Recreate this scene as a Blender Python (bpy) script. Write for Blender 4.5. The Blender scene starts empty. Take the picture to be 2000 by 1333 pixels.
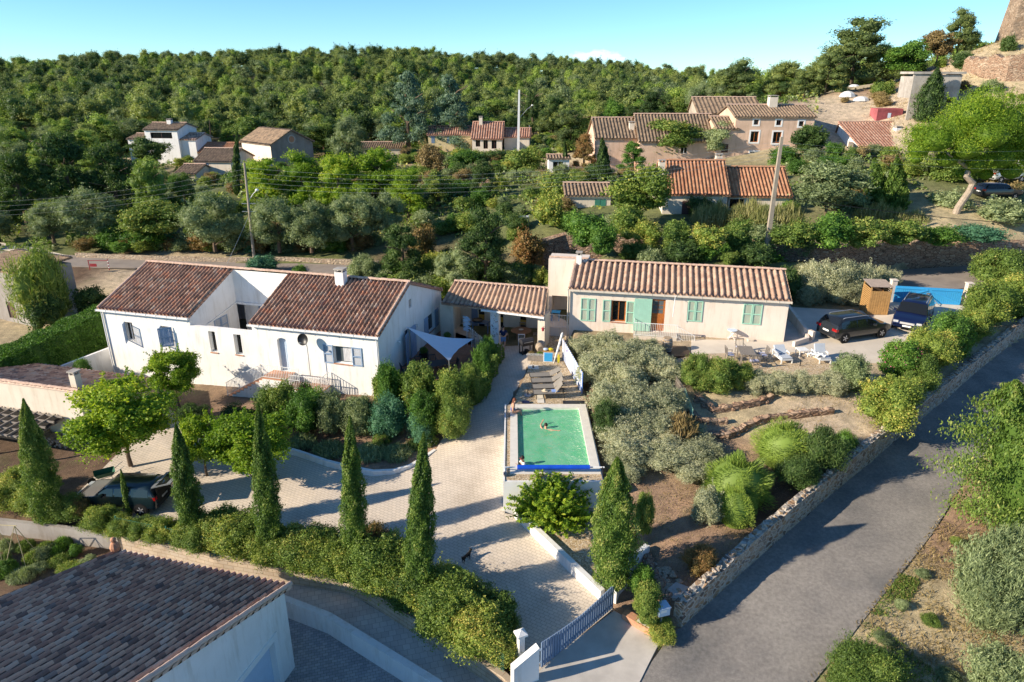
import bpy, math, random
import numpy as np
from math import sin, cos, tan, pi, atan2, radians, sqrt
from mathutils import Vector, Matrix
from mathutils.geometry import tessellate_polygon
S = bpy.context.scene
COL = S.collection
# ---------------------------------------------------------------- camera
FPX, PITCH, CH = 1370.0, radians(21), 18.1
cam = bpy.data.cameras.new('camera'); co = bpy.data.objects.new('camera', cam); COL.objects.link(co)
cam.sensor_width = 36; cam.lens = 36 * FPX / 2000; cam.clip_start = .5; cam.clip_end = 5000
co.location = (0, 0, CH); co.rotation_euler = (pi / 2 - PITCH, 0, 0); S.camera = co
# ---------------------------------------------------------------- sky, sun, exposure
SUN_EL, SUN_AZ = radians(24), radians(17)      # light travels towards +x, a little towards +y
wd = bpy.data.worlds.new('World'); S.world = wd; wd.use_nodes = True
nt = wd.node_tree; bg = nt.nodes['Background']
sk = nt.nodes.new('ShaderNodeTexSky'); sk.sky_type = 'NISHITA'; sk.sun_disc = False
sk.sun_elevation = SUN_EL; sk.sun_rotation = atan2(-cos(SUN_AZ), -sin(SUN_AZ)); sk.altitude = 200
sk.air_density = 0.75; sk.dust_density = 0.0; sk.ozone_density = 4.0
bg.inputs[1].default_value = 0.118
def wn(t, **k):
 n = nt.nodes.new(t)
 for a, b in k.items(): setattr(n, a, b)
 return n
# a few small far clouds low over the hill, placed by compass direction
tc = wn('ShaderNodeTexCoord'); sep = wn('ShaderNodeSeparateXYZ'); nt.links.new(tc.outputs['Generated'], sep.inputs[0])
def wmath(op, a, b=None, c=None):
 n = wn('ShaderNodeMath', operation=op)
 for i, x in enumerate((a, b, c)):
  if x is None: continue
  if isinstance(x, (int, float)): n.inputs[i].default_value = x
  else: nt.links.new(x, n.inputs[i])
 return n.outputs[0]
az = wmath('DIVIDE', sep.outputs[0], sep.outputs[1])
mp = wn('ShaderNodeMapping'); mp.inputs['Scale'].default_value = (60, 60, 150); nt.links.new(tc.outputs['Generated'], mp.inputs[0])
nz = wn('ShaderNodeTexNoise'); nz.inputs['Scale'].default_value = 1.0; nz.inputs['Detail'].default_value = 5; nt.links.new(mp.outputs[0], nz.inputs[0])
win = wmath('SUBTRACT', 1.0, wmath('ABSOLUTE', wmath('DIVIDE', wmath('SUBTRACT', az, 0.11), 0.07)))
wz = wmath('SUBTRACT', 1.0, wmath('ABSOLUTE', wmath('DIVIDE', wmath('SUBTRACT', sep.outputs[2], 0.019), 0.012)))
msk = wmath('MULTIPLY', wmath('MAXIMUM', win, 0.0), wmath('MAXIMUM', wz, 0.0))
msk = wmath('MULTIPLY', wmath('SUBTRACT', wmath('ADD', wmath('MULTIPLY', msk, 0.9), nz.outputs[0]), 0.83), 6.0)
mx = wn('ShaderNodeMix', data_type='RGBA'); cl = wn('ShaderNodeClamp'); nt.links.new(msk, cl.inputs[0]); nt.links.new(wmath('MULTIPLY', cl.outputs[0], sep.outputs[1]), mx.inputs[0])
nt.links.new(sk.outputs[0], mx.inputs[6]); mx.inputs[7].default_value = (7.5, 7.6, 8.0, 1)
hz_ = wn('ShaderNodeMix', data_type='RGBA', blend_type='MULTIPLY'); hz_.inputs[0].default_value = 1; nt.links.new(mx.outputs[2], hz_.inputs[6]); hz_.inputs[7].default_value = (.66, .89, .95, 1); nt.links.new(hz_.outputs[2], bg.inputs[0])
sl = bpy.data.lights.new('sun', 'SUN'); sl.energy = 5.0; sl.angle = radians(.53); sl.color = (1, .87, .69)
so = bpy.data.objects.new('sun', sl); COL.objects.link(so)
SD = Vector((cos(SUN_EL) * cos(SUN_AZ), cos(SUN_EL) * sin(SUN_AZ), -sin(SUN_EL)))
so.rotation_euler = SD.to_track_quat('-Z', 'Y').to_euler(); so.location = (-60, -20, 60)
S.view_settings.view_transform = 'Standard'; S.view_settings.look = 'None'; S.view_settings.exposure = 0.78; S.view_settings.gamma = 1
S.render.engine = 'CYCLES'
try:
 S.cycles.max_bounces = 6; S.cycles.transparent_max_bounces = 6; S.cycles.diffuse_bounces = 3; S.cycles.glossy_bounces = 2
except Exception: pass
# ---------------------------------------------------------------- survey helpers: bearings from the drone to known heights
def ray(px, py):
 dx = (px - 1000) / FPX; dy = -(py - 666.5) / FPX
 return np.array([dx, cos(PITCH) + dy * sin(PITCH), -sin(PITCH) + dy * cos(PITCH)])
def G(px, py, z=0.0):
 r = ray(px, py); t = (z - CH) / r[2]; return Vector((r[0] * t, r[1] * t, z))
def GD(px, py, d):
 r = ray(px, py); t = d / r[1]; return Vector((r[0] * t, d, CH + r[2] * t))
class Fr:
 """local frame of a building: x along its front to the right, y into depth"""
 def __init__(s, o, rot): s.o = np.array(o, float); s.r = rot; s.x = np.array([cos(rot), sin(rot), 0]); s.y = np.array([-sin(rot), cos(rot), 0])
 def w(s, x, y, z=0): q = s.o + s.x * x + s.y * y; return Vector((q[0], q[1], z + s.o[2]))
 def loc(s, P): d = np.array(P) - s.o; return (float(d @ s.x), float(d @ s.y), float(d[2]))
 def _pl(s, px, py, P, n):
  r = ray(px, py); c = np.array([0, 0, CH]); t = ((P - c) @ n) / (r @ n); return s.loc(c + r * t)
 def fr(s, px, py, yl=0): q = s._pl(px, py, s.o + s.y * yl, s.y); return q[0], q[2]      # -> x, z on a front plane
 def sd(s, px, py, xl=0): q = s._pl(px, py, s.o + s.x * xl, s.x); return q[1], q[2]      # -> y, z on a side plane
 def gr(s, px, py, z): q = s.loc(G(px, py, z + s.o[2])); return q[0], q[1]
# ---------------------------------------------------------------- materials
MATS = {}
def nodemat(name, rough=.8, spec=.3, metal=0):
 m = bpy.data.materials.new(name); m.use_nodes = True; n = m.node_tree; b = n.nodes['Principled BSDF']
 b.inputs['Roughness'].default_value = rough; b.inputs['Metallic'].default_value = metal
 b.inputs['Specular IOR Level'].default_value = spec
 MATS[name] = m
 return m, n, b
def ramp(n, fac, stops):
 r = n.nodes.new('ShaderNodeValToRGB'); e = r.color_ramp.elements
 while len(e) < len(stops): e.new(.5)
 for i, (p, c) in enumerate(stops): e[i].position = p; e[i].color = (*c, 1)
 n.links.new(fac, r.inputs[0]); return r.outputs[0]
def noise(n, scale, detail=4, rough=.6, co=None, sc=None):
 t = n.nodes.new('ShaderNodeTexNoise'); t.inputs['Scale'].default_value = scale; t.inputs['Detail'].default_value = detail; t.inputs['Roughness'].default_value = rough
 if co is None:
  g = n.nodes.new('ShaderNodeTexCoord'); co = g.outputs['Object']
 if sc:
  m = n.nodes.new('ShaderNodeMapping'); m.inputs['Scale'].default_value = sc; n.links.new(co, m.inputs[0]); co = m.outputs[0]
 n.links.new(co, t.inputs[0]); return t.outputs[0]
def mixc(n, fac, a, b, bt='MIX'):
 x = n.nodes.new('ShaderNodeMix'); x.data_type = 'RGBA'; x.blend_type = bt
 for i, v in ((0, fac), (6, a), (7, b)):
  if isinstance(v, (int, float)): x.inputs[i].default_value = v
  elif isinstance(v, tuple): x.inputs[i].default_value = (*v, 1)
  else: n.links.new(v, x.inputs[i])
 return x.outputs[2]
def bump(n, b, h, strength=.3, dist=.02):
 u = n.nodes.new('ShaderNodeBump'); u.inputs['Strength'].default_value = strength; u.inputs['Distance'].default_value = dist
 n.links.new(h, u.inputs['Height']); n.links.new(u.outputs[0], b.inputs['Normal'])
def plain(name, c, rough=.6, spec=.3, metal=0, var=.12, scale=3, bmp=0):
 if name in MATS: return MATS[name]
 m, n, b = nodemat(name, rough, spec, metal)
 f = noise(n, scale, 5)
 lo = tuple(x * (1 - var) for x in c); hi = tuple(min(1, x * (1 + var)) for x in c)
 n.links.new(ramp(n, f, [(.3, lo), (.7, hi)]), b.inputs['Base Color'])
 if bmp: bump(n, b, noise(n, 60, 3), bmp, .01)
 return m
def render_mat(name, c, dirt, scale=.5, amt=.5):
 m, n, b = nodemat(name, .9, .15)
 f = noise(n, scale, 6, .65); g = noise(n, 2.5, 5, .7, sc=(1, 1, .15))
 a = ramp(n, f, [(.35, dirt), (.6, c)]); a2 = mixc(n, amt, c, a)
 st = ramp(n, g, [(.30, (0.78, 0.75, 0.70)), (.5, (1, 1, 1))])
 n.links.new(mixc(n, .8, a2, st, 'MULTIPLY'), b.inputs['Base Color']); bump(n, b, noise(n, 25, 4), .35, .015)
 return m
render_mat('white_render', (.83, .82, .80), (.70, .68, .64))
render_mat('pink_render', (.76, .66, .57), (.66, .56, .47))
render_mat('cream_render', (.72, .64, .53), (.55, .48, .39))
render_mat('tan_render', (.72, .51, .38), (.54, .38, .28), .35, .9)
render_mat('old_render', (.48, .41, .33), (.28, .23, .18), .4, .9)
render_mat('grey_render', (.36, .33, .30), (.25, .22, .2), .5, .9)
render_mat('rough_cement', (.45, .42, .38), (.28, .25, .22), .5, .9)
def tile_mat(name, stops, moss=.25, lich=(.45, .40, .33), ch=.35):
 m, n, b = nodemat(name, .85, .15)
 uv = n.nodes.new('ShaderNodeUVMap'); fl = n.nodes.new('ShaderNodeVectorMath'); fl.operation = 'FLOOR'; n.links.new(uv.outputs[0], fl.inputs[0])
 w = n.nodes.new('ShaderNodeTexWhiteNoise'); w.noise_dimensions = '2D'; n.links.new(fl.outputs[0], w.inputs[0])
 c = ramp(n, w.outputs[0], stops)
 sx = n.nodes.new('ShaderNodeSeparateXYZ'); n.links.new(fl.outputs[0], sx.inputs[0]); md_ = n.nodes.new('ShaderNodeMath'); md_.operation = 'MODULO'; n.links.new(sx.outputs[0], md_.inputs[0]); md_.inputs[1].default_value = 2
 c = mixc(n, mixc(n, md_.outputs[0], (0, 0, 0), (ch, ch, ch)), c, (.07, .055, .045))  # channel tiles darker: dirt, plus shade between the barrels put into the colour
 f = noise(n, 1.1, 5, .7); f2 = noise(n, 9, 4, .7)
 k = ramp(n, f2, [(.45, (0, 0, 0)), (.7, (1, 1, 1))])
 c = mixc(n, mixc(n, .5, (0, 0, 0), mixc(n, moss * 2, (0, 0, 0), k)), c, lich)
 c = mixc(n, .6, c, ramp(n, f, [(.3, (.72, .72, .74)), (.65, (1.1, 1.08, 1.05))]), 'MULTIPLY')
 n.links.new(c, b.inputs['Base Color']); bump(n, b, f2, .4, .02)
 return m
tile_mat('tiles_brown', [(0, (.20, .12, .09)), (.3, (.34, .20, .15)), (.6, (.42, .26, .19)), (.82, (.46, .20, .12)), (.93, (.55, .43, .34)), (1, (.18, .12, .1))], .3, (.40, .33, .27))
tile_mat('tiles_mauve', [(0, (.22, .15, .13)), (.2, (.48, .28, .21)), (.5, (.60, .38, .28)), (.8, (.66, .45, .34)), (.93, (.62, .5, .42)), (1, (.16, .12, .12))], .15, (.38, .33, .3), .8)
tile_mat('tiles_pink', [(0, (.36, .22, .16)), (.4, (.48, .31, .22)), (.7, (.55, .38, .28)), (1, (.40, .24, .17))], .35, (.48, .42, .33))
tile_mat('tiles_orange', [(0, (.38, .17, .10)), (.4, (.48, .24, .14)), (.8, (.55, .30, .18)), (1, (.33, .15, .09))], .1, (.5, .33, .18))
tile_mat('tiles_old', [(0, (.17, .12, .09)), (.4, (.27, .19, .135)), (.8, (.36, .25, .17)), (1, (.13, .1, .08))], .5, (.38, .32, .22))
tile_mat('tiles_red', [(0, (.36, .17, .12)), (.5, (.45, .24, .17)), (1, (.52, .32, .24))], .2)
plain('terracotta', (.50, .25, .15), .85, var=.2, bmp=.2)
plain('ridge_tile', (.55, .38, .29), .85, var=.25, scale=5)
plain('blue_paint', (.30, .40, .55), .5, var=.06)
plain('pale_blue', (.50, .60, .72), .5, var=.04)
plain('green_paint', (.36, .62, .48), .5, var=.06)
plain('gate_blue', (.045, .34, .68), .45, var=.06)
plain('slate_blue', (.17, .24, .36), .5, var=.08)
plain('white_paint', (.80, .80, .78), .4, var=.03)
plain('wood_orange', (.36, .12, .03), .4, var=.25, scale=8)
plain('wood_new', (.42, .24, .09), .6, var=.2, scale=6)
plain('wood_grey', (.25, .22, .19), .8, var=.2, scale=8)
plain('wood_dark', (.07, .045, .03), .6, var=.25)
plain('brown_paint', (.10, .05, .045), .6)
plain('dark_red', (.33, .04, .05), .5, var=.2)
plain('plastic_black', (.02, .02, .022), .4)
plain('metal_grey', (.35, .36, .37), .4, metal=.6)
plain('concrete_pole', (.33, .28, .22), .9, var=.15, bmp=.2)
plain('concrete', (.50, .46, .41), .9, var=.15, scale=1.2, bmp=.2)
plain('concrete_pale', (.62, .55, .46), .9, var=.10, scale=.8, bmp=.2)
plain('stone_coping', (.70, .66, .58), .8, var=.08)
plain('bark', (.14, .10, .07), .95, var=.35, scale=6, bmp=.6)
plain('bark_pale', (.33, .27, .21), .95, var=.3, scale=5, bmp=.6)
plain('skin', (.55, .30, .20), .55, var=.05)
plain('hair_dark', (.03, .02, .015), .6)
plain('curtain', (.55, .55, .56), .8)
def glass(name, c):
 m, n, b = nodemat(name, .04, .6); b.inputs['Base Color'].default_value = (*c, 1); return m
glass('glass_dark', (.012, .014, .016)); glass('glass_mid', (.10, .12, .13))
plain('interior_dark', (.02, .018, .016), .9)
# paving of interlocking blocks
def paver(name, c1, c2, mortar, bw=.24, bh=.16, rot=0.0, dark=.6):
 m, n, b = nodemat(name, .9, .15)
 g = n.nodes.new('ShaderNodeTexCoord'); mp_ = n.nodes.new('ShaderNodeMapping'); mp_.inputs['Rotation'].default_value = (0, 0, rot); n.links.new(g.outputs['Object'], mp_.inputs[0])
 t = n.nodes.new('ShaderNodeTexBrick'); n.links.new(mp_.outputs[0], t.inputs[0])
 t.inputs['Scale'].default_value = 1; t.inputs['Brick Width'].default_value = bw; t.inputs['Row Height'].default_value = bh; t.inputs['Mortar Size'].default_value = .009; t.inputs['Mortar Smooth'].default_value = .4
 t.inputs['Color1'].default_value = (*c1, 1); t.inputs['Color2'].default_value = (*c2, 1); t.inputs['Mortar'].default_value = (*mortar, 1)
 f = noise(n, .35, 6, .65, g.outputs['Object'])
 c = mixc(n, dark, t.outputs[0], ramp(n, f, [(.3, (.55, .53, .50)), (.5, (.92, .92, .92)), (.72, (1.15, 1.1, 1.0))]), 'MULTIPLY')
 n.links.new(c, b.inputs['Base Color']); bump(n, b, t.outputs[1], -.5, .02)
 return m
paver('drive_blocks', (.66, .57, .47), (.60, .52, .43), (.32, .27, .21), rot=radians(30))
paver('ramp_blocks', (.64, .60, .56), (.54, .50, .47), (.32, .29, .27), .3, .3, radians(-16))
paver('yard_blocks', (.46, .42, .40), (.32, .31, .31), (.18, .17, .16), .22, .15, radians(-16))
paver('terracotta_floor', (.42, .20, .12), (.36, .17, .10), (.25, .17, .12), .3, .3, radians(-15))
def asphalt():
 m, n, b = nodemat('asphalt', .9, .25)
 f = noise(n, .35, 6, .6); g = noise(n, 45, 3, .8); h = noise(n, 7, 4, .6, sc=(1, 1, 1))
 c = ramp(n, f, [(.3, (.16, .155, .15)), (.5, (.25, .23, .21)), (.7, (.31, .285, .255))])
 c = mixc(n, .8, c, ramp(n, g, [(.3, (.62, .62, .62)), (.7, (1.3, 1.3, 1.3))]), 'MULTIPLY')
 c = mixc(n, .7, c, ramp(n, h, [(.35, (.72, .72, .72)), (.7, (1.2, 1.2, 1.2))]), 'MULTIPLY')
 c = mixc(n, .8, c, ramp(n, noise(n, 140, 2, .9), [(.28, (.5, .5, .5)), (.5, (1, 1, 1)), (.74, (1.7, 1.65, 1.55))]), 'MULTIPLY')
 n.links.new(c, b.inputs['Base Color']); bump(n, b, g, .6, .02)
asphalt()
def gravel(name, stops, scale=16):
 m, n, b = nodemat(name, .9, .2)
 g = n.nodes.new('ShaderNodeTexCoord')
 v = n.nodes.new('ShaderNodeTexVoronoi'); v.inputs['Scale'].default_value = scale; n.links.new(g.outputs['Object'], v.inputs[0])
 s = n.nodes.new('ShaderNodeSeparateColor'); n.links.new(v.outputs['Color'], s.inputs[0])
 c = ramp(n, s.outputs[0], stops)
 c = mixc(n, .75, c, ramp(n, v.outputs['Distance'], [(.25, (1.1, 1.1, 1.1)), (.75, (.35, .33, .3))]), 'MULTIPLY')
 n.links.new(c, b.inputs['Base Color']); bump(n, b, v.outputs['Distance'], -1, .05)
gravel('gravel_yellow', [(0, (.50, .36, .20)), (.4, (.62, .48, .30)), (.8, (.70, .60, .46)), (1, (.38, .25, .14))])
def stonewall(name, mort, stops, scale=3.2, thr=.09, squash=(1, 1, 1.6)):
 m, n, b = nodemat(name, .95, .15)
 g = n.nodes.new('ShaderNodeTexCoord'); mm = n.nodes.new('ShaderNodeMapping'); mm.inputs['Scale'].default_value = squash; n.links.new(g.outputs['Object'], mm.inputs[0])
 nn = n.nodes.new('ShaderNodeTexNoise'); nn.inputs['Scale'].default_value = 3; n.links.new(mm.outputs[0], nn.inputs[0])
 ad = n.nodes.new('ShaderNodeVectorMath'); ad.operation = 'MULTIPLY_ADD'; n.links.new(nn.outputs[1], ad.inputs[0]); ad.inputs[1].default_value = (.25,) * 3; n.links.new(mm.outputs[0], ad.inputs[2])
 v = n.nodes.new('ShaderNodeTexVoronoi'); v.inputs['Scale'].default_value = scale; n.links.new(ad.outputs[0], v.inputs[0])
 e = n.nodes.new('ShaderNodeTexVoronoi'); e.feature = 'DISTANCE_TO_EDGE'; e.inputs['Scale'].default_value = scale; n.links.new(ad.outputs[0], e.inputs[0])
 s = n.nodes.new('ShaderNodeSeparateColor'); n.links.new(v.outputs['Color'], s.inputs[0])
 c = ramp(n, s.outputs[0], stops)
 k = n.nodes.new('ShaderNodeMath'); k.operation = 'MULTIPLY_ADD'; n.links.new(s.outputs[1], k.inputs[0]); k.inputs[1].default_value = thr * 1.6; k.inputs[2].default_value = thr * .25
 q = n.nodes.new('ShaderNodeMath'); q.operation = 'GREATER_THAN'; n.links.new(e.outputs[0], q.inputs[0]); n.links.new(k.outputs[0], q.inputs[1])
 c = mixc(n, q.outputs[0], mort, c)
 c = mixc(n, .7, c, ramp(n, noise(n, 12, 5, .7), [(.3, (.7, .7, .7)), (.7, (1.2, 1.2, 1.2))]), 'MULTIPLY')
 n.links.new(c, b.inputs['Base Color']); bump(n, b, e.outputs[0], .8, .15)
stonewall('stone_wall', (.48, .43, .37), [(0, (.16, .13, .11)), (.3, (.33, .22, .14)), (.6, (.42, .37, .30)), (.85, (.22, .20, .19)), (1, (.40, .28, .17))])
stonewall('dry_stone', (.13, .09, .065), [(0, (.30, .19, .13)), (.4, (.42, .30, .21)), (.7, (.34, .21, .14)), (1, (.48, .38, .28))], 2.4, .05, (1, 1, 2.2))
stonewall('tower_stone', (.22, .16, .11), [(0, (.26, .18, .12)), (.5, (.42, .32, .23)), (1, (.20, .15, .11))], 1.5, .05, (1, 1, 1.8))
stonewall('pale_stone', (.34, .27, .2), [(0, (.42, .34, .25)), (.5, (.55, .44, .32)), (1, (.38, .27, .19))], 3, .04, (1, 1, 1.8))
def blockwall():
 m, n, b = nodemat('block_wall', .95, .1)
 g = n.nodes.new('ShaderNodeUVMap')
 t = n.nodes.new('ShaderNodeTexBrick'); n.links.new(g.outputs[0], t.inputs[0])
 t.inputs['Scale'].default_value = 1; t.inputs['Brick Width'].default_value = .5; t.inputs['Row Height'].default_value = .2; t.inputs['Mortar Size'].default_value = .012
 t.inputs['Color1'].default_value = (.52, .42, .31, 1); t.inputs['Color2'].default_value = (.44, .37, .29, 1); t.inputs['Mortar'].default_value = (.30, .22, .15, 1)
 c = mixc(n, .8, t.outputs[0], ramp(n, noise(n, .9, 6, .7), [(.3, (.70, .64, .58)), (.6, (1, 1, 1)), (.8, (1.1, 1.0, .9))]), 'MULTIPLY')
 n.links.new(c, b.inputs['Base Color']); bump(n, b, t.outputs[1], -.5, .02)
blockwall()
def leafmat(name, stops, trans=.28, rnd=.3):
 g_ = 1.0 if name in ('leaf_silver', 'leaf_dry', 'leaf_reed', 'petal_pink') else 1.7 if name in ('leaf_pine', 'leaf_green', 'leaf_lime') else 2.0
 stops = [(p, (min(.7, c[0] * g_ * 1.0), min(.7, c[1] * g_), c[2] * g_ * .85)) for p, c in stops]
 m, n, b = nodemat(name, .55, .25)
 a = n.nodes.new('ShaderNodeAttribute'); a.attribute_name = 'tint'
 o = n.nodes.new('ShaderNodeObjectInfo'); k = n.nodes.new('ShaderNodeMath'); k.operation = 'MULTIPLY_ADD'
 s = n.nodes.new('ShaderNodeMath'); s.operation = 'SUBTRACT'; n.links.new(o.outputs['Random'], s.inputs[0]); s.inputs[1].default_value = .5
 n.links.new(s.outputs[0], k.inputs[0]); k.inputs[1].default_value = rnd; n.links.new(a.outputs['Fac'], k.inputs[2])
 c = ramp(n, k.outputs[0], stops); n.links.new(c, b.inputs['Base Color'])
 t = n.nodes.new('ShaderNodeBsdfTranslucent'); n.links.new(mixc(n, 1.0, c, (1.2, 1.25, .6), 'MULTIPLY'), t.inputs[0])
 x = n.nodes.new('ShaderNodeMixShader'); x.inputs[0].default_value = trans
 n.links.new(b.outputs[0], x.inputs[1]); n.links.new(t.outputs[0], x.inputs[2]); n.links.new(x.outputs[0], n.nodes['Material Output'].inputs[0])
leafmat('leaf_pine', [(0, (.035, .055, .025)), (.35, (.08, .11, .04)), (.65, (.15, .18, .06)), (1, (.24, .26, .09))], .28, .6)
leafmat('leaf_pinelight', [(0, (.05, .08, .02)), (.4, (.11, .16, .035)), (.7, (.18, .23, .05)), (1, (.26, .29, .08))])
leafmat('leaf_dark', [(0, (.015, .03, .012)), (.4, (.03, .055, .018)), (.8, (.055, .09, .025)), (1, (.10, .13, .05))])
leafmat('leaf_cedar', [(0, (.03, .055, .045)), (.5, (.07, .11, .085)), (1, (.15, .20, .15))])
leafmat('leaf_cypress', [(0, (.025, .05, .012)), (.4, (.05, .09, .018)), (.8, (.10, .14, .03)), (1, (.22, .22, .08))])
leafmat('leaf_green', [(0, (.02, .05, .012)), (.4, (.05, .11, .02)), (.7, (.09, .17, .03)), (1, (.16, .24, .05))])
leafmat('leaf_mid', [(0, (.03, .055, .015)), (.4, (.07, .11, .025)), (.7, (.12, .16, .04)), (1, (.24, .22, .07))])
leafmat('leaf_lime', [(0, (.05, .10, .01)), (.4, (.12, .19, .02)), (.7, (.22, .28, .03)), (1, (.36, .36, .05))], .4)
leafmat('leaf_yellow', [(0, (.04, .07, .015)), (.4, (.10, .14, .03)), (.7, (.19, .21, .05)), (1, (.34, .26, .08))])
leafmat('leaf_olive', [(0, (.05, .07, .04)), (.5, (.12, .15, .08)), (1, (.24, .27, .17))])
leafmat('leaf_silver', [(0, (.16, .18, .12)), (.35, (.36, .38, .27)), (.7, (.54, .54, .42)), (1, (.62, .54, .40))], .25)
leafmat('leaf_rust', [(0, (.05, .045, .015)), (.5, (.12, .085, .035)), (1, (.22, .11, .05))], .2)
leafmat('leaf_dry', [(0, (.14, .10, .05)), (.5, (.30, .22, .11)), (1, (.48, .38, .20))], .2)
leafmat('leaf_reed', [(0, (.10, .14, .04)), (.5, (.30, .30, .13)), (1, (.52, .47, .28))], .3)
leafmat('petal_pink', [(0, (.45, .04, .20)), (.5, (.62, .10, .32)), (1, (.75, .32, .45))], .3)
leafmat('leaf_bluegreen', [(0, (.02, .06, .04)), (.5, (.05, .12, .08)), (1, (.10, .20, .13))])
# ---------------------------------------------------------------- mesh builder
class MB:
 def __init__(s): s.v = []; s.f = []; s.uv = None
 def add(s, vs, fs):
  k = len(s.v); s.v += [tuple(q) for q in vs]; s.f += [tuple(i + k for i in f) for f in fs]; return s
 def quad(s, a, b, c, d): return s.add([a, b, c, d], [(0, 1, 2, 3)])
 def box(s, x0, x1, y0, y1, z0, z1):
  return s.add([(x0, y0, z0), (x1, y0, z0), (x1, y1, z0), (x0, y1, z0), (x0, y0, z1), (x1, y0, z1), (x1, y1, z1), (x0, y1, z1)],
      [(0, 3, 2, 1), (4, 5, 6, 7), (0, 1, 5, 4), (1, 2, 6, 5), (2, 3, 7, 6), (3, 0, 4, 7)])
 def bar(s, a, b, w, h=None, up=(0, 0, 1)):
  a = Vector(a); b = Vector(b); h = h or w; d = (b - a).normalized(); u = Vector(up)
  if abs(d.dot(u)) > .98: u = Vector((1, 0, 0))
  r = d.cross(u).normalized() * w / 2; t = r.cross(d).normalized() * h / 2
  P = [a - r - t, a + r - t, a + r + t, a - r + t, b - r - t, b + r - t, b + r + t, b - r + t]
  return s.add(P, [(0, 1, 2, 3), (7, 6, 5, 4), (0, 4, 5, 1), (1, 5, 6, 2), (2, 6, 7, 3), (3, 7, 4, 0)])
 def tube(s, pts, rad, n=8, cap=True):
  pts = [Vector(p) for p in pts]; k0 = len(s.v); m = len(pts)
  if isinstance(rad, (int, float)): rad = [rad] * m
  X = None
  for i, p in enumerate(pts):
   d = (pts[min(i + 1, m - 1)] - pts[max(i - 1, 0)]).normalized()
   if X is None: X = d.orthogonal().normalized()
   X = (X - d * X.dot(d)).normalized(); Y = d.cross(X)
   for j in range(n): a = 2 * pi * j / n; s.v.append(tuple(p + (X * cos(a) + Y * sin(a)) * rad[i]))
  for i in range(m - 1):
   for j in range(n):
    j2 = (j + 1) % n; s.f.append((k0 + i * n + j, k0 + i * n + j2, k0 + (i + 1) * n + j2, k0 + (i + 1) * n + j))
  if cap: s.f.append(tuple(k0 + j for j in range(n))[::-1]); s.f.append(tuple(k0 + (m - 1) * n + j for j in range(n)))
  return s
 def lathe(s, prof, c=(0, 0, 0), n=16):
  k0 = len(s.v)
  for r, z in prof:
   for j in range(n): a = 2 * pi * j / n; s.v.append((c[0] + r * cos(a), c[1] + r * sin(a), c[2] + z))
  for i in range(len(prof) - 1):
   for j in range(n):
    j2 = (j + 1) % n; s.f.append((k0 + i * n + j, k0 + i * n + j2, k0 + (i + 1) * n + j2, k0 + (i + 1) * n + j))
  s.f.append(tuple(k0 + j for j in range(n))[::-1]); s.f.append(tuple(k0 + (len(prof) - 1) * n + j for j in range(n)))
  return s
 def prism(s, poly, z0, z1):
  n = len(poly); z0f = z0 if callable(z0) else (lambda x, y: z0); z1f = z1 if callable(z1) else (lambda x, y: z1)
  tri = tessellate_polygon([[Vector((p[0], p[1], 0)) for p in poly]])
  vs = [(p[0], p[1], z0f(*p[:2])) for p in poly] + [(p[0], p[1], z1f(*p[:2])) for p in poly]
  fs = [(i, (i + 1) % n, n + (i + 1) % n, n + i) for i in range(n)]
  fs += [tuple(q + n for q in t) for t in tri] + [t[::-1] for t in tri]
  return s.add(vs, fs)
 def panel(s, outer, holes, fn, depth=0, inv=False):
  """flat wall outline with openings; fn maps (a, b, depth) to a point; reveals run inwards by depth"""
  loops = [outer] + holes
  tri = tessellate_polygon([[Vector((p[0], p[1], 0)) for p in L] for L in loops])
  flat = [p for L in loops for p in L]
  s.add([fn(p[0], p[1], 0) for p in flat], tri)
  if depth:
   for L in holes:
    m = len(L)
    for i in range(m):
     a, b = L[i], L[(i + 1) % m]
     s.quad(fn(a[0], a[1], 0), fn(b[0], b[1], 0), fn(b[0], b[1], depth), fn(a[0], a[1], depth))
  return s
 def obj(s, name, mat, parent=None, smooth=False):
  me = bpy.data.meshes.new(name); me.from_pydata(s.v, [], s.f)
  if s.uv is not None:
   l = me.uv_layers.new(name='UVMap'); l.data.foreach_set('uv', np.array(s.uv, np.float32).ravel())
  me.materials.append(MATS[mat] if isinstance(mat, str) else mat)
  if smooth: me.polygons.foreach_set('use_smooth', [True] * len(me.polygons))
  me.update()
  if not s.uv: fixn(me)
  o = bpy.data.objects.new(name, me); COL.objects.link(o); o.parent = parent; return o
import bmesh
def fixn(me):
 b = bmesh.new(); b.from_mesh(me); bmesh.ops.recalc_face_normals(b, faces=b.faces); b.to_mesh(me); b.free()
def rect(x0, z0, x1, z1): return [(x0, z0), (x1, z0), (x1, z1), (x0, z1)]
def tag(o, label=None, cat=None, group=None, kind=None):
 if label: o['label'] = label
 if cat: o['category'] = cat
 if group: o['group'] = group
 if kind: o['kind'] = kind
 return o
def thing(name, label, cat, loc=(0, 0, 0), rz=0, group=None):
 o = bpy.data.objects.new(name, None); COL.objects.link(o); o.location = loc; o.rotation_euler = (0, 0, rz); o.empty_display_size = .3
 return tag(o, label, cat, group)
def copytree(o, parent=None):
 c = o.copy(); COL.objects.link(c); c.parent = parent
 for ch in list(o.children): copytree(ch, c)
 return c
def structure(o): o['kind'] = 'structure'; return o
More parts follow.
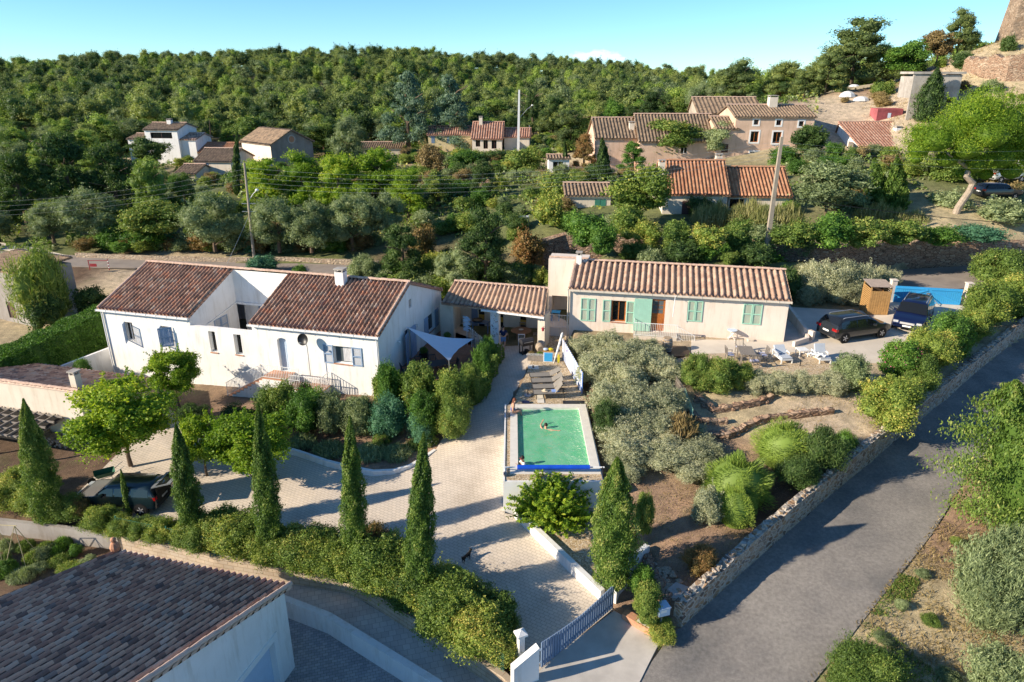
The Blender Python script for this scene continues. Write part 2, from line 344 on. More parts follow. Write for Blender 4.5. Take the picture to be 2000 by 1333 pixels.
# ---------------------------------------------------------------- land form
def rbf(pts):
 P = np.array([(p[0], p[1]) for p in pts], float); z = np.array([p[2] for p in pts], float); n = len(P)
 D = np.linalg.norm(P[:, None] - P[None], axis=2)
 A = np.zeros((n + 3, n + 3)); A[:n, :n] = D; A[:n, n] = 1; A[:n, n + 1:] = P / 100; A[n, :n] = 1; A[n + 1:, :n] = (P / 100).T
 w = np.linalg.solve(A, np.concatenate([z, [0, 0, 0]]))
 def f(x, y):
  x = np.asarray(x, float); y = np.asarray(y, float)
  d = np.sqrt((x[..., None] - P[:, 0]) ** 2 + (y[..., None] - P[:, 1]) ** 2)
  return d @ w[:n] + w[n] + (x * w[n + 1] + y * w[n + 2]) / 100
 return f
def inside(poly, x, y):
 x = np.asarray(x, float); y = np.asarray(y, float); r = np.zeros(x.shape, bool); n = len(poly)
 for i in range(n):
  x1, y1 = poly[i][:2]; x2, y2 = poly[(i + 1) % n][:2]
  if y1 == y2: continue
  c = ((y1 > y) != (y2 > y)) & (x < (x2 - x1) * (y - y1) / (y2 - y1) + x1); r ^= c
 return r
g3 = lambda L: [tuple(G(a, b, c)) for a, b, c in L]
HILL = [(-900, 120), (-300, 118), (0, 128), (70, 128), (110, 118), (180, 112), (300, 108), (420, 110), (520, 104), (620, 103), (740, 99), (860, 104), (960, 115), (1080, 118), (1180, 126), (1280, 136), (1400, 142), (1520, 160), (1700, 170), (2000, 175), (3000, 175)]
BASE = g3([(1020, 668, -.2), (960, 720, -.5), (900, 840, -1.0), (980, 792, -.35), (984, 880, -.9), (850, 880, -1.5), (985, 990, -1.6), (760, 925, -1.8), (680, 920, -1.9), (585, 895, -1.9), (600, 985, -2.0),
 (700, 1040, -2.1), (900, 1050, -2.1), (1010, 1010, -1.8), (1165, 1165, -2.4), (1050, 1300, -2.55), (1197, 1190, -2.5), (1290, 1220, -2.55), (1000, 1200, -2.45),
 (400, 960, -2.2), (330, 930, -2.3), (200, 950, -2.5), (60, 930, -2.6), (0, 1015, -2.7), (230, 1040, -2.6), (420, 1085, -2.5), (690, 1130, -2.5), (985, 1290, -2.5),
 (742, 778, -1.1), (560, 790, -1.5), (440, 775, -1.8), (235, 735, -2.1), (870, 800, -1.1), (700, 870, -1.6), (350, 850, -2.1), (120, 720, -2.1), (0, 760, -2.2), (210, 650, -1.6), (40, 660, -1.6), (-200, 640, -1.6)])
LE = [(1200, 1420, -2.9), (1270, 1300, -2.65), (1330, 1228, -2.5), (1500, 1075, -1.9), (1700, 905, -1.1), (1850, 780, -.5), (2000, 655, .2), (2150, 540, 1.0)]
BASE += g3(LE)
BASE += g3([(1480, 1500, -2.9), (1590, 1333, -2.55), (1720, 1170, -2.0), (1820, 1045, -1.6), (1890, 930, -1.1), (1990, 800, -.5), (2150, 660, .2), (2000, 1333, -2.6), (2000, 1100, -1.8), (2300, 1000, -1.2), (2500, 1400, -3)])
# the plot behind the houses, the street, the first gardens
BASE += g3([(250, 560, -.8), (100, 560, -.8), (860, 560, .1), (1000, 530, .2), (0, 500, -.1), (300, 515, .0), (540, 520, .1), (740, 530, .2), (1100, 535, .6), (1400, 545, 1.0), (1600, 545, 1.3), (1850, 540, 1.5), (2000, 545, 1.5),
 (-300, 480, -.3), (0, 470, .0), (300, 480, .6), (540, 490, .7), (740, 500, .9), (300, 420, 1.2), (100, 400, 1.0), (600, 400, 1.6), (500, 335, 1.8), (800, 400, 2.6), (900, 350, 4.4), (960, 385, 4.0), (1000, 420, 3.8),
 (1040, 470, 3.2), (1100, 440, 4.2), (1250, 440, 4.4), (1350, 440, 4.5), (1550, 440, 4.6), (1800, 450, 4.6), (2000, 460, 4.6), (1200, 480, 3.9), (1400, 486, 4.0), (1600, 488, 4.0), (1870, 480, 4.0), (1200, 545, .8)])
BASE += [(x, d, z) for x, d, z in [(-120, 160, 2), (-70, 190, 3), (-40, 130, 2), (-9, 128, 5), (6, 120, 5), (20, 100, 5.2), (32, 95, 7), (46, 97, 7.5), (55, 92, 8), (65, 85, 8), (80, 70, 7), (70, 60, 5), (95, 60, 4),
 (-250, 150, 0), (-150, 100, 0), (-90, 70, -.5), (-60, 50, -1.5), (-60, 25, -2.5), (-60, -10, -4), (60, 10, -3), (90, 30, -2), (60, -30, -4), (0, -20, -4), (0, 150, 4), (-60, 240, 4), (60, 140, 8), (60, 185, 7), (10, 220, 4)]]
BASE += g3([(1500, 215, 13), (1650, 175, 15.5)]) + [tuple(GD(a, b, c)) for a, b, c in [(1560, 195, 125), (1650, 180, 130), (1720, 172, 122), (1800, 140, 120), (1880, 110, 118), (1945, 84, 118), (2060, 60, 118), (2250, 20, 125),
 (1480, 205, 112), (1600, 225, 108), (1700, 240, 104), (1720, 200, 112), (1850, 165, 108), (1960, 160, 104), (2000, 215, 96), (1900, 235, 98), (1860, 200, 103), (2100, 170, 100), (1790, 250, 98), (1640, 300, 88), (2000, 300, 80), (2200, 250, 90), (1900, 130, 160), (2100, 120, 170), (1500, 180, 180)]]
for a, b in HILL:
 for d, dd in ((430, 6.5), (330, -1.5)):
  q = GD(a, b, d); ax = d * cos(PITCH)
  zt = q.z - dd - (d == 330) * 14
  BASE.append((q.x, d, zt))
 q = GD(a, b, 800); BASE.append((q.x, 800, GD(a, b, 430).z - 25))
 if a < 1450:
  for d, z in ((255, 5.5),):
   q = GD(a, 200, d); BASE.append((q.x, d, z))
BASEF = rbf(BASE)
pl = lambda L, z: [tuple(G(a, b, z)[:2]) for a, b in L]
POOLP = [(-.42, 28.55), (4.35, 28.55), (4.6, 36.9), (4.3, 46.9), (4.1, 48.6), (2.2, 48.8), (1.8, 46.2), (1.35, 43.6), (-.1, 36.9), (-.42, 36.9)]
PATIOP = [(-8.3, 40.3), (-3.6, 38.9), (-2.4, 44.9), (-1.9, 47.5), (-5.2, 50.7), (-5.6, 50.5)]
WALLP = [tuple(G(a, b, c)[:2]) for a, b, c in LE[2:]]
def off(P, d):
 out = []
 for i, p in enumerate(P):
  a = P[max(i - 1, 0)]; b = P[min(i + 1, len(P) - 1)]; t = Vector((b[0] - a[0], b[1] - a[1])).normalized(); out.append((p[0] - t.y * d, p[1] + t.x * d))
 return out
WIN = off(WALLP, .22)
BTP = [(5.6, 24.1)] + WIN + [(46, 56), (37, 55.5), (30, 56.2), (26, 53.6), (19.5, 53.5), (4.1, 55), (4.2, 46.9), (4.6, 36.9), (4.37, 28.5), (5.75, 25.6)]
BT = [(4.1, 55, .9), (4.2, 46.9, .9), (19.5, 53.5, 1.2)] + g3([(1240, 640, 1.0), (1356, 668, 1.0), (1528, 668, 1.0), (1420, 700, .98), (1620, 725, 1.0), (1560, 740, .95), (1700, 680, 1.05), (1880, 600, 1.4), (1740, 590, 1.35), (1560, 600, 1.05), (1660, 600, 1.15), (1900, 640, 1.3), (1760, 720, .95),
 (1300, 720, .85), (1250, 700, .8), (1440, 765, .7), (1650, 765, .75), (1500, 800, .35), (1350, 800, .25), (1600, 850, .1), (1450, 880, -.35), (1300, 930, -.7), (1250, 985, -1.0), (1200, 800, .2), (1180, 900, -.5), (1400, 1040, -1.2), (1300, 1080, -1.5), (1650, 900, -.35),
 (1720, 800, .45), (1850, 680, .95), (2000, 600, 1.2), (1330, 1180, -1.75), (1260, 1110, -1.8), (1500, 1010, -1.2)])
BTF = rbf(BT)
STREETPT = [(-250, 492, -.2), (0, 492, .0), (200, 503, .05), (540, 514, .1), (740, 521, .2), (900, 527, .4), (1100, 521, .6), (1400, 522, 1.0), (1560, 536, 1.4), (1640, 534, 1.5), (1870, 522, 1.7), (2000, 516, 1.8), (2250, 515, 1.9), (2300, 560, 1.9), (2000, 552, 1.7), (1870, 566, 1.55), (1740, 566, 1.5), (1600, 556, 1.4), (1400, 548, 1.0), (1100, 540, .6), (900, 545, .3), (740, 540, .2), (540, 528, .1), (200, 523, .0), (0, 515, .0), (-250, 515, -.2)]
STREETF = rbf(g3(STREETPT)); STREETQ = [tuple(G(a, b + (-3 if i < 13 else 3), c)[:2]) for i, (a, b, c) in enumerate(STREETPT)]
LOWA = [(-40, 31.5)] + [tuple(G(a, b, -2.6)[:2]) for a, b in [(0, 1014), (231, 1032), (420, 1076), (690, 1118), (985, 1308), (1010, 1328)]] + [(.3, 10), (-40, 5)]
YARDP = [(-9.95, 24.3), (-7.75, 23.25), (-2.8, 19.8), (1.5, 15), (0, 5), (-30, 5), (-30, 20), (-17, 24.3)]
def gz(x, y):
 x = np.asarray(x, float); y = np.asarray(y, float)
 z = BASEF(x, y)
 m = inside(LOWA, x, y); z = np.where(m, np.where(x < -18.4, -3.35, -4.16), z)
 m = inside(BTP, x, y)
 if m.any(): z = np.where(m, BTF(x, y), z)
 z = np.where(inside(POOLP, x, y) & (y > 36.9), -.04, z)
 z = np.where(inside(STREETQ, x, y), STREETF(x, y) - .02, z)
 z = np.where(inside(PATIOP, x, y), -.35, z)
 return z
def gz1(x, y): return float(gz(np.array([x]), np.array([y]))[0])
def axis(segs):
 out = []
 for a, b, st in segs: out += list(np.arange(a, b - 1e-6, st))
 return np.array(out + [segs[-1][1]])
GX = axis([(-1500, -500, 100), (-500, -120, 12), (-120, -34, 3), (-34, -30, 1), (-30, 34, .4), (34, 46, 1), (46, 120, 2.5), (120, 500, 12), (500, 1500, 100)])
GY = axis([(-60, 4, 8), (4, 16, 1.5), (16, 62, .4), (62, 130, 2), (130, 240, 5), (240, 500, 10), (500, 900, 40), (900, 3000, 200)])
XX, YY = np.meshgrid(GX, GY)
ZZ = np.zeros_like(XX)
for i in range(0, len(GY), 20): ZZ[i:i + 20] = gz(XX[i:i + 20], YY[i:i + 20])
ZZ = np.where(YY > 900, np.minimum(ZZ, 5), ZZ)
rs = np.random.RandomState(5)
ZZ += np.where((YY < 62) & (abs(XX) < 50), rs.normal(0, .012, ZZ.shape), 0)
POOLHOLE = (XX > -.3) & (XX < 4.1) & (YY > 28.75) & (YY < 36.6)
ZZ = np.where(POOLHOLE, -2.2, ZZ)
ny, nx = XX.shape
me = bpy.data.meshes.new('ground'); idx = np.arange(nx * ny).reshape(ny, nx)
Q = np.stack([idx[:-1, :-1], idx[:-1, 1:], idx[1:, 1:], idx[1:, :-1]], -1).reshape(-1, 4)
def fastmesh(me, V, Q, smooth=False):
 n = Q.shape[1]; me.vertices.add(len(V)); me.vertices.foreach_set('co', np.asarray(V, np.float32).ravel())
 me.loops.add(Q.size); me.loops.foreach_set('vertex_index', Q.astype(np.int32).ravel())
 me.polygons.add(len(Q)); me.polygons.foreach_set('loop_start', np.arange(0, Q.size, n, dtype=np.int32))
 try: me.polygons.foreach_set('loop_total', np.full(len(Q), n, np.int32))
 except Exception: pass
 if smooth: me.polygons.foreach_set('use_smooth', np.ones(len(Q), bool))
 me.update(calc_edges=True)
fastmesh(me, np.stack([XX, YY, ZZ], -1).reshape(-1, 3), Q, True)
# ground colour by place: red soil, straw, green, litter under the wood
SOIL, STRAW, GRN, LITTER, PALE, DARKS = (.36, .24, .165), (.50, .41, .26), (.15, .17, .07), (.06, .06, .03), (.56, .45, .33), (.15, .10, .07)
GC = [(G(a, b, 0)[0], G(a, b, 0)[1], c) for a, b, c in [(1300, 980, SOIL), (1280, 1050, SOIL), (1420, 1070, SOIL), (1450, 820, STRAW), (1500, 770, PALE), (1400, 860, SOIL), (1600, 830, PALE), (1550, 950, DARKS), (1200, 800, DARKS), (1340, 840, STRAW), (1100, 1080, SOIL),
 (1900, 1000, SOIL), (1850, 1150, STRAW), (1700, 1300, GRN), (1800, 1080, STRAW), (1950, 1250, STRAW), (1750, 1200, STRAW), (2100, 900, STRAW), (700, 860, SOIL), (600, 860, DARKS), (800, 880, SOIL), (450, 800, SOIL), (300, 800, DARKS), (100, 1080, DARKS), (150, 1050, DARKS), (500, 1080, DARKS), (850, 1180, DARKS),  # dark soil at the vegetable plot has the shade there put into its colour
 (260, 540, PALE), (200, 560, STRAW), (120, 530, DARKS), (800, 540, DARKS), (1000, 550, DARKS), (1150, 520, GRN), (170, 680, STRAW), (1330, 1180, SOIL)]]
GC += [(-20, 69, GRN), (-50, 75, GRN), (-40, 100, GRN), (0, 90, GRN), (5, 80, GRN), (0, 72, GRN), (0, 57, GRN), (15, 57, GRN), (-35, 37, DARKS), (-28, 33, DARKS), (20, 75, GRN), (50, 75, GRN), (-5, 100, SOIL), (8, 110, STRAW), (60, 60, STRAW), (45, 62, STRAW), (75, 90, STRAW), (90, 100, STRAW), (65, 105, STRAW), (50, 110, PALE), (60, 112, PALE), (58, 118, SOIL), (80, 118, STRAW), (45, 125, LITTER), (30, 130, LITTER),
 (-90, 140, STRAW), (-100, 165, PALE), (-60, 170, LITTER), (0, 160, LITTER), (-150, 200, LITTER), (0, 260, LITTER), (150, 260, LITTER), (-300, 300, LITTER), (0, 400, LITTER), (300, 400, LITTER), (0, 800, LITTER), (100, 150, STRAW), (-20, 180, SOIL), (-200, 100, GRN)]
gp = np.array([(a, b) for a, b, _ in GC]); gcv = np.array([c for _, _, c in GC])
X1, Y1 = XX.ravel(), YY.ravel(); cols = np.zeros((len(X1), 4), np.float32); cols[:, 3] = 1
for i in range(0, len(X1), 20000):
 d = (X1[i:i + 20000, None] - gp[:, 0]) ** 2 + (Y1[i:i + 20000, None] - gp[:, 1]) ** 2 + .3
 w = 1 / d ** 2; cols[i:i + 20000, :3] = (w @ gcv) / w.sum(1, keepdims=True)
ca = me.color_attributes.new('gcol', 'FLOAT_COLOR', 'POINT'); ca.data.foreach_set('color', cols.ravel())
m, n, b = nodemat('soil', .95, .1)
a = n.nodes.new('ShaderNodeAttribute'); a.attribute_name = 'gcol'
c = mixc(n, .9, a.outputs['Color'], ramp(n, noise(n, 1.3, 7, .7), [(.3, (.55, .55, .55)), (.5, (.95, .95, .95)), (.72, (1.45, 1.4, 1.3))]), 'MULTIPLY')
c = mixc(n, .8, c, ramp(n, noise(n, 18, 5, .8), [(.32, (.5, .5, .48)), (.5, (1, 1, 1)), (.68, (1.4, 1.4, 1.35))]), 'MULTIPLY')
gr_ = ramp(n, noise(n, .45, 5, .7), [(.54, (0, 0, 0)), (.66, (1, 1, 1))])
c = mixc(n, mixc(n, .28, (0, 0, 0), gr_), c, (.15, .16, .07))
n.links.new(c, b.inputs['Base Color']); bump(n, b, noise(n, 12, 6, .8), .8, .08)
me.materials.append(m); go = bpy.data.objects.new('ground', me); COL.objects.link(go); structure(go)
def sheet(name, poly, mat, dz=.04, step=.4, th=.12, zf=None, lab=None, parent=None):
 """paving that follows the land: outline cut into small cells, with a skirt"""
 zf = zf or gz
 bm = bmesh.new(); vs = [bm.verts.new((p[0], p[1], 0)) for p in poly]; bm.faces.new(vs)
 xs = [p[0] for p in poly]; ys = [p[1] for p in poly]
 for ax_, lo, hi in ((0, min(xs), max(xs)), (1, min(ys), max(ys))):
  k = math.floor(lo / step) * step + step
  while k < hi:
   co_ = Vector((k, 0, 0)) if ax_ == 0 else Vector((0, k, 0)); no = Vector((1, 0, 0)) if ax_ == 0 else Vector((0, 1, 0))
   bmesh.ops.bisect_plane(bm, geom=bm.verts[:] + bm.edges[:] + bm.faces[:], plane_co=co_, plane_no=no); k += step
 xy = np.array([v.co[:2] for v in bm.verts]); zz = zf(xy[:, 0], xy[:, 1])
 for v, z in zip(bm.verts, zz): v.co.z = z + dz
 be = [e for e in bm.edges if len(e.link_faces) == 1]
 r = bmesh.ops.extrude_edge_only(bm, edges=be)
 for v in [q for q in r['geom'] if isinstance(q, bmesh.types.BMVert)]: v.co.z -= th
 bmesh.ops.recalc_face_normals(bm, faces=bm.faces)
 me = bpy.data.meshes.new(name); bm.to_mesh(me); bm.free(); me.materials.append(MATS[mat])
 o = bpy.data.objects.new(name, me); COL.objects.link(o); o.parent = parent
 if parent is None: structure(o)
 return o
# ================================================================ paving
xy = lambda L: [tuple(G(a, b, c)[:2]) for a, b, c in L]
DRIVE = xy([(1040, 676, -.2), (930, 676, -.3), (950, 720, -.5), (905, 800, -.9), (850, 885, -1.6), (800, 915, -1.75), (760, 926, -1.8), (700, 925, -1.85), (640, 912, -1.9), (585, 893, -1.9), (520, 880, -1.9), (440, 850, -1.9), (330, 800, -2.0), (240, 870, -2.1), (150, 960, -2.4), (170, 1015, -2.45), (300, 1030, -2.4), (480, 1045, -2.3), (640, 1085, -2.3),
 (800, 1150, -2.4), (900, 1210, -2.45), (985, 1270, -2.5), (1052, 1312, -2.55), (1125, 1250, -2.55), (1197, 1192, -2.5), (1176, 1172, -2.45), (1008, 1010, -1.8), (986, 1000, -1.6)]) + [(-.36, 28.6), (-.36, 36.9), (1.3, 43.6)]
sheet('driveway', DRIVE, 'drive_blocks', zf=BASEF, dz=.05)
APRON = xy([(1052, 1314, -2.55), (1125, 1252, -2.55), (1199, 1196, -2.5), (1240, 1218, -2.52), (1300, 1232, -2.5), (1250, 1333, -2.7), (1180, 1450, -2.9), (1000, 1420, -2.8)])
sheet('gate_apron', APRON, 'concrete', zf=BASEF, dz=.09)
ROAD = [WALLP[0]] + WALLP[1:] + xy([(2150, 660, .2), (1990, 800, -.5), (1890, 930, -1.1), (1820, 1045, -1.6), (1720, 1170, -2.0), (1590, 1333, -2.55), (1480, 1500, -2.9), (1340, 1650, -3), (1150, 1500, -2.95), (1240, 1340, -2.7), (1315, 1235, -2.52)])
sheet('asphalt_road', ROAD, 'asphalt', zf=BASEF, dz=.05, step=.6)
m, n, b = nodemat('street', .9, .2); n.links.new(ramp(n, noise(n, .5, 6, .7), [(.3, (.22, .19, .17)), (.7, (.34, .29, .25))]), b.inputs['Base Color'])
STREET = xy(STREETPT)
sheet('upper_street', STREET, 'street', zf=STREETF, dz=.06, step=1.2)
SIDE = xy([(-200, 470, -.2), (0, 488, .0), (60, 496, .03), (130, 500, .05), (60, 484, .1), (-100, 455, .2)])
sheet('side_lane', SIDE, 'concrete_pale', zf=BASEF, dz=.09, step=1.5)
PARK = xy([(1545, 600, 1.1), (1700, 606, 1.3), (1742, 588, 1.35), (1880, 596, 1.4), (1905, 620, 1.3), (1840, 680, 1.1), (1760, 710, 1.0), (1620, 712, .97), (1565, 690, 1.0), (1350, 692, .99), (1350, 665, 1.0), (1528, 668, 1.0), (1560, 655, 1.05)])
sheet('parking_court', PARK, 'concrete_pale', zf=BTF, dz=.05)
sheet('side_passage', xy([(1529, 669, 1.0), (1562, 666, 1.05), (1548, 612, 1.1), (1542, 604, 1.1)]), 'concrete', zf=BTF, dz=.085)
sheet('terrace_gravel', xy([(1330, 700, .97), (1350, 693, .98), (1620, 713, .97), (1640, 728, .95), (1600, 742, .93), (1450, 740, .9), (1400, 722, .95)]), 'gravel_yellow', zf=BTF, dz=.03)
sheet('pool_gravel', [(-.05, 36.6), (4.4, 36.6), (4.4, 40), (4.0, 48.2), (2.2, 48.3), (1.9, 45.6), (1.3, 43.2)], 'gravel_yellow', zf=lambda x, y: x * 0 - .04, dz=.05)
sheet('patio_floor', PATIOP, 'terracotta_floor', zf=lambda x, y: x * 0 - .35, dz=.03)
LOWR = [tuple(G(a, b, -3.35)[:2]) for a, b in [(225, 1062), (420, 1106), (690, 1165), (985, 1345), (960, 1500)]] + [(-2.2, 15), (-2.75, 19.95), (-7.6, 23.5), (-10, 24.6), (-16, 26), (-19, 27)]
sheet('ramp_paving', LOWR, 'ramp_blocks', zf=lambda x, y: x * 0 - 3.35, dz=.05, step=3, th=.85)
sheet('yard_paving', YARDP, 'yard_blocks', zf=lambda x, y: x * 0 - 4.1, dz=.05, step=3)
for kx in range(7):
 pass
# ================================================================ free-standing walls
def wallrun(name, pts, th, mat, label, cat, uv=False, top=None, parent=None):
 """pts: (x, y, zbase, ztop) along the centre line"""
 P = [Vector((p[0], p[1])) for p in pts]; L = off(P, th / 2); R = off(P, -th / 2); mb = MB(); uvs = []
 s = 0; ss = [0]
 for i in range(1, len(P)): s += (P[i] - P[i - 1]).length; ss.append(s)
 def q(a, b, c, d, ua, ub, uc, ud): mb.quad(a, b, c, d); uvs.extend([ua, ub, uc, ud])
 for i in range(len(P) - 1):
  a, b_ = pts[i], pts[i + 1]
  l0, l1, r0, r1 = L[i], L[i + 1], R[i], R[i + 1]; s0, s1 = ss[i], ss[i + 1]
  q((r0[0], r0[1], a[2]), (r1[0], r1[1], b_[2]), (r1[0], r1[1], b_[3]), (r0[0], r0[1], a[3]), (s0, a[2]), (s1, b_[2]), (s1, b_[3]), (s0, a[3]))
  q((l1[0], l1[1], b_[2]), (l0[0], l0[1], a[2]), (l0[0], l0[1], a[3]), (l1[0], l1[1], b_[3]), (s1, b_[2]), (s0, a[2]), (s0, a[3]), (s1, b_[3]))
  q((r0[0], r0[1], a[3]), (r1[0], r1[1], b_[3]), (l1[0], l1[1], b_[3]), (l0[0], l0[1], a[3]), (s0, .05), (s1, .05), (s1, .15), (s0, .15))
 for i, k in ((0, 1), (len(P) - 1, -1)):
  a = pts[i]; v = [(R[i][0], R[i][1], a[2]), (R[i][0], R[i][1], a[3]), (L[i][0], L[i][1], a[3]), (L[i][0], L[i][1], a[2])]
  q(*(v if k == 1 else v[::-1]), (0, a[2]), (0, a[3]), (.2, a[3]), (.2, a[2]))
 mb.uv = uvs
 o = mb.obj(name, mat, parent); tag(o, label, cat); return o
def dense(pts, step, jit=0, seed=0):
 r = random.Random(seed); out = []
 for i in range(len(pts) - 1):
  a, b = pts[i], pts[i + 1]; n = max(1, int(math.hypot(a[0] - b[0], a[1] - b[1]) / step))
  for k in range(n):
   t = k / n; out.append(tuple(a[j] * (1 - t) + b[j] * t for j in range(3)) + (a[3] * (1 - t) + b[3] * t + r.uniform(-jit, jit),))
 out.append(pts[-1]); return out
rw = [(p[0], p[1], z - 1, z + h) for p, z, h in zip(WALLP, [c for _, _, c in LE[2:]], [1.15, 1.3, 1.35, 1.3, 1.25, 1.2])]
rwc = off([Vector(p[:2]) for p in rw], .2)
wallrun('stone_garden_wall', dense([(a[0], a[1], p[2], p[3]) for a, p in zip(rwc, rw)], .45, .06, 3), .42, 'stone_wall', 'long grey rubble stone wall with jagged mortar crest beside the asphalt road', 'stone wall')
# rough upright crest stones
mb = MB(); r = random.Random(4)
for i in range(len(rwc) - 1):
 a, b_ = rwc[i], rwc[i + 1]; L_ = math.hypot(a[0] - b_[0], a[1] - b_[1]); n = int(L_ / .33)
 for k in range(n):
  t = (k + r.random() * .6) / n; x = a[0] * (1 - t) + b_[0] * t; y = a[1] * (1 - t) + b_[1] * t; z = rw[i][3] * (1 - t) + rw[i + 1][3] * t
  s = r.uniform(.1, .18); h = r.uniform(.06, .16); an = r.uniform(-.5, .5)
  c = [(x + s * cos(an + q) * r.uniform(.8, 1.2), y + s * sin(an + q) * r.uniform(.7, 1.1)) for q in (0, 1.2, 2.3, 3.3, 4.4, 5.4)]
  mb.prism(c, z - .1, z + h)
cr = mb.obj('crest_stones', 'stone_wall'); cr.parent = bpy.data.objects['stone_garden_wall']
# block wall between hedge and ramp, curving to the gate
bw = [tuple(G(a, b, -2.55)[:2]) + (-3.6, z) for a, b, z in [(-120, 1000, -2.5), (0, 1016, -2.5), (120, 1030, -2.5), (231, 1047, -2.5)]]
wallrun('low_block_wall', dense(bw, 1), .22, 'grey_render', 'low brownish garden wall behind the bean poles at the left edge', 'wall')
bw = [tuple(G(a, b, -2.5)[:2]) + (-4.3, -2.5) for a, b in [(231, 1042), (330, 1063), (420, 1086), (560, 1108), (672, 1126), (720, 1146), (860, 1236), (985, 1318), (1000, 1333), (1050, 1400)]]
wallrun('concrete_block_wall', dense(bw, 1.5), .26, 'block_wall', 'pale concrete block retaining wall running below the hedge of the foreground', 'wall')
rwl = [(-12, 24.9), (-9.95, 24.4), (-7.7, 23.35), (-2.75, 19.85), (2, 15)]
wallrun('white_retaining_wall', [(x, y, -4.3, -3.15) for x, y in rwl], .3, 'white_render', 'smooth white retaining wall between the paved ramp and the lower yard', 'retaining wall')
# planting bed edge (curved, white) and gate-side edge
be = xy([(430, 852, -1.9), (520, 880, -1.9), (560, 886, -1.9), (585, 893, -1.9), (640, 912, -1.9), (690, 923, -1.85), (730, 929, -1.8), (770, 927, -1.8), (800, 917, -1.75), (826, 902, -1.7), (850, 884, -1.6)])
wallrun('white_bed_kerb', [(x, y, -2.1, -1.5 if i < 9 else -1.5 + .05 * i - .4) for i, (x, y) in enumerate(be)], .18, 'white_render', 'low curved white kerb wall round the shrub bed of the courtyard', 'kerb wall')
gb = xy([(1008, 1010, -1.8), (1060, 1062, -2.0), (1120, 1120, -2.2), (1176, 1172, -2.4)])
wallrun('white_drive_kerb', [(x, y, -2.7, z) for (x, y), z in zip(gb, [-1.3, -1.45, -1.65, -1.9])], .24, 'white_render', 'straight low white kerb wall along the drive below the pool', 'kerb wall')
sheet('planter_gravel', xy([(1016, 1000, -1.5), (1188, 1160, -2.1), (1205, 1150, -2.1), (1250, 1085, -1.9), (1170, 985, -1.45)]), 'gravel_yellow', zf=rbf([tuple(G(1010, 1003, -1.5)), tuple(G(1178, 1168, -2.1)), tuple(G(1250, 1085, -1.9)), tuple(G(1170, 985, -1.45))]), dz=.0, th=.3)
gp1 = [tuple(G(1197, 1180, -2.5)[:2]), tuple(G(1205, 1160, -2.4)[:2]), tuple(G(1262, 1095, -2.1)[:2])]
wallrun('white_gate_wall', [(gp1[0][0], gp1[0][1], -2.9, -1.05), (gp1[1][0], gp1[1][1], -2.9, -1.05), (gp1[2][0], gp1[2][1], -2.8, -1.25)], .25, 'white_render', 'short white wall right of the grey blue gate', 'wall')
# pillar with letterbox-like lamp on the left of the gate
P0 = G(1025, 1333, -2.55); t = thing('gate_pillar', 'white block gate pillar with sloping top left of the drive gate', 'gate pillar', tuple(P0), radians(25))
mb = MB(); mb.panel([], [], None) if False else None
mb.add([(-.5, -.14, -.6), (.5, -.14, -.6), (.5, .14, -.6), (-.5, .14, -.6), (-.5, -.14, .95), (.5, -.14, 1.5), (.5, .14, 1.5), (-.5, .14, .95)], [(0, 3, 2, 1), (4, 5, 6, 7), (0, 1, 5, 4), (1, 2, 6, 5), (2, 3, 7, 6), (3, 0, 4, 7)])
mb.obj('pillar_body', 'white_render', t)
P0 = G(1017, 1283, -2.1); t = thing('lamp_post', 'small white square post with pyramid cap behind the gate pillar', 'post', (P0.x, P0.y, -2.5), radians(25))
MB().box(-.11, .11, -.11, .11, 0, 1.45).obj('post', 'white_render', t)
mb = MB(); mb.box(-.2, .2, -.2, .2, 1.45, 1.53); mb.add([(-.2, -.2, 1.53), (.2, -.2, 1.53), (.2, .2, 1.53), (-.2, .2, 1.53), (0, 0, 1.68)], [(0, 1, 4), (1, 2, 4), (2, 3, 4), (3, 0, 4)]); mb.obj('cap', 'white_render', t)
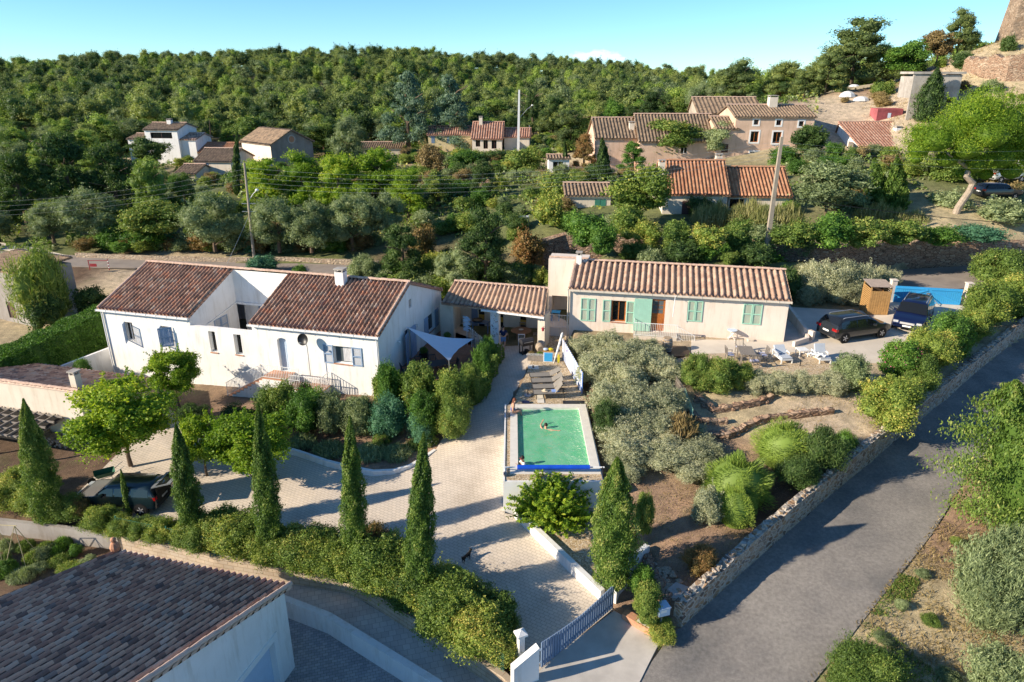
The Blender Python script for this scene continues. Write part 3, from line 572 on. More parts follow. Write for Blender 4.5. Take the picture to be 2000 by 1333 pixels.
# ================================================================ roofs
def tile_roof(parent, A, B, C_, D, mat, pitch=.28, tl=.36, amp=.075, nseg=8, name='roof', rake=True):
 """A,B eave left/right, C_,D ridge right/left; canal tiles with stepped courses"""
 A, B, C_, D = map(Vector, (A, B, C_, D)); wdt = (B - A).length; ln = ((D - A).length + (C_ - B).length) / 2
 nr = max(2, round(wdt / pitch)); nc = max(2, round(ln / tl)); N = (B - A).cross(D - A).normalized()
 ss = []
 for j in range(nseg + 1):
  s = j / nseg
  h = amp * sin(pi * s / .62) if s <= .62 else -.35 * amp * sin(pi * (s - .62) / .38)
  ss.append((s, h))
 V = []; Fc = []; UV = []
 cols_ = [(r_ + s, h, r_, s) for r_ in range(nr) for s, h in (ss[:-1])] + [(nr, 0, nr - 1, 1)]
 rows_ = []
 for c_ in range(nc): rows_ += [(c_ + 0.0, .028, c_), (c_ + .999, 0.0, c_)]
 a = np.array([c[0] / nr for c in cols_]); h = np.array([c[1] for c in cols_]); bt = np.array([r_[0] / nc for r_ in rows_]); hh = np.array([r_[1] for r_ in rows_])
 A_, B_, C2, D_ = map(np.array, (A, B, C_, D)); aa, bb = np.meshgrid(a, bt)
 rsd = np.random.RandomState(int(abs(A.x * 100)) % 1000); jt = rsd.normal(0, .006, (len(rows_), nr + 1))
 base = A_ * ((1 - aa) * (1 - bb))[..., None] + B_ * (aa * (1 - bb))[..., None] + C2 * (aa * bb)[..., None] + D_ * ((1 - aa) * bb)[..., None]
 rowid = np.array([c[2] for c in cols_])
 H_ = h[None, :] + hh[:, None] + jt[:, rowid]
 V = base + np.array(N)[None, None] * H_[..., None]
 ny_, nx_ = H_.shape; id_ = np.arange(nx_ * ny_).reshape(ny_, nx_)
 Qd = np.stack([id_[:-1, :-1], id_[:-1, 1:], id_[1:, 1:], id_[1:, :-1]], -1).reshape(-1, 4)
 su = np.array([0 if c[3] < .6 else 1 for c in cols_])[:-1]; fu = (rowid[:-1] * 2 + su + .5); fv = np.array([r_[2] for r_ in rows_])[:-1] + .5
 fu = np.tile(fu, len(fv)); fv = np.repeat(fv, len(cols_) - 1)
 V = V.reshape(-1, 3); k = len(V)
 # drop closing faces at eave, sides, top
 dn = np.array([0, 0, -.14]); e0 = id_[0]; VE = V[e0] * 1.0; VE[:, :] = (base[0] + dn)
 et = id_[-1]; VT = base[-1] + dn; er = id_[:, -1]; VR = base[:, -1] + dn; el = id_[:, 0]; VL = base[:, 0] + dn
 Vs = [V, VE, VT, VR, VL]; o1 = k; o2 = o1 + nx_; o3 = o2 + nx_; o4 = o3 + ny_
 def strip(top, o): i = np.arange(len(top) - 1); return np.stack([top[:-1], top[1:], o + i + 1, o + i], -1)
 ex = np.concatenate([strip(e0, o1), strip(et, o2), strip(er, o3), strip(el, o4), [[o1, o1 + nx_ - 1, o2 + nx_ - 1, o2]]])
 V = np.concatenate(Vs); Qa = np.concatenate([Qd, ex])
 exu = np.concatenate([rowid[:-1] * 2 + .5, np.full(len(ex) - nx_ + 1, .5)]); exv = np.full(len(ex), .5)
 u_ = np.repeat(np.concatenate([fu, exu]), 4); v_ = np.repeat(np.concatenate([fv, exv]), 4)
 me = bpy.data.meshes.new(name); fastmesh(me, V, Qa); l = me.uv_layers.new(name='UVMap'); l.data.foreach_set('uv', np.stack([u_, v_], -1).astype(np.float32).ravel())
 me.materials.append(MATS[mat]); o = bpy.data.objects.new(name, me); COL.objects.link(o); o.parent = parent
 return o
def caps(parent, a, b, mat='ridge_tile', r=.11, ln=.4, name='ridge_tiles'):
 a = Vector(a); b = Vector(b); n = max(2, round((b - a).length / ln)); mb = MB(); d = (b - a) / n; rr = random.Random(int(abs(a.x * 77)))
 s = d.cross(Vector((0, 0, 1))).normalized(); up = s.cross(d).normalized()
 for i in range(n):
  p = a + d * i; q = a + d * (i + 1.06); k = len(mb.v); j_ = rr.uniform(-.012, .012)
  for P, R in ((p, r * 1.08), (q, r * .92)):
   for j in range(7): an = pi * j / 6; mb.v.append(tuple(P + s * cos(an) * R + up * (sin(an) * R + j_)))
  for j in range(6): mb.f.append((k + j, k + j + 1, k + 8 + j, k + 7 + j))
  mb.f.append(tuple(k + j for j in range(7)))
 return mb.obj(name, mat, parent)
def gutter(parent, a, b, down=None, mat='white_paint', r=.075):
 a = Vector(a); b = Vector(b); mb = MB(); mb.bar(a, b, .13, .11)
 n = int((b - a).length / .8)
 for i in range(n + 1): p = a + (b - a) * i / max(n, 1); mb.box(p.x - .015, p.x + .015, p.y - .08, p.y + .08, p.z - .08, p.z + .07)
 if down is not None: x, y, z0, z1 = down; mb.tube([(x, y, z1), (x, y, z0)], .05, 8)
 return mb.obj('gutter', mat, parent)
def chimney(parent, x, y, z0, z1, w=.5, d=.5, mat='white_render', name='chimney'):
 c = MB().box(x - w / 2, x + w / 2, y - d / 2, y + d / 2, z0, z1).obj(name, mat, parent)
 mb = MB()
 for sx in (-1, 1):
  for sy in (-1, 1): mb.box(x + sx * (w / 2 - .06) - .05, x + sx * (w / 2 - .06) + .05, y + sy * (d / 2 - .06) - .05, y + sy * (d / 2 - .06) + .05, z1, z1 + .17)
 mb.box(x - w / 2 - .05, x + w / 2 + .05, y - d / 2 - .05, y + d / 2 + .05, z1 + .17, z1 + .24)
 q = MB().box(x - w / 2 + .1, x + w / 2 - .1, y - d / 2 + .1, y + d / 2 - .1, z1 - .01, z1 + .02).obj('flue', 'interior_dark', c)
 mb.obj('chimney_cap', 'rough_cement', c); return c
def shutter(parent, P, ang, w, h, mat='blue_paint', louvre=True, brace=False, name='shutter'):
 """P: hinge bottom point; ang: direction of the leaf in the horizontal plane"""
 mb = MB(); T = lambda a, dpt, z: (P[0] + cos(ang) * a - sin(ang) * dpt, P[1] + sin(ang) * a + cos(ang) * dpt, P[2] + z)
 def bx(a0, a1, d0, d1, z0, z1): mb.add([T(a0, d0, z0), T(a1, d0, z0), T(a1, d1, z0), T(a0, d1, z0), T(a0, d0, z1), T(a1, d0, z1), T(a1, d1, z1), T(a0, d1, z1)], [(0, 3, 2, 1), (4, 5, 6, 7), (0, 1, 5, 4), (1, 2, 6, 5), (2, 3, 7, 6), (3, 0, 4, 7)])
 if louvre:
  f = .06
  bx(0, f, 0, .04, 0, h); bx(w - f, w, 0, .04, 0, h)
  for z in (0, h * .48, h - f): bx(f, w - f, 0, .04, z, z + f)
  n = int(h / .07)
  for i in range(n): z = f + (h - 2 * f) * (i + .5) / n; mb.add([T(f, .005, z + .02), T(w - f, .005, z + .02), T(w - f, .035, z - .022), T(f, .035, z - .022)], [(0, 1, 2, 3)])
 else:
  k = max(2, int(w / .14))
  for i in range(k): bx(w * i / k + .003, w * (i + 1) / k - .003, 0, .03, 0, h)
  for z in (.12, h - .22): bx(0, w, -.025, 0, z, z + .09)
  if brace: a = Vector(T(.03, -.02, .2)); b = Vector(T(w - .03, -.02, h - .2)); mb.bar(a, b, .03, .09)
 return mb.obj(name, mat, parent)
def window(parent, x0, x1, z0, z1, y, dep=.18, frame='white_paint', pane='glass_dark', mull=1, sill='terracotta', bars=0, fw=.05, name='window', fn=None):
 """on a wall plane at y facing -y; fn(x, depth, z) remaps for other walls"""
 fn = fn or (lambda a, d, z: (a, y + d, z))
 def bx(mb, a0, a1, d0, d1, c0, c1): mb.add([fn(a0, d0, c0), fn(a1, d0, c0), fn(a1, d1, c0), fn(a0, d1, c0), fn(a0, d0, c1), fn(a1, d0, c1), fn(a1, d1, c1), fn(a0, d1, c1)], [(0, 3, 2, 1), (4, 5, 6, 7), (0, 1, 5, 4), (1, 2, 6, 5), (2, 3, 7, 6), (3, 0, 4, 7)])
 f = MB(); bx(f, x0, x0 + fw, dep - .02, dep + .04, z0, z1); bx(f, x1 - fw, x1, dep - .02, dep + .04, z0, z1); bx(f, x0 + fw, x1 - fw, dep - .02, dep + .04, z0, z0 + fw); bx(f, x0 + fw, x1 - fw, dep - .02, dep + .04, z1 - fw, z1)
 for i in range(mull): c = x0 + (x1 - x0) * (i + 1) / (mull + 1); bx(f, c - .03, c + .03, dep - .022, dep + .038, z0 + fw, z1 - fw)
 for i in range(bars): c = z0 + (z1 - z0) * (i + 1) / (bars + 1); bx(f, x0 + fw, x1 - fw, dep - .018, dep + .03, c - .015, c + .015)
 w = f.obj(name, frame, parent)
 p = MB(); p.quad(fn(x0 + .01, dep + .02, z0 + .01), fn(x1 - .01, dep + .02, z0 + .01), fn(x1 - .01, dep + .02, z1 - .01), fn(x0 + .01, dep + .02, z1 - .01)); p.obj('pane', pane, w)
 if sill: q = MB(); bx(q, x0 - .04, x1 + .04, -.06, dep - .02, z0 - .06, z0 - .003); q.obj('sill', sill, w)
 return w
def railing(parent, pts, h=.95, sp=.12, mat='white_paint', name='railing', r=.014):
 mb = MB(); pts = [Vector(p) for p in pts]
 for a, b in zip(pts[:-1], pts[1:]):
  n = max(1, round((b - a).length / sp)); mb.bar(a + Vector((0, 0, h)), b + Vector((0, 0, h)), .04, .03); mb.bar(a + Vector((0, 0, .08)), b + Vector((0, 0, .08)), .03, .02)
  for i in range(n + 1): p = a + (b - a) * i / n; mb.bar(p + Vector((0, 0, 0 if i in (0, n) else .08)), p + Vector((0, 0, h)), .03 if i in (0, n) else .018)
 return mb.obj(name, mat, parent)
# ================================================================ white house (left)
FA = Fr((-8.17, 40.17, 0), atan2(-.2604, .9655)); RA = FA.r
hA = thing('white_house', 'large white rendered house with brown canal tile roofs and grey blue shutters', 'house', tuple(FA.o), RA)
XL, XM, XC, DEP = -20.7, -8.9, -13.6, 10.85
RZ, RY = 4.9, 5.0
def px2(F, x0, y0, x1, y1, pl_=0): a = F.fr(x0, y0, pl_); b = F.fr(x1, y1, pl_); return min(a[0], b[0]), min(a[1], b[1]), max(a[0], b[0]), max(a[1], b[1])
w1 = px2(FA, 242.5, 629, 264.5, 666); w2 = px2(FA, 313, 637, 341, 674); w3 = px2(FA, 406, 647, 425.5, 689); w4 = px2(FA, 455, 653, 475, 694)
w5 = px2(FA, 650, 675.5, 689, 713)
dr = px2(FA, 541, 668, 567, 726)
arch = [(dr[0], -.12), (dr[2], -.12), (dr[2], 2.0)] + [((dr[0] + dr[2]) / 2 + (dr[2] - dr[0]) / 2 * cos(a), 2.0 + .22 * sin(a)) for a in (pi * .25, pi * .5, pi * .75)] + [(dr[0], 2.0)]
PZ = 2.42
mb = MB()
mb.panel([(XL, -3.5), (0, -3.5), (0, 3.0), (XM, 3.0), (XM, PZ), (XC, PZ), (XC, 3.0), (XL, 3.0)], [rect(*w1), rect(*w2), rect(*w3), rect(*w4), rect(*w5), arch], lambda a, b, d: (a, d, b), .28)
# parapet thickness and copings
mb.quad((XM, .3, 0), (XC, .3, 0), (XC, .3, PZ), (XM, .3, PZ)); mb.quad((XC, 0, PZ), (XM, 0, PZ), (XM, .3, PZ), (XC, .3, PZ))
# left outer gable, inner gables, back
gab = lambda x, s: mb.panel([(0, -3.5), (DEP, -3.5), (DEP, 2.75), (RY, RZ), (0, 3.0)], s, lambda a, b, d: (x, a, b))
gab(XL, [])
mb.panel([(0, -.5), (RY, -.5), (RY, RZ), (0, 3.0)], [], lambda a, b, d: (XC, a, b))
mb.panel([(.0, -.5), (RY, -.5), (RY, RZ), (0, 3.0)], [], lambda a, b, d: (XM, a, b))
mb.quad((XL, DEP, -3), (0, DEP, -3), (0, DEP, 2.75), (XL, DEP, 2.75))
# courtyard back wall: upper band at ridge, recessed wall below
mb.quad((XC, RY, 2.55), (XM, RY, 2.55), (XM, RY, RZ + .02), (XC, RY, RZ + .02)); mb.box(XC + .003, XM - .003, RY - .14, RY + 1, 2.4, 2.55)
dcy = [rect(-11.9, 0.1, -11.2, 2.1), rect(-12.95, .1, -12.2, 2.1)]
cw = rect(-11.5, .05, -10.6, 2.1)
mb.panel([(XC, -.3), (XM, -.3), (XM, 2.5), (XC, 2.5)], [cw], lambda a, b, d: (a, RY + .8 + d, b), .2)
mb.quad((XC, 0.3, .02), (XM, .3, .02), (XM, RY + .8, .02), (XC, RY + .8, .02))
# right gable with french door and window
def sdr(x0, y0, x1, y1): a = FA.sd(x0, y0); b = FA.sd(x1, y1); return min(a[0], b[0]), max(a[0], b[0])
fd0, fd1 = FA.sd(793, 700)[0], FA.sd(803, 700)[0]
wz0, wz1 = FA.sd(843, 646)[1], FA.sd(843, 612)[1]; wy0, wy1 = FA.sd(836, 640)[0], FA.sd(849, 630)[0]
vz = FA.sd(801, 593); fdz1 = FA.sd(795, 648)[1]; fdz0 = -.32
mb.panel([(0, -3.5), (DEP, -3.5), (DEP, 2.75), (RY, RZ), (0, 3.0)], [rect(fd0, fdz0, fd1, 1.95), rect(wy0, wz0, wy1, wz1), rect(vz[0] - .22, vz[1] - .3, vz[0] + .22, vz[1] + .3)], lambda a, b, d: (-d, a, b), .25)
mb.obj('wall', 'white_render', hA)
MB().quad((-.18, vz[0] - .22, vz[1] - .3), (-.18, vz[0] + .22, vz[1] - .3), (-.18, vz[0] + .22, vz[1] + .3), (-.18, vz[0] - .22, vz[1] + .3)).obj('vent_grille', 'terracotta', hA)
MB().quad((fd0 - .02, 0, 0), (fd0, 0, 0), (fd0, 0, 0), (fd0, 0, 0)) if False else None
for k, (xa, xb) in enumerate(((XL, XC), (XM, 0))):
 f0 = -.18
 zE = 3.0; sl_ = (RZ - 3.0) / RY
 a = (xa - .08, f0, zE + f0 * sl_ + .10); b = (xb + .08, f0, zE + f0 * sl_ + .10)
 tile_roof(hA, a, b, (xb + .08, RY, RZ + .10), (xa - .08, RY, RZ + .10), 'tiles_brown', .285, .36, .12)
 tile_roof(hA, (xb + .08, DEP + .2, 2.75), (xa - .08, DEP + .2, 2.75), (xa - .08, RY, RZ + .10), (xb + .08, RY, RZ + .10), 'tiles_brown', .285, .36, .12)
 gutter(hA, (xa - .1, f0 - .08, zE - .04), (xb + .1, f0 - .08, zE - .04), ((XL + .12, -.08, -1.8, 2.9) if k == 0 else (-.12, -.08, -1.0, 2.9)))
 q = -1 if k == 0 else 1
 caps(hA, (xb if k else xa, f0, zE + .12), (xb if k else xa, RY, RZ + .16), 'ridge_tile' if not k else 'ridge_tile', .09, .36, 'verge_tiles')
caps(hA, (XL - .1, RY, RZ + .16), (.1, RY, RZ + .16), 'ridge_tile', .12, .42)
q = MB(); 
cx, cz = FA.fr(667, 556, 4.3); ch = chimney(hA, cx, 4.3, 4.2, FA.fr(667, 531, 4.3)[1], .62, .55)
# openings
window(hA, w1[0], w1[2], w1[1], w1[3], 0, sill=None); window(hA, w2[0], w2[2], w2[1], w2[3], 0, sill=None)
for w in (w3, w4): window(hA, w[0], w[2], w[1], w[3], 0, dep=.26, mull=0)
wm = window(hA, w5[0], w5[2], w5[1], w5[3], 0, mull=0, pane='glass_mid', dep=.2)
mb = MB(); k = len(mb.v); xs = np.linspace(w5[0] + .45 * (w5[2] - w5[0]), w5[2] - .06, 14)
for i, x in enumerate(xs[:-1]): mb.quad((x, .19 + .012 * (i % 2), w5[1] + .12), (xs[i + 1], .19 + .012 * ((i + 1) % 2), w5[1] + .12), (xs[i + 1], .19 + .012 * ((i + 1) % 2), w5[3] - .1), (x, .19 + .012 * (i % 2), w5[3] - .1))
mb.obj('curtain', 'curtain', wm)
shutter(hA, (w1[0], -.02, w1[1] - .03), -pi / 2 + .55, .62, w1[3] - w1[1] + .06)
shutter(hA, (w2[0], -.02, w2[1] - .03), -pi / 2 + .55, .62, w2[3] - w2[1] + .06)
shutter(hA, (w2[2] + .02, -.05, w2[1] - .03), pi + .62, .85, w2[3] - w2[1] + .06)
h_ = w5[3] - w5[1] + .08; sw = .68
shutter(hA, (w5[0] - sw, -.05, w5[1] - .04), 0, sw - .02, h_, 'blue_paint'); shutter(hA, (w5[2] + .02, -.05, w5[1] - .04), 0, sw, h_, 'blue_paint')
# arched door leaf: two tones of pale blue boards
mb = MB(); mb.panel(arch, [], lambda a, b, d: (a, .26, b)); d_ = mb.obj('door', 'pale_blue', hA)
mb = MB(); n_ = 6
for i in range(n_): x = dr[0] + (dr[2] - dr[0]) * i / n_; mb.box(x + .01, x + (dr[2] - dr[0]) / n_ - .015, .235, .258, -.1, 1.98)
mb.obj('door_boards', 'pale_blue', d_)
# satellite dish on a tall mast
sx, sz = FA.fr(592, 663, -.55)
dsh = thing('satellite_dish', 'dark round satellite dish on a thin mast before the white front wall', 'satellite dish', tuple(FA.w(sx, -.55)), RA)
MB().tube([(0.25, 0, -1.0), (.22, 0, sz - .45), (.0, .12, sz - .05)], .022, 6).obj('mast', 'metal_grey', dsh)
mb = MB(); R_ = .37; k0 = 0
for i, rr in enumerate((0.001, .12, .22, .31, .37)):
 for j in range(20): a = 2 * pi * j / 20; mb.v.append((rr * cos(a), -.02 - .14 * (rr / R_) ** 2 + .1 + .25 * rr * sin(a), sz + rr * sin(a)))
for i in range(4):
 for j in range(20): mb.f.append((i * 20 + j, i * 20 + (j + 1) % 20, (i + 1) * 20 + (j + 1) % 20, (i + 1) * 20 + j))
mb.obj('dish', 'plastic_black', dsh, True); MB().bar((0, 0, sz - .35), (.05, -.4, sz - .1), .03).box(-.04, .06, -.48, -.36, sz - .15, sz - .05).obj('receiver_arm', 'metal_grey', dsh)
# stairs and landings at the front door
lx0, lx1 = dr[0] - .5, dr[2] + .35
mb = MB(); mb.box(lx0, lx1, -1.35, -.003, -2.4, -.14)
ns = 9
for i in range(ns): mb.box(lx0 - .31 * (i + 1), lx0 - .31 * i - .003, -1.25, -.003, -2.4, -.14 - .18 * (i + 1))
mb.box(lx1 + .003, lx1 + 2.5, -1.2, -.006, -2.4, -.75)
st = mb.obj('stairs', 'white_render', hA)
mb = MB(); mb.box(lx0 - .02, lx1 + .02, -1.37, -.01, -.137, -.10)
for i in range(ns): mb.box(lx0 - .31 * (i + 1) - .02, lx0 - .31 * i - .01, -1.27, -.01, -.137 - .18 * (i + 1), -.10 - .18 * (i + 1))
mb.box(lx1 + .02, lx1 + 2.52, -1.22, -.01, -.747, -.71); mb.obj('treads', 'terracotta', st)
railing(st, [(lx0 - .31 * ns, -1.3, -.1 - .18 * ns), (lx0, -1.3, -.1), (lx1, -1.3, -.1)]); railing(st, [(lx1, -1.3, -.1), (lx1 + 1.1, -1.3, -.1)], .0 + .9); railing(st, [(lx1 + .3, -1.18, -.71), (lx1 + 2.5, -1.18, -.71), (lx1 + 2.5, -.1, -.71)])
# right gable: french door, shutters and window
fy = lambda a, d, z: (-d, a, z)
window(hA, fd0, fd1, fdz0, 1.95, 0, frame='slate_blue', fn=fy, sill=None, bars=0, name='french_door'); window(hA, wy0, wy1, wz0, wz1, 0, frame='white_paint', fn=fy, mull=0)
shutter(hA, (.35, fd0 - .62, fdz0), pi / 2 + .2, .8, 2.2, 'blue_paint', False, True); shutter(hA, (.05, fd1 + .02, fdz0), pi / 2 - .05, .85, 2.2, 'blue_paint', False, True)
shutter(hA, (.05, wy0 - .75, wz0), pi / 2, .72, wz1 - wz0 + .05, 'blue_paint', False); shutter(hA, (.05, wy1 + .02, wz0), pi / 2, .72, wz1 - wz0 + .05, 'blue_paint', False)
for yy, zz in ((fd0 - 1.2, 1.6), (fd1 + 1.1, 1.7)):
 l = thing('wall_lantern', 'small white wall lantern ' + ('left' if yy < fd0 else 'right') + ' of the patio french door', 'wall lantern', tuple(FA.w(0, yy, zz)), RA)
 MB().bar((0, 0, .05), (.14, 0, .12), .025).obj('bracket', 'white_paint', l); MB().lathe([(.02, .0), (.06, .03), (.075, .16), (.09, .17), (.01, .24)], (.15, 0, -.12), 8).obj('lantern_body', 'white_paint', l)
# courtyard openings
window(hA, cw[0][0], cw[1][0], .05, 2.1, RY + .8, frame='blue_paint', sill=None, dep=.15, name='french_door')
shutter(hA, (-12.35, RY + .74, .05), 0, .8, 2.05); shutter(hA, (-10.55, RY + .74, .05), 0, .8, 2.05)
shutter(hA, (XC + .04, 2.3, .75), pi / 2, .7, 1.25); shutter(hA, (XC + .04, 3.05, .75), pi / 2, .7, 1.25)
MB().bar((XC + .05, 0.4, 1.75), (XC + .05, RY + .6, 2.6), .06, .1).obj('stair_trim', 'white_paint', hA)
# side wall with blue cover, left of the house
a0 = FA.w(XL, 2.2); 
wallrun('white_side_wall', [tuple(G(232, 665, 0)[:2]) + (-2.6, -.25), tuple(G(108, 719, -.6)[:2]) + (-2.8, -.6)], .2, 'white_render', 'low white garden wall sloping away left of the white house', 'wall')
# ================================================================ open pavilion
eL, eR, rR, rL = G(862, 592, 2.5), G(1063, 617, 2.5), G(1070, 563, 3.7), G(888, 549, 3.7)
FP = Fr((eL.x, eL.y, 0), atan2(eR.y - eL.y, eR.x - eL.x)); PW = (eR - eL).length
hP = thing('garden_pavilion', 'open summer kitchen pavilion with pink tile roof joining the two houses', 'pavilion', tuple(FP.o), FP.r)
q = [FP.loc(v) for v in (eL, eR, rR, rL)]
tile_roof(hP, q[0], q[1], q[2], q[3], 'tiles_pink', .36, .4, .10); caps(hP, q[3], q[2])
D1 = 3.4
mb = MB(); yF = .3; FLZ = -.32
def onf(px, py, yl=yF): return FP.fr(px, py, yl)
xa = onf(886, 640)[0]; xp0, xp1 = onf(958, 640)[0], onf(974, 640)[0]; xr = onf(1050, 650)[0]
mb.box(-.1, xa, yF, yF + .3, FLZ, 2.28); mb.box(xr, PW - .05, yF, yF + .3, FLZ, 2.28); mb.box(-.1, PW - .05, yF, yF + .28, 2.283, 2.5)
mb.box(-.1, PW - .9, D1, D1 + .25, FLZ, 3.3); mb.box(-.3, -.103, yF, D1 + .25, FLZ, 2.4); mb.box(PW - .3, PW - .053, yF + .303, 1.4, FLZ, 2.4)
mb.obj('wall', 'cream_render', hP)
MB().box(-.1, PW, -.3, D1, FLZ - .3, FLZ).obj('floor', 'concrete_pale', hP)
MB().quad((-.1, .32, 2.38), (PW - .3, .32, 2.38), (PW - 1.2, D1, 3.2), (.4, D1, 3.2)).obj('ceiling', 'white_paint', hP)
mb = MB().box(xp0, xp1, yF - .005, yF + .35, FLZ, 2.281); mb.obj('pillar', 'white_render', hP)
mb = MB(); mb.box(xa + .05, xa + .55, D1 - .05, D1 - .005, FLZ, 1.9); mb.obj('door', 'slate_blue', hP)
for i, x in enumerate((1.45, 3.0, 4.85)):
 c_ = MB().box(x, x + .45, D1 - .04, D1 - .004, -.2, 1.6).obj('wall_hanging', 'interior_dark', hP); MB().box(x, x + .45, D1 - .055, D1 - .041, .35, .75).obj('stripe', plain('ochre', (.45, .28, .05)), c_)
gutter(hP, (q[0][0] + 3.2, -.08, 2.36), (q[1][0], -.08, 2.36))
# mosaic on pillar: broken tile pieces
mb1 = {k: MB() for k in ('dark_red', 'pale_blue', 'ochre', 'plastic_black')}; r = random.Random(8)
for i in range(46):
 x = r.uniform(xp0 + .06, xp1 - .06); z = r.uniform(.2, 2.0); k = r.choice(list(mb1)); a = r.uniform(0, pi); s = r.uniform(.03, .08)
 mb1[k].add([(x + s * cos(a + j * 2.1), yF - .02, z + s * .6 * sin(a + j * 2.1)) for j in range(3)], [(0, 1, 2)])
mo = bpy.data.objects['pillar']
for k, m_ in mb1.items(): m_.obj('mosaic_piece', k, mo)
# ================================================================ pink house (right)
FB = Fr((4.04, 47.06, 0), atan2(-.194, .981)); RB = FB.r
hB = thing('pink_house', 'long pale pink single storey house with mint green shutters and canal tile roof', 'house', tuple(FB.o), RB)
LB = 14.58; RYB, RZB = 3.5, 5.02
b1 = px2(FB, 1138, 583, 1159, 628); b2 = px2(FB, 1195, 587, 1221, 630); bd = px2(FB, 1272, 581, 1296, 643); b3 = px2(FB, 1349, 588, 1368, 628); b4 = px2(FB, 1456, 594, 1482, 635)
mb = MB(); mb.panel([(0, -.3), (LB, .5), (LB, 4.0), (0, 4.0)], [rect(*b2), rect(bd[0], 1.22, bd[2], 3.55)], lambda a, b, d: (a, d, b), .22)
mb.panel([(0, -.3), (7, -.3), (7, 4.0), (RYB, RZB), (0, 4.0)], [], lambda a, b, d: (0, a, b)); mb.panel([(0, .3), (7, .3), (7, 4.0), (RYB, RZB), (0, 4.0)], [], lambda a, b, d: (LB, a, b)); mb.quad((0, 7, 0), (LB, 7, 0), (LB, 7, 4), (0, 7, 4))
# tall wing wall at the ridge line on the left, with terrace niche below
wx0 = FB.fr(1072, 520, RYB)[0]; wx1 = .9
mb.box(wx0, wx1, RYB - .2, RYB + 1.6, 2.35, RZB + .15); mb.box(wx0, wx0 + .3, RYB - .203, RYB + 1.6, -.3, 2.347); mb.box(wx0 + .303, .0, RYB + 1.0, RYB + 1.6, -.3, 2.347)
mb.obj('wall', 'pink_render', hB)
mb = MB(); bx_ = FB.fr(1062, 640, 1.0)[0]
mb.box(bx_, -.003, .9, RYB + .9, -.4, FB.fr(1085, 640, .9)[1]); ter = mb.obj('side_terrace', 'pink_render', hB); TZ = FB.fr(1085, 640, .9)[1]
railing(ter, [(bx_ + .05, .95, TZ), (-.05, .95, TZ)]); railing(ter, [(bx_ + .05, .95, TZ), (bx_ + .05, RYB - .3, TZ)])
tb = MB().box(bx_ + .35, bx_ + 1.0, 2.3, 2.9, TZ + .62, TZ + .66); 
for a in (bx_ + .38, bx_ + .93):
 for c in (2.33, 2.86): tb.bar((a, c, TZ), (a, c, TZ + .62), .04)
o = tb.obj('blue_side_table', 'gate_blue'); o.location = tuple(FB.o); o.rotation_euler.z = RB; tag(o, 'small light blue table on the railed side terrace of the pink house', 'table')
sl_ = (RZB - 4.0) / RYB
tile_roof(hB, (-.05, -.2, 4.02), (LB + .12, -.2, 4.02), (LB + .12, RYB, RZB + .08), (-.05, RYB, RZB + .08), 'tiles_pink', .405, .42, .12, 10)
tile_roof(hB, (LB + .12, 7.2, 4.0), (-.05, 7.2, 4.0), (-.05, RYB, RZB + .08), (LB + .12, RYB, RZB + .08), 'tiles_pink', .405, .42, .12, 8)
caps(hB, (wx1, RYB, RZB + .16), (LB + .15, RYB, RZB + .16), 'tiles_pink' if False else 'ridge_tile'); caps(hB, (wx0, RYB + .3, RZB + .18), (wx1, RYB + .3, RZB + .18), 'ridge_tile', .09); caps(hB, (0, -.2, 4.06), (0, RYB, RZB + .12), 'ridge_tile', .11, .4, 'verge_tiles')
cx = FB.fr(1131, 510, 3.1)[0]; chimney(hB, cx, 3.1, 4.5, FB.fr(1131, 498, 3.1)[1], .38, .4)
gutter(hB, (-.1, -.27, 3.92), (LB + .12, -.27, 3.92), (-.08, -.12, 0, 3.85), 'concrete_pale')
mb = MB()
window(hB, b2[0], b2[2], b2[1], b2[3], 0, frame='wood_orange', mull=1, fw=.09, sill='terracotta')
# door of stained wood with panes
mb = MB(); y_ = .12; x0, x1, z0, z1 = bd[0] + .01, bd[2] - .01, 1.24, 3.54; xm = (x0 + x1) / 2
mb.box(x0, x1, y_, y_ + .05, z0, z1 - 1.05)
for a, b_ in ((x0, x0 + .12), (x1 - .12, x1)): mb.box(a, b_, y_, y_ + .05, z1 - 1.047, z1)
mb.box(x0 + .123, x1 - .123, y_, y_ + .05, z1 - .12, z1); mb.box(xm - .015, xm + .015, y_ + .01, y_ + .04, z1 - 1.04, z1 - .123)
for z in (z1 - .45, z1 - .75): mb.box(x0 + .123, x1 - .123, y_ + .012, y_ + .038, z - .012, z + .012)
for a, b_ in ((x0 + .1, xm - .05), (xm + .05, x1 - .1)): mb.box(a, b_, y_ - .02, y_ - .003, z0 + .2, z0 + .95)
d_ = mb.obj('door', 'wood_orange', hB); MB().quad((x0, y_ + .03, z1 - 1.05), (x1, y_ + .03, z1 - 1.05), (x1, y_ + .03, z1), (x0, y_ + .03, z1)).obj('pane', 'glass_mid', d_)
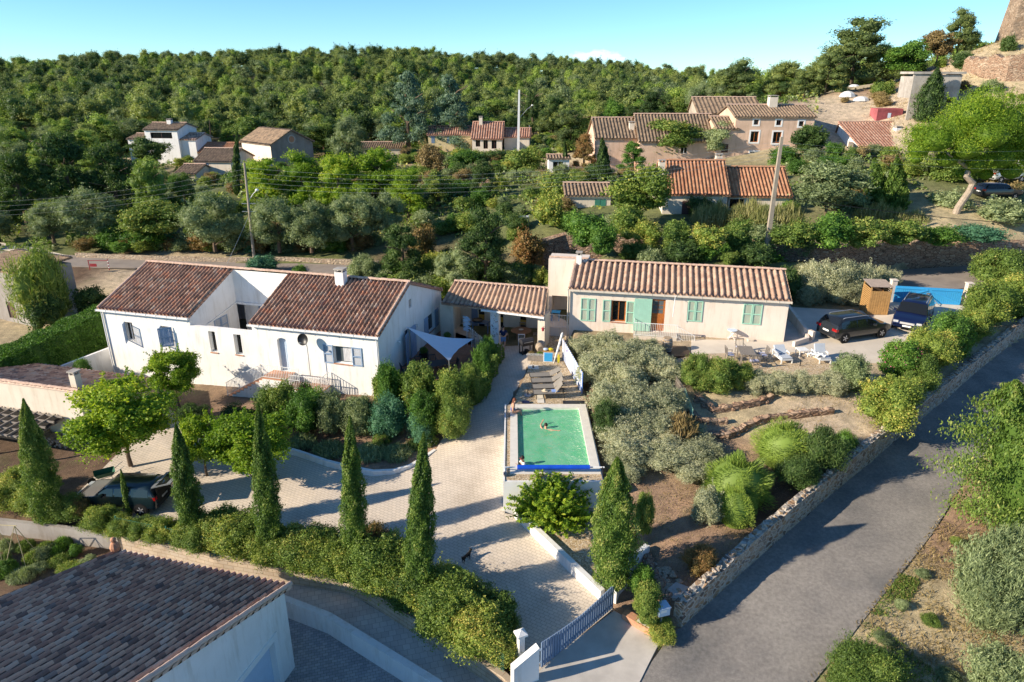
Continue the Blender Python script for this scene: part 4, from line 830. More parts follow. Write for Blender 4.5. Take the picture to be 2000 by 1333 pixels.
# shutters: closed pairs, open pair, open door leaf
def pair(b): h = b[3] - b[1]; c = (b[0] + b[2]) / 2; shutter(hB, (b[0], -.05, b[1]), 0, c - b[0] - .01, h, 'green_paint'); shutter(hB, (c + .01, -.05, b[1]), 0, b[2] - c - .01, h, 'green_paint')
def px4(a): return px2(FB, *a)
pair(px4((1135, 582, 1162, 628))); pair(px4((1345, 587, 1370, 629))); pair(px4((1453, 593, 1485, 635)))
q = b2; h = q[3] - q[1] + .05; shutter(hB, (q[0] - .6, -.06, q[1] - .03), 0.05, .55, h, 'green_paint'); shutter(hB, (q[2] + .03, -.05, q[1] - .03), -.12, .55, h, 'green_paint')
q = px4((1240, 581, 1270, 643)); shutter(hB, (q[2] + .0, -.08, 1.22), pi + .08, q[2] - q[0], 2.35, 'green_paint', False, True)
ax_, az_ = FB.fr(1320, 578, -.2); MB().tube([(ax_, -.05, az_), (ax_ - .04, -.5, az_ - .05), (ax_ - .1, -.55, az_ - 1.4)], .03, 6).obj('awning_arm', 'white_paint', hB)
# landing slab before the door with railing and steps
lz = 1.18; x0, x1 = FB.fr(1238, 640, -.9)[0], FB.fr(1322, 650, -.9)[0]
sb = MB().box(x0, x1, -1.1, -.003, .6, lz).obj('porch', 'concrete_pale', hB)
railing(sb, [(x0, -.05, lz), (x0, -1.05, lz), (x1, -1.05, lz)])
mb = MB()
for i in range(4): mb.box(x1 + .003 + .3 * i, x1 + .3 * (i + 1), -1.1, -.003, .5, lz - .16 * (i + 1))
mb.obj('steps', 'concrete_pale', sb); railing(sb, [(x1, -.95, lz - .0), (x1 + 1.2, -.95, lz - .64)], .85)
# low stepped wall at the corner of the parking court
q = [G(1541, 622, 1.1), G(1573, 668, 1.02)]
wallrun('corner_wall', [(q[0].x + .2, q[0].y + 2.2, .6, 2.0), (q[1].x + .25, q[1].y + .8, .6, 1.75), (q[1].x + .55, q[1].y + .1, .6, 1.7)], .22, 'pink_render', 'pale low wall at the right corner of the pink house', 'wall')
q = [G(1576, 661, 1.0), G(1576, 671, 1.0), G(1549, 679, 1.0)]
wallrun('parapet_wall', [(q[0].x, q[0].y + .4, .8, 1.45), (q[1].x, q[1].y, .8, 1.45), (q[2].x, q[2].y, .8, 1.42)], .2, 'pink_render', 'low angled parapet at the entrance to the parking court', 'wall')
# ================================================================ neighbour house, lower left
FN = Fr((-8.65, 21.45, 0), RA)
hN = thing('tiled_neighbour_house', 'grey rendered house with mauve brown tile roof in the near left corner', 'house', tuple(FN.o), RA)
ZE, SLN = -.2, .335; L_N, DN = -7.75, -16
gx = lambda x, y, dz=0: (x, y, ZE - y * SLN + dz)
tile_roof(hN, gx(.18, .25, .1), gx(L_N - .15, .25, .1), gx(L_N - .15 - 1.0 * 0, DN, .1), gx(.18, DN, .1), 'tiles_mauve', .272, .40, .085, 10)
caps(hN, gx(.14, .25, .16), gx(.14, DN, .16), 'tiles_mauve', .1, .4, 'verge_tiles')
gd = rect(-4.9, -4.1, -1.05, -1.75)
mb = MB(); mb.panel([(0, -4.4), (0, ZE), (DN, ZE - DN * SLN), (DN, -4.4)], [gd], lambda a, b, d: (-d, a, b), .3)
mb.quad((0, 0, -4.4), (L_N, 0, -4.4), (L_N, 0, ZE), (0, 0, ZE)); mb.panel([(0, -4.4), (0, ZE), (DN, ZE - DN * SLN), (DN, -4.4)], [], lambda a, b, d: (L_N, a, b))
mb.obj('wall', 'white_render', hN)
fr_ = MB(); fr_.box(-.02, .05, gd[0][0] - .22, gd[1][0] + .22, -1.753, -1.5); fr_.box(-.02, .05, gd[1][0], gd[1][0] + .22, -4.1, -1.756); fr_.box(-.02, .05, gd[0][0] - .22, gd[0][0], -4.1, -1.756); gr2 = fr_.obj('door_surround', 'white_paint', hN)
MB().box(-.28, -.22, gd[0][0], gd[1][0], -4.1, -1.76).obj('garage_door', 'pale_blue', hN)
# the floor of planting between house and left block wall is bare soil (land)
# ================================================================ left outbuilding with pergola
FO = Fr((-24.88, 36.48, 0), RA)
hO = thing('cream_outbuilding', 'cream rendered outbuilding with grey brown monopitch tile roof and small chimney', 'outbuilding', tuple(FO.o), RA)
mb = MB(); mb.panel([(-12, -4), (0, -4), (0, .95), (-12, .95)], [], lambda a, b, d: (a, 0, b)); mb.panel([(0, -4), (5.2, -4), (5.2, -.55), (0, .95)], [], lambda a, b, d: (0, a, b)); mb.quad((0, 5.2, -4), (-12, 5.2, -4), (-12, 5.2, -.6), (0, 5.2, -.6)); mb.obj('wall', 'cream_render', hO)
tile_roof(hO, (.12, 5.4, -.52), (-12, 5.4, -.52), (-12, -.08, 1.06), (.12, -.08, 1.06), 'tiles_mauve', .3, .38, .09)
caps(hO, (-12, -.05, 1.1), (.12, -.05, 1.1), 'ridge_tile', .1, .42); cc = FO.fr(149, 748, .6)[0]; chimney(hO, cc, .6, .6, 1.75, .42, .42, 'cream_render')
# pergola
pg = thing('pergola', 'weathered timber slat pergola over a dark log store beside the outbuilding', 'pergola', tuple(FO.o), RA)
mb = MB(); pz = FO.fr(100, 850, -1.2)[1]; pz = -.95
for i in range(11): x = -8.6 + i * .66; mb.bar((x - .0, -2.7, pz + .1), (x + .0, -.05, pz + .22), .06, .12)
for i in range(5): y = -2.5 + i * .58; mb.bar((-9, y, pz + .02 + .045 * i), (-1.4, y, pz + .02 + .045 * i), .08, .1)
mb.obj('beams', 'wood_grey', pg); MB().add([(-9, -2.6, pz - .12), (-1.4, -2.6, pz - .12), (-1.4, -.06, pz + .06), (-9, -.06, pz + .06)], [(0, 1, 2, 3)]).obj('shade_cloth', 'interior_dark', pg)
for x in (-8.6, -5, -1.6): MB().bar((x, -2.5, -2.8), (x, -2.5, pz), .12).obj('post', 'wood_grey', pg)
lg = MB(); r = random.Random(3)
for i in range(190):
 x = r.uniform(-4.4, -.3); zt = -2.5 + .13 * r.randint(0, 9)
 if zt > -1.25 - (x + 4.4) * .28: continue
 lg.tube([(x, -.06, zt), (x, -.75 + r.uniform(-.1, .1), zt)], r.uniform(.05, .085), 6)
o = lg.obj('firewood_stack', 'bark_pale'); o.location = tuple(FO.o); o.rotation_euler.z = RA; tag(o, 'split firewood stacked against the cream outbuilding wall', 'firewood')
# grey house cut by the left edge
Q0, Q1 = G(62, 640, -1.6), G(8, 510, 2.2)
hL = thing('grey_house_edge', 'grey rendered house with a dark shuttered window cut by the left edge', 'house', (Q0.x, Q0.y, 0), RA - .15)
mb = MB(); mb.panel([(0, -2), (-7, -2), (-7, 3.0), (0, 3.0)], [rect(-2.6, -1.1, -1.6, .3)], lambda a, b, d: (a, d, b), .15); mb.panel([(0, -2), (4.5, -2), (4.5, 2.8), (0, 3.0)], [], lambda a, b, d: (0, a, b)); mb.quad((0, 0, 3), (-7, 0, 3), (-7, 4.5, 2.8), (0, 4.5, 2.8)); mb.obj('wall', 'grey_render', hL)
MB().box(-2.6, -1.6, .08, .13, -1.1, .3).obj('shutter', 'brown_paint', hL)
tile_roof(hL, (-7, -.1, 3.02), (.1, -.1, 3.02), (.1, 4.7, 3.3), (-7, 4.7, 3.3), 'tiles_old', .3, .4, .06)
# ================================================================ pool
pool = thing('swimming_pool', 'rectangular pool with pale coping and murky green water', 'swimming pool', (0, 28.6, 0))
def ring(mb, x0, x1, y0, y1, a0, a1, b0, b1, z0, z1):
 mb.box(x0, a0, y0, y1, z0, z1); mb.box(a1, x1, y0, y1, z0, z1); mb.box(a0 + .001, a1 - .001, y0, b0, z0, z1); mb.box(a0 + .001, a1 - .001, b1, y1, z0, z1)
mb = MB(); ring(mb, -.42, 4.36, 0, 8.25, .28, 3.85, 1.1, 7.75, -2.6, -.06); mb.box(-.42, -.34, .003, 8.2, -.057, .05); mb.box(-.33, 4.3, .004, .1, -.057, .0); mb.obj('wall', 'white_render', pool)
m, n, b = nodemat('pool_liner', .6, .2); b.inputs['Base Color'].default_value = (.88, .90, .80, 1)
mb = MB(); mb.add([(.275, 1.09, -1.8), (3.855, 1.09, -1.8), (3.855, 3.4, -1.55), (.275, 3.4, -1.55), (3.855, 6.6, -.5), (.275, 6.6, -.5), (3.855, 7.76, -.28), (.275, 7.76, -.28)], [(0, 1, 2, 3), (3, 2, 4, 5), (5, 4, 6, 7)])
for a_, b_ in (((.283, 1.1), (.283, 7.75)), ((.283, 7.745), (3.847, 7.745)), ((3.847, 7.75), (3.847, 1.1)), ((3.85, 1.103), (.28, 1.103))): mb.quad((a_[0], a_[1], -1.9), (b_[0], b_[1], -1.9), (b_[0], b_[1], -.02), (a_[0], a_[1], -.02))
mb.obj('liner', 'pool_liner', pool)
mb = MB(); ring(mb, -.1, 4.28, .62, 8.2, .30, 3.83, 1.12, 7.73, -.055, .045); mb.obj('coping', 'stone_coping', pool)
mb = MB().box(-.335, -.103, .1, 8.2, -.055, .012).box(-.1, 4.3, .105, .617, -.055, .012); mb.obj('gravel_strip', 'gravel_yellow', pool)
m = bpy.data.materials.new('pool_water'); m.use_nodes = True; MATS['pool_water'] = m; n = m.node_tree; n.nodes.clear(); out = n.nodes.new('ShaderNodeOutputMaterial')
tr_ = n.nodes.new('ShaderNodeBsdfTransparent'); tr_.inputs[0].default_value = (.6, .98, .7, 1); df = n.nodes.new('ShaderNodeBsdfDiffuse'); gl = n.nodes.new('ShaderNodeBsdfGlossy'); gl.inputs['Roughness'].default_value = .04; lw = n.nodes.new('ShaderNodeFresnel'); lw.inputs[0].default_value = 1.33
u = n.nodes.new('ShaderNodeBump'); u.inputs['Strength'].default_value = .9; u.inputs['Distance'].default_value = .2; n.links.new(noise(n, 3.5, 4, .6, sc=(1, .6, 1)), u.inputs['Height'])
n.links.new(u.outputs[0], gl.inputs['Normal']); n.links.new(u.outputs[0], lw.inputs['Normal']); n.links.new(ramp(n, noise(n, 1.6, 4, .6, sc=(1, .7, 1)), [(.3, (.18, .76, .36)), (.7, (.38, .88, .54))]), df.inputs[0])
m0 = n.nodes.new('ShaderNodeMixShader'); m0.inputs[0].default_value = .55; n.links.new(tr_.outputs[0], m0.inputs[1]); n.links.new(df.outputs[0], m0.inputs[2])
mxs = n.nodes.new('ShaderNodeMixShader'); n.links.new(lw.outputs[0], mxs.inputs[0]); n.links.new(m0.outputs[0], mxs.inputs[1]); n.links.new(gl.outputs[0], mxs.inputs[2]); n.links.new(mxs.outputs[0], out.inputs[0])
va = n.nodes.new('ShaderNodeVolumeAbsorption'); va.inputs[0].default_value = (.10, .92, .38, 1); va.inputs[1].default_value = .35; n.links.new(va.outputs[0], out.inputs['Volume'])
MB().box(.29, 3.84, 1.11, 7.735, -1.88, -.10).obj('water', 'pool_water', pool)
# cover roller
rl = thing('pool_cover_roller', 'blue rolled pool cover on a white roller stand with a wheel', 'pool cover', (0, 29.35, 0))
MB().tube([(.25, 0, .32), (3.75, 0, .32)], .12, 14).obj('cover_roll', plain('cover_blue', (.01, .08, .55), .35), rl)
MB().tube([(-.35, 0, .32), (.25, 0, .32)], .04).tube([(3.75, 0, .32), (4.45, 0, .32)], .04).obj('axle', 'white_paint', rl)
for x in (-.3, 4.35): MB().bar((x, -.3, .05), (x, 0, .34), .05).bar((x, .3, .05), (x, 0, .34), .05).bar((x, -.35, .08), (x, .35, .08), .05).obj('stand', 'white_paint' if x < 0 else 'plastic_black', rl)
MB().tube([(-.37, -.3, .14), (-.31, -.3, .14)], .12, 14).obj('wheel', 'plastic_black', rl)
# ================================================================ garden furniture by the pool
plain('sling_grey', (.24, .22, .19), .8, var=.08); plain('frame_dark', (.05, .045, .04), .5); plain('cushion_grey', (.46, .50, .55), .9, var=.05); plain('white_net', (.70, .70, .68), .8)
def lounger(label, x, y, rz, tilt, group=None):
 t = thing('sun_lounger', label, 'sun lounger', (x, y, .05), rz, group)
 MB().box(-1.0, .25, -.3, .3, .33, .35).obj('seat', 'sling_grey', t)
 c, s_ = .72 * cos(tilt), .72 * sin(tilt)
 MB().add([(.26, -.3, .34), (.26, .3, .34), (.26 + c, .3, .34 + s_), (.26 + c, -.3, .34 + s_), (.26, -.3, .36), (.26, .3, .36), (.26 + c, .3, .36 + s_), (.26 + c, -.3, .36 + s_)], [(0, 1, 2, 3), (7, 6, 5, 4), (0, 4, 5, 1), (1, 5, 6, 2), (2, 6, 7, 3), (3, 7, 4, 0)]).obj('backrest', 'sling_grey', t)
 MB().bar((-1.02, -.32, .33), (.95, -.32, .33), .04).bar((-1.02, .32, .33), (.95, .32, .33), .04).bar((-1.02, -.32, .33), (-1.02, .32, .33), .04).bar((.26 + c * .8, 0, .33 + s_ * .8), (.8, 0, .33), .03).obj('frame', 'frame_dark', t)
 for a in (-.85, .8):
  for b_ in (-.31, .31): MB().bar((a, b_, 0), (a, b_, .32), .04).obj('leg', 'frame_dark', t)
 return t
for i, (a, b_, lb, ti) in enumerate([(1066, 734, 'grey sling sun lounger farthest from the pool', .5), (1070, 745, 'second grey sling lounger from the pavilion side', .55), (1073, 757, 'third grey sling lounger with raised back, next to the one with a towel', .75), (1075, 768, 'grey sling lounger nearest the pool, with a towel on it', .95)]):
 p = G(a, b_, .3); lounger(lb, p.x, p.y, .12 - .02 * i, ti, 'loungers beside the pool')
p = G(1084, 762, .5); o = MB().box(-.2, .2, -.14, .14, 0, .06).obj('folded_towel', plain('towel_blue', (.25, .38, .72), .9)); o.location = (p.x, p.y, .42); tag(o, 'folded blue towel on the nearest grey lounger', 'towel')
p = G(1064, 763, .45); o = MB().lathe([(.17, 0), (.2, .01), (.09, .03), (.08, .11), (.01, .13)], (0, 0, 0), 14).obj('straw_hat', plain('straw', (.62, .52, .36), .9)); o.location = (p.x, p.y, .42); tag(o, 'pale straw sun hat lying on the nearest grey lounger', 'hat')
def parasol_base(label, px, py, z, mat='metal_grey'):
 p = G(px, py, z); t = thing('parasol_base', label, 'parasol base', (p.x, p.y, z)); MB().lathe([(.24, 0), (.24, .04), (.2, .06), (.05, .07)], (0, 0, 0), 18).obj('base_disc', mat, t); MB().tube([(0, 0, .06), (0, 0, .42)], .03).obj('tube', 'plastic_black', t)
parasol_base('grey round parasol base on the gravel beside the loungers', 1031, 773, .03); parasol_base('dark round parasol base between the two white loungers', 1562, 718, .95, 'plastic_black')
o = MB().box(-.22, .22, -.12, .12, 0, .08).obj('folded_bag', 'towel_blue' if False else plain('navy', (.012, .02, .07), .8)); p = G(1027, 787, .03); o.location = tuple(p); tag(o, 'small dark blue bag on the gravel above the pool', 'bag')
o = MB().box(-.62, .62, -.2, .2, 0, .02).obj('rubber_mat', 'plastic_black'); p = G(1120, 786, .03); o.location = (p.x, p.y, .02); tag(o, 'black doormat lying at the top right pool corner', 'mat')
for i, (a, b_) in enumerate([(1037, 717), (1046, 718), (1054, 774), (1056, 783)]):
 p = G(a, b_, .02); o = MB().box(-.2, .2, -.3, .3, 0, .035).obj('stepping_slab', 'stone_coping'); o.location = (p.x, p.y, .012); tag(o, ['left', 'right', 'upper', 'lower'][i] + (' stepping slab below the wooden planter' if i < 2 else ' stepping slab between loungers and pool'), 'paving slab')
# striped screen of blue and white boards with a hem of towels
q0, q1 = G(1098, 700, .0), G(1137, 772, 0); n_ = 34; v = (q1 - q0); sc_ = thing('striped_fence', 'blue and white striped board screen between loungers and silvery shrubs', 'fence', (q0.x, q0.y, 0))
for k, mt in ((0, 'white_paint'), (1, plain('stripe_blue', (.12, .22, .52), .7).name)):
 mb = MB()
 for i in range(k, n_, 2): a = v * (i / n_); b_ = v * ((i + .96) / n_); mb.bar((a.x, a.y, .75), (b_.x, b_.y, .75), .03, 1.35)
 mb.obj('boards', mt, sc_)
p = G(1110, 690, .9)
r = random.Random(2)
o = MB().add([(0, 0, 0), (.12, -.35, -.1), (.2, -.1, -.5), (.06, .1, -.42)], [(0, 1, 2, 3)]).obj('red_pennant', 'dark_red', sc_); o.location = (v.x * .25 - .05, v.y * .25, 1.2)
hs = MB(); 
for k in range(4): hs.tube([(.05 * cos(a) + .01 * k, .12 * cos(a), .28 + .3 * sin(a)) for a in np.linspace(0, 6.28, 16)], .022, 6)
o = hs.obj('garden_hose', plain('hose_yellow', (.62, .52, .03), .5)); p = G(1095, 702, .4); o.location = (p.x - .15, p.y, .15); tag(o, 'coiled yellow garden hose hanging at the start of the striped screen', 'garden hose')
o = MB().tube([(0, 0, 0), (.55, .4, 1.9)], .03, 8).tube([(.1, .07, .35), (.55, .4, 1.9), (.58, .42, 2.05)], [.05, .09, .03], 8).obj('folded_parasol', 'white_net'); p = G(1081, 711, .0); o.location = (p.x, p.y, .02); tag(o, 'closed white parasol leaning on the wall beside the yellow hose', 'parasol')
# planter, blue cabinet, basket
p = G(1047, 704, 0); t = thing('wooden_planter', 'long wooden planter box with white edging and dry plants', 'planter', (p.x, p.y, .03), -.15)
MB().box(-.55, .55, -.22, .22, 0, .42).obj('box', 'wood_grey', t); mb = MB()
for i in range(9): a = -.55 + 1.1 * i / 8; mb.bar((a, -.24, .4), (a + .07, -.24, .56), .02).bar((a, -.24, .56), (a - .07, -.24, .4), .02)
mb.obj('trellis_edge', 'white_paint', t); me, _ = variant_late = (None, None) if False else (None, None)
p = G(1071, 706, 0); t = thing('blue_cabinet', 'small pool cabinet with a bright blue door and pale top', 'cabinet', (p.x, p.y, .03), -.12)
MB().box(-.32, .32, -.22, .22, 0, .72).obj('body', 'white_paint', t); MB().box(-.27, .27, -.245, -.222, .06, .66).obj('door', 'gate_blue', t); MB().box(-.36, .36, -.26, .26, .723, .76).obj('top', 'wood_new', t)
for i, (dx, m_, lb) in enumerate(((-.2, 'pale_blue', 'blue folded cloth on the pool cabinet'), (.15, 'hose_yellow', 'yellow basket on the pool cabinet'))):
 o = MB().lathe([(.1, 0), (.15, .06), (.16, .12), (.05, .16)], (0, 0, 0), 12).obj('cloth' if i == 0 else 'basket', m_); o.location = (p.x + dx, p.y, .79); tag(o, lb, 'cloth' if i == 0 else 'basket')
# barrels
def barrel(label, loc, rot=(0, 0, 0), s=1.0):
 t = thing('wine_barrel', label, 'barrel', loc); t.rotation_euler = rot; t.scale = (s,) * 3
 MB().lathe([(.27, 0), (.31, .15), (.345, .45), (.31, .75), (.27, .9)], (0, 0, 0), 20).obj('staves', plain('oak', (.40, .30, .20), .75, var=.25, scale=12), t)
 for z, rr in ((.08, .296), (.25, .332), (.65, .332), (.82, .296)): MB().lathe([(rr, z - .025), (rr + .008, z), (rr, z + .025)], (0, 0, 0), 20).obj('hoop', 'metal_grey', t)
p = G(1302, 686, 1.02); barrel('upright oak wine barrel on the deck of the pink house', (p.x, p.y, 1.02), s=1.05)
p = G(1052, 688, 0); barrel('wine barrel lying on its side beside the barbecue', (p.x, p.y + .35, .35), (pi / 2, 0, .2), .85)
# barbecue
p = G(1028, 690, -.2); t = thing('barbecue', 'black gas barbecue with closed lid in front of the pavilion', 'barbecue', (p.x, p.y, -.28), .5)
MB().lathe([(.01, 0), (.01, .01)], (0, 0, 0), 4) if False else None
mb = MB()
for x in (-.42, .42):
 for y in (-.22, .22): mb.bar((x, y, 0), (x, y, .72), .05)
mb.box(-.45, .45, -.25, .25, .12, .16); mb.obj('stand', 'plastic_black', t); MB().box(-.46, .46, -.27, .27, .72, .9).obj('firebox', 'plastic_black', t)
mb = MB(); k = [(-.27, .903), (-.25, 1.06), (-.1, 1.17), (.1, 1.17), (.25, 1.06), (.27, .903)]; mb.add([(-.46, a, z) for a, z in k] + [(.46, a, z) for a, z in k], [(i, i + 1, i + 7, i + 6) for i in range(5)] + [tuple(range(6)), tuple(range(11, 5, -1))]); mb.obj('lid', plain('lid_black', (.04, .04, .045), .3), t); MB().bar((-.35, -.3, .98), (.35, -.3, .98), .03).obj('handle', 'metal_grey', t)
o = MB().tube([(0, 0, .0), (0, 0, .35)], .15, 12).obj('gas_bottle', 'plastic_black', t)
# table and chairs in the pavilion
def chair(name, label, loc, rz, mat, seatmat=None, arms=False, h=.9, group=None, slats=True, w=.48):
 t = thing(name, label, 'chair', loc, rz, group)
 MB().box(-w / 2, w / 2, -.22, .22, .43, .47).obj('seat', seatmat or mat, t)
 mb = MB().bar((-w / 2 + .02, .22, .47), (-w / 2 + .02, .3, h), .04).bar((w / 2 - .02, .22, .47), (w / 2 - .02, .3, h), .04).bar((-w / 2, .3, h), (w / 2, .3, h), .05)
 k = 5 if slats else 3
 for i in range(k): x = -w / 2 + w * (i + 1) / (k + 1); mb.bar((x, .23, .5), (x, .3, h), .03 if slats else .09, .012)
 mb.obj('backrest', mat, t)
 for x in (-w / 2 + .03, w / 2 - .03):
  for y in (-.2, .2): MB().bar((x, y, 0), (x, y, .43), .04).obj('leg', mat, t)
 if arms:
  for x in (-w / 2 - .01, w / 2 + .01): MB().bar((x, -.2, .43), (x, -.2, .65), .04).bar((x, -.24, .66), (x, .26, .66), .05, .03).obj('armrest', mat, t)
 return t
def rtable(name, label, loc, r_, h, mat):
 t = thing(name, label, 'table', loc); MB().lathe([(r_, h - .03), (r_, h)], (0, 0, 0), 24).obj('tabletop', mat, t)
 for a in (.8, 2.4, 3.9, 5.5): MB().bar((r_ * .6 * cos(a), r_ * .6 * sin(a), 0), (r_ * .55 * cos(a), r_ * .55 * sin(a), h - .03), .05).obj('leg', mat, t)
 return t
def inP(px, py, yl): x, z = FP.fr(px, py, yl); return tuple(FP.w(x, yl, FLZ))
c0 = inP(1018, 640, 2.0); rtable('dining_table', 'round wooden dining table with a dish inside the pavilion', c0, .75, .75, plain('wood_table', (.30, .16, .09), .4).name)
o = MB().lathe([(.05, 0), (.17, .05), (.19, .07)], (0, 0, 0), 14).obj('serving_dish', 'stone_coping'); o.location = (c0[0], c0[1], c0[2] + .755); tag(o, 'pale serving dish in the middle of the round pavilion table', 'dish')
chair('dining_chair', 'white slatted chair in front of the round table, back to the camera', (c0[0] + .0, c0[1] - 1.1, FLZ), pi, 'white_paint', h=.95); chair('dining_chair', 'wooden chair left of the round table beside the man', (c0[0] - 1.15, c0[1], FLZ), pi / 2, 'wood_grey'); chair('dining_chair', 'wooden chair right of the round table by the wall', (c0[0] + 1.1, c0[1] + .1, FLZ), -pi / 2, 'wood_grey'); chair('dining_chair', 'chair behind the round table against the back wall', (c0[0] + .1, c0[1] + 1.0, FLZ), 0, 'wood_grey')
c1 = inP(938, 640, 2.2); t = thing('side_table', 'dark blue grey bar table in the left bay of the pavilion', 'table', c1, FP.r); MB().box(-.7, .7, -.35, .35, .9, .95).obj('tabletop', 'slate_blue', t)
for x in (-.62, .62): MB().bar((x, 0, 0), (x, 0, .9), .07).obj('leg', 'slate_blue', t)
o = MB().lathe([(.35, 0), (.42, .06), (.38, .16), (.1, .2)], (0, 0, 0), 16).obj('black_grill_dome', 'plastic_black'); o.location = (c1[0] - .2, c1[1], c1[2] + .955); tag(o, 'black domed tabletop grill on the bar table in the pavilion', 'grill')
# driftwood sculpture with blue fish, mosaic railing fan
p = inP(935, 668, -.6); t = thing('mosaic_sculpture', 'garden sculpture of fanned painted boards with mosaic pieces beside the pavilion pillar', 'sculpture', p, FP.r); r = random.Random(5)
for i in range(11): a = -.55 + i * .115; hh = 1.45 - i * .085; MB().bar((a, 0, 0), (a - .05, .0, hh), .085, .03).obj('board', ['stone_coping', 'white_net', 'concrete_pale'][i % 3], t)
for i in range(40):
 pass
for k in ('dark_red', 'slate_blue', 'ochre', 'plastic_black'):
 for j in range(5): a = r.uniform(-.5, .55); z = r.uniform(.2, 1.0 - .5 * (a + .5) / 1.1); MB().add([(a + .05 * cos(q_), -.05, z + .04 * sin(q_)) for q_ in (0, 2.1, 4.2)], [(0, 1, 2)]).obj('mosaic_piece', k, t)
t = thing('fish_sign_post', 'post of stacked pale blue wooden fish in front of the pavilion', 'ornament', inP(912, 650, -.4), FP.r); MB().tube([(0, 0, 0), (0, 0, 2.2)], .025).obj('post', 'white_paint', t)
for i in range(7):
 s = 1 if i % 2 else -1; z = 1.15 + i * .16; f = MB().prism([(s * -.28, 0), (s * -.1, -.09), (s * .18, -.05), (s * .28, -.1), (s * .28, .1), (s * .18, .05), (s * -.1, .09)], 0, .02).obj('fish', 'pale_blue', t); f.rotation_euler = (pi / 2, 0, .2 * s); f.location = (0, -.03, z)
p = inP(874, 668, -.2); t = thing('terracotta_pot', 'terracotta pot with dark green plant at the left pavilion pier', 'plant pot', p); MB().lathe([(.2, 0), (.27, .3), (.29, .32)], (0, 0, 0), 14).obj('pot', 'terracotta', t); POTS = [(t, .33, .3)]
l = thing('red_lantern', 'small red wall lantern on the right pavilion pier', 'lantern', tuple(FP.w(PW - .12, .28, 1.35)), FP.r); MB().bar((0, 0, .25), (0, -.15, .28), .02).obj('bracket', 'dark_red', l); MB().lathe([(.03, 0), (.08, .03), (.09, .2), (.13, .21), (.02, .3)], (0, -.16, -.05), 8).obj('lantern_body', 'dark_red', l)
# patio furniture and shade sail
cpt = Vector((-3.6, 42.6, -.32)); t = thing('patio_table', 'long dark patio table under the shade sail', 'table', (-5.35, 41.9, -.32), RA + .62); MB().box(-1.15, 1.15, -.5, .5, .7, .74).obj('tabletop', plain('table_dark', (.045, .05, .06), .45).name, t)
for x in (-1.0, 1.0):
 for y in (-.4, .4): MB().bar((x, y, 0), (x, y, .7), .06).obj('leg', 'table_dark', t)
for i, (x, y, a, lb) in enumerate([(-1.55, .2, pi / 2, 'dark mesh patio chair at the far end of the patio table'), (-.5, .85, 0, 'dark mesh patio chair at the back left of the patio table'), (.45, .85, 0, 'dark mesh patio chair at the back right of the patio table'), (1.6, -.1, -pi / 2, 'dark mesh patio chair at the drive end of the patio table')]):
 q = Matrix.Rotation(RA + .62, 3, 'Z') @ Vector((x, y, 0)); chair('patio_chair', lb, (-5.35 + q.x, 41.9 + q.y, -.32), RA + .62 + a, 'table_dark', arms=True, slats=False, group='chairs of the patio table')
# sail: three corners, sagging
A_ = FA.w(.05, FA.sd(793, 650)[0], FA.sd(793, 650)[1]); A_ = FA.w(.08, fd0 + .1, 2.25); B_ = GD(926, 662, A_.y + 1.2); C_ = GD(877, 706, 40.6)
sl2 = thing('shade_sail', 'pale blue white triangular shade sail stretched over the patio', 'shade sail', tuple(A_)); V = []; Fq = []; N_ = 14
for i in range(N_ + 1):
 for j in range(N_ + 1 - i):
  a, b_ = i / N_, j / N_; c = 1 - a - b_; e = 3.2 * (a * b_ + b_ * c + a * c); pull = .16 * e
  cen = (A_ + B_ + C_) / 3; P_ = A_ * c + B_ * a + C_ * b_
  edge = 4 * (a * b_ * (c < .5) + b_ * c * (a < .5) + a * c * (b_ < .5)) / 3
  P_ = P_ + (cen - P_) * .22 * (4 * max(a * b_ if c < .34 else 0, b_ * c if a < .34 else 0, a * c if b_ < .34 else 0)) ; P_.z -= .28 * e * .6 - .02 * sin(30 * a + 9 * b_) * (b_ > .4)
  V.append(tuple(P_ - A_))
ix = lambda i, j: sum(N_ + 1 - k for k in range(i)) + j
for i in range(N_):
 for j in range(N_ - i):
  Fq.append((ix(i, j), ix(i + 1, j), ix(i, j + 1)))
  if j < N_ - i - 1: Fq.append((ix(i + 1, j), ix(i + 1, j + 1), ix(i, j + 1)))
MB().add(V, Fq).obj('cloth', plain('sail', (.62, .70, .78), .8, var=.03), sl2, True)
o = MB().tube([(B_.x + .1, B_.y, -.35), (B_.x, B_.y, B_.z + .1)], .035).obj('sail_post', 'metal_grey', sl2); o.location = -A_
o = MB().tube([(C_.x + .1, C_.y - .2, -1.2), (C_.x, C_.y, C_.z + .1)], .035).obj('sail_post', 'metal_grey', sl2); o.location = -A_
t = thing('planter_tub', 'dark square tub with a plant under the shade sail', 'plant pot', tuple(FA.w(1.0, fd1 - .1, -.32))); MB().add([(-.25, -.25, 0), (.25, -.25, 0), (.25, .25, 0), (-.25, .25, 0), (-.3, -.3, .55), (.3, -.3, .55), (.3, .3, .55), (-.3, .3, .55)], [(0, 3, 2, 1), (4, 5, 6, 7), (0, 1, 5, 4), (1, 2, 6, 5), (2, 3, 7, 6), (3, 0, 4, 7)]).obj('pot', 'plastic_black', t); POTS.append((t, .56, .32))
t = thing('courtyard_planter', 'row of flowering plants along the courtyard wall of the white house', 'plant pot', tuple(FA.w(-9.9, 1.5, .05)), RA); MB().box(-.7, .7, -.2, .2, 0, .45).obj('trough', 'terracotta', t); POTS.append((t, .45, .5))
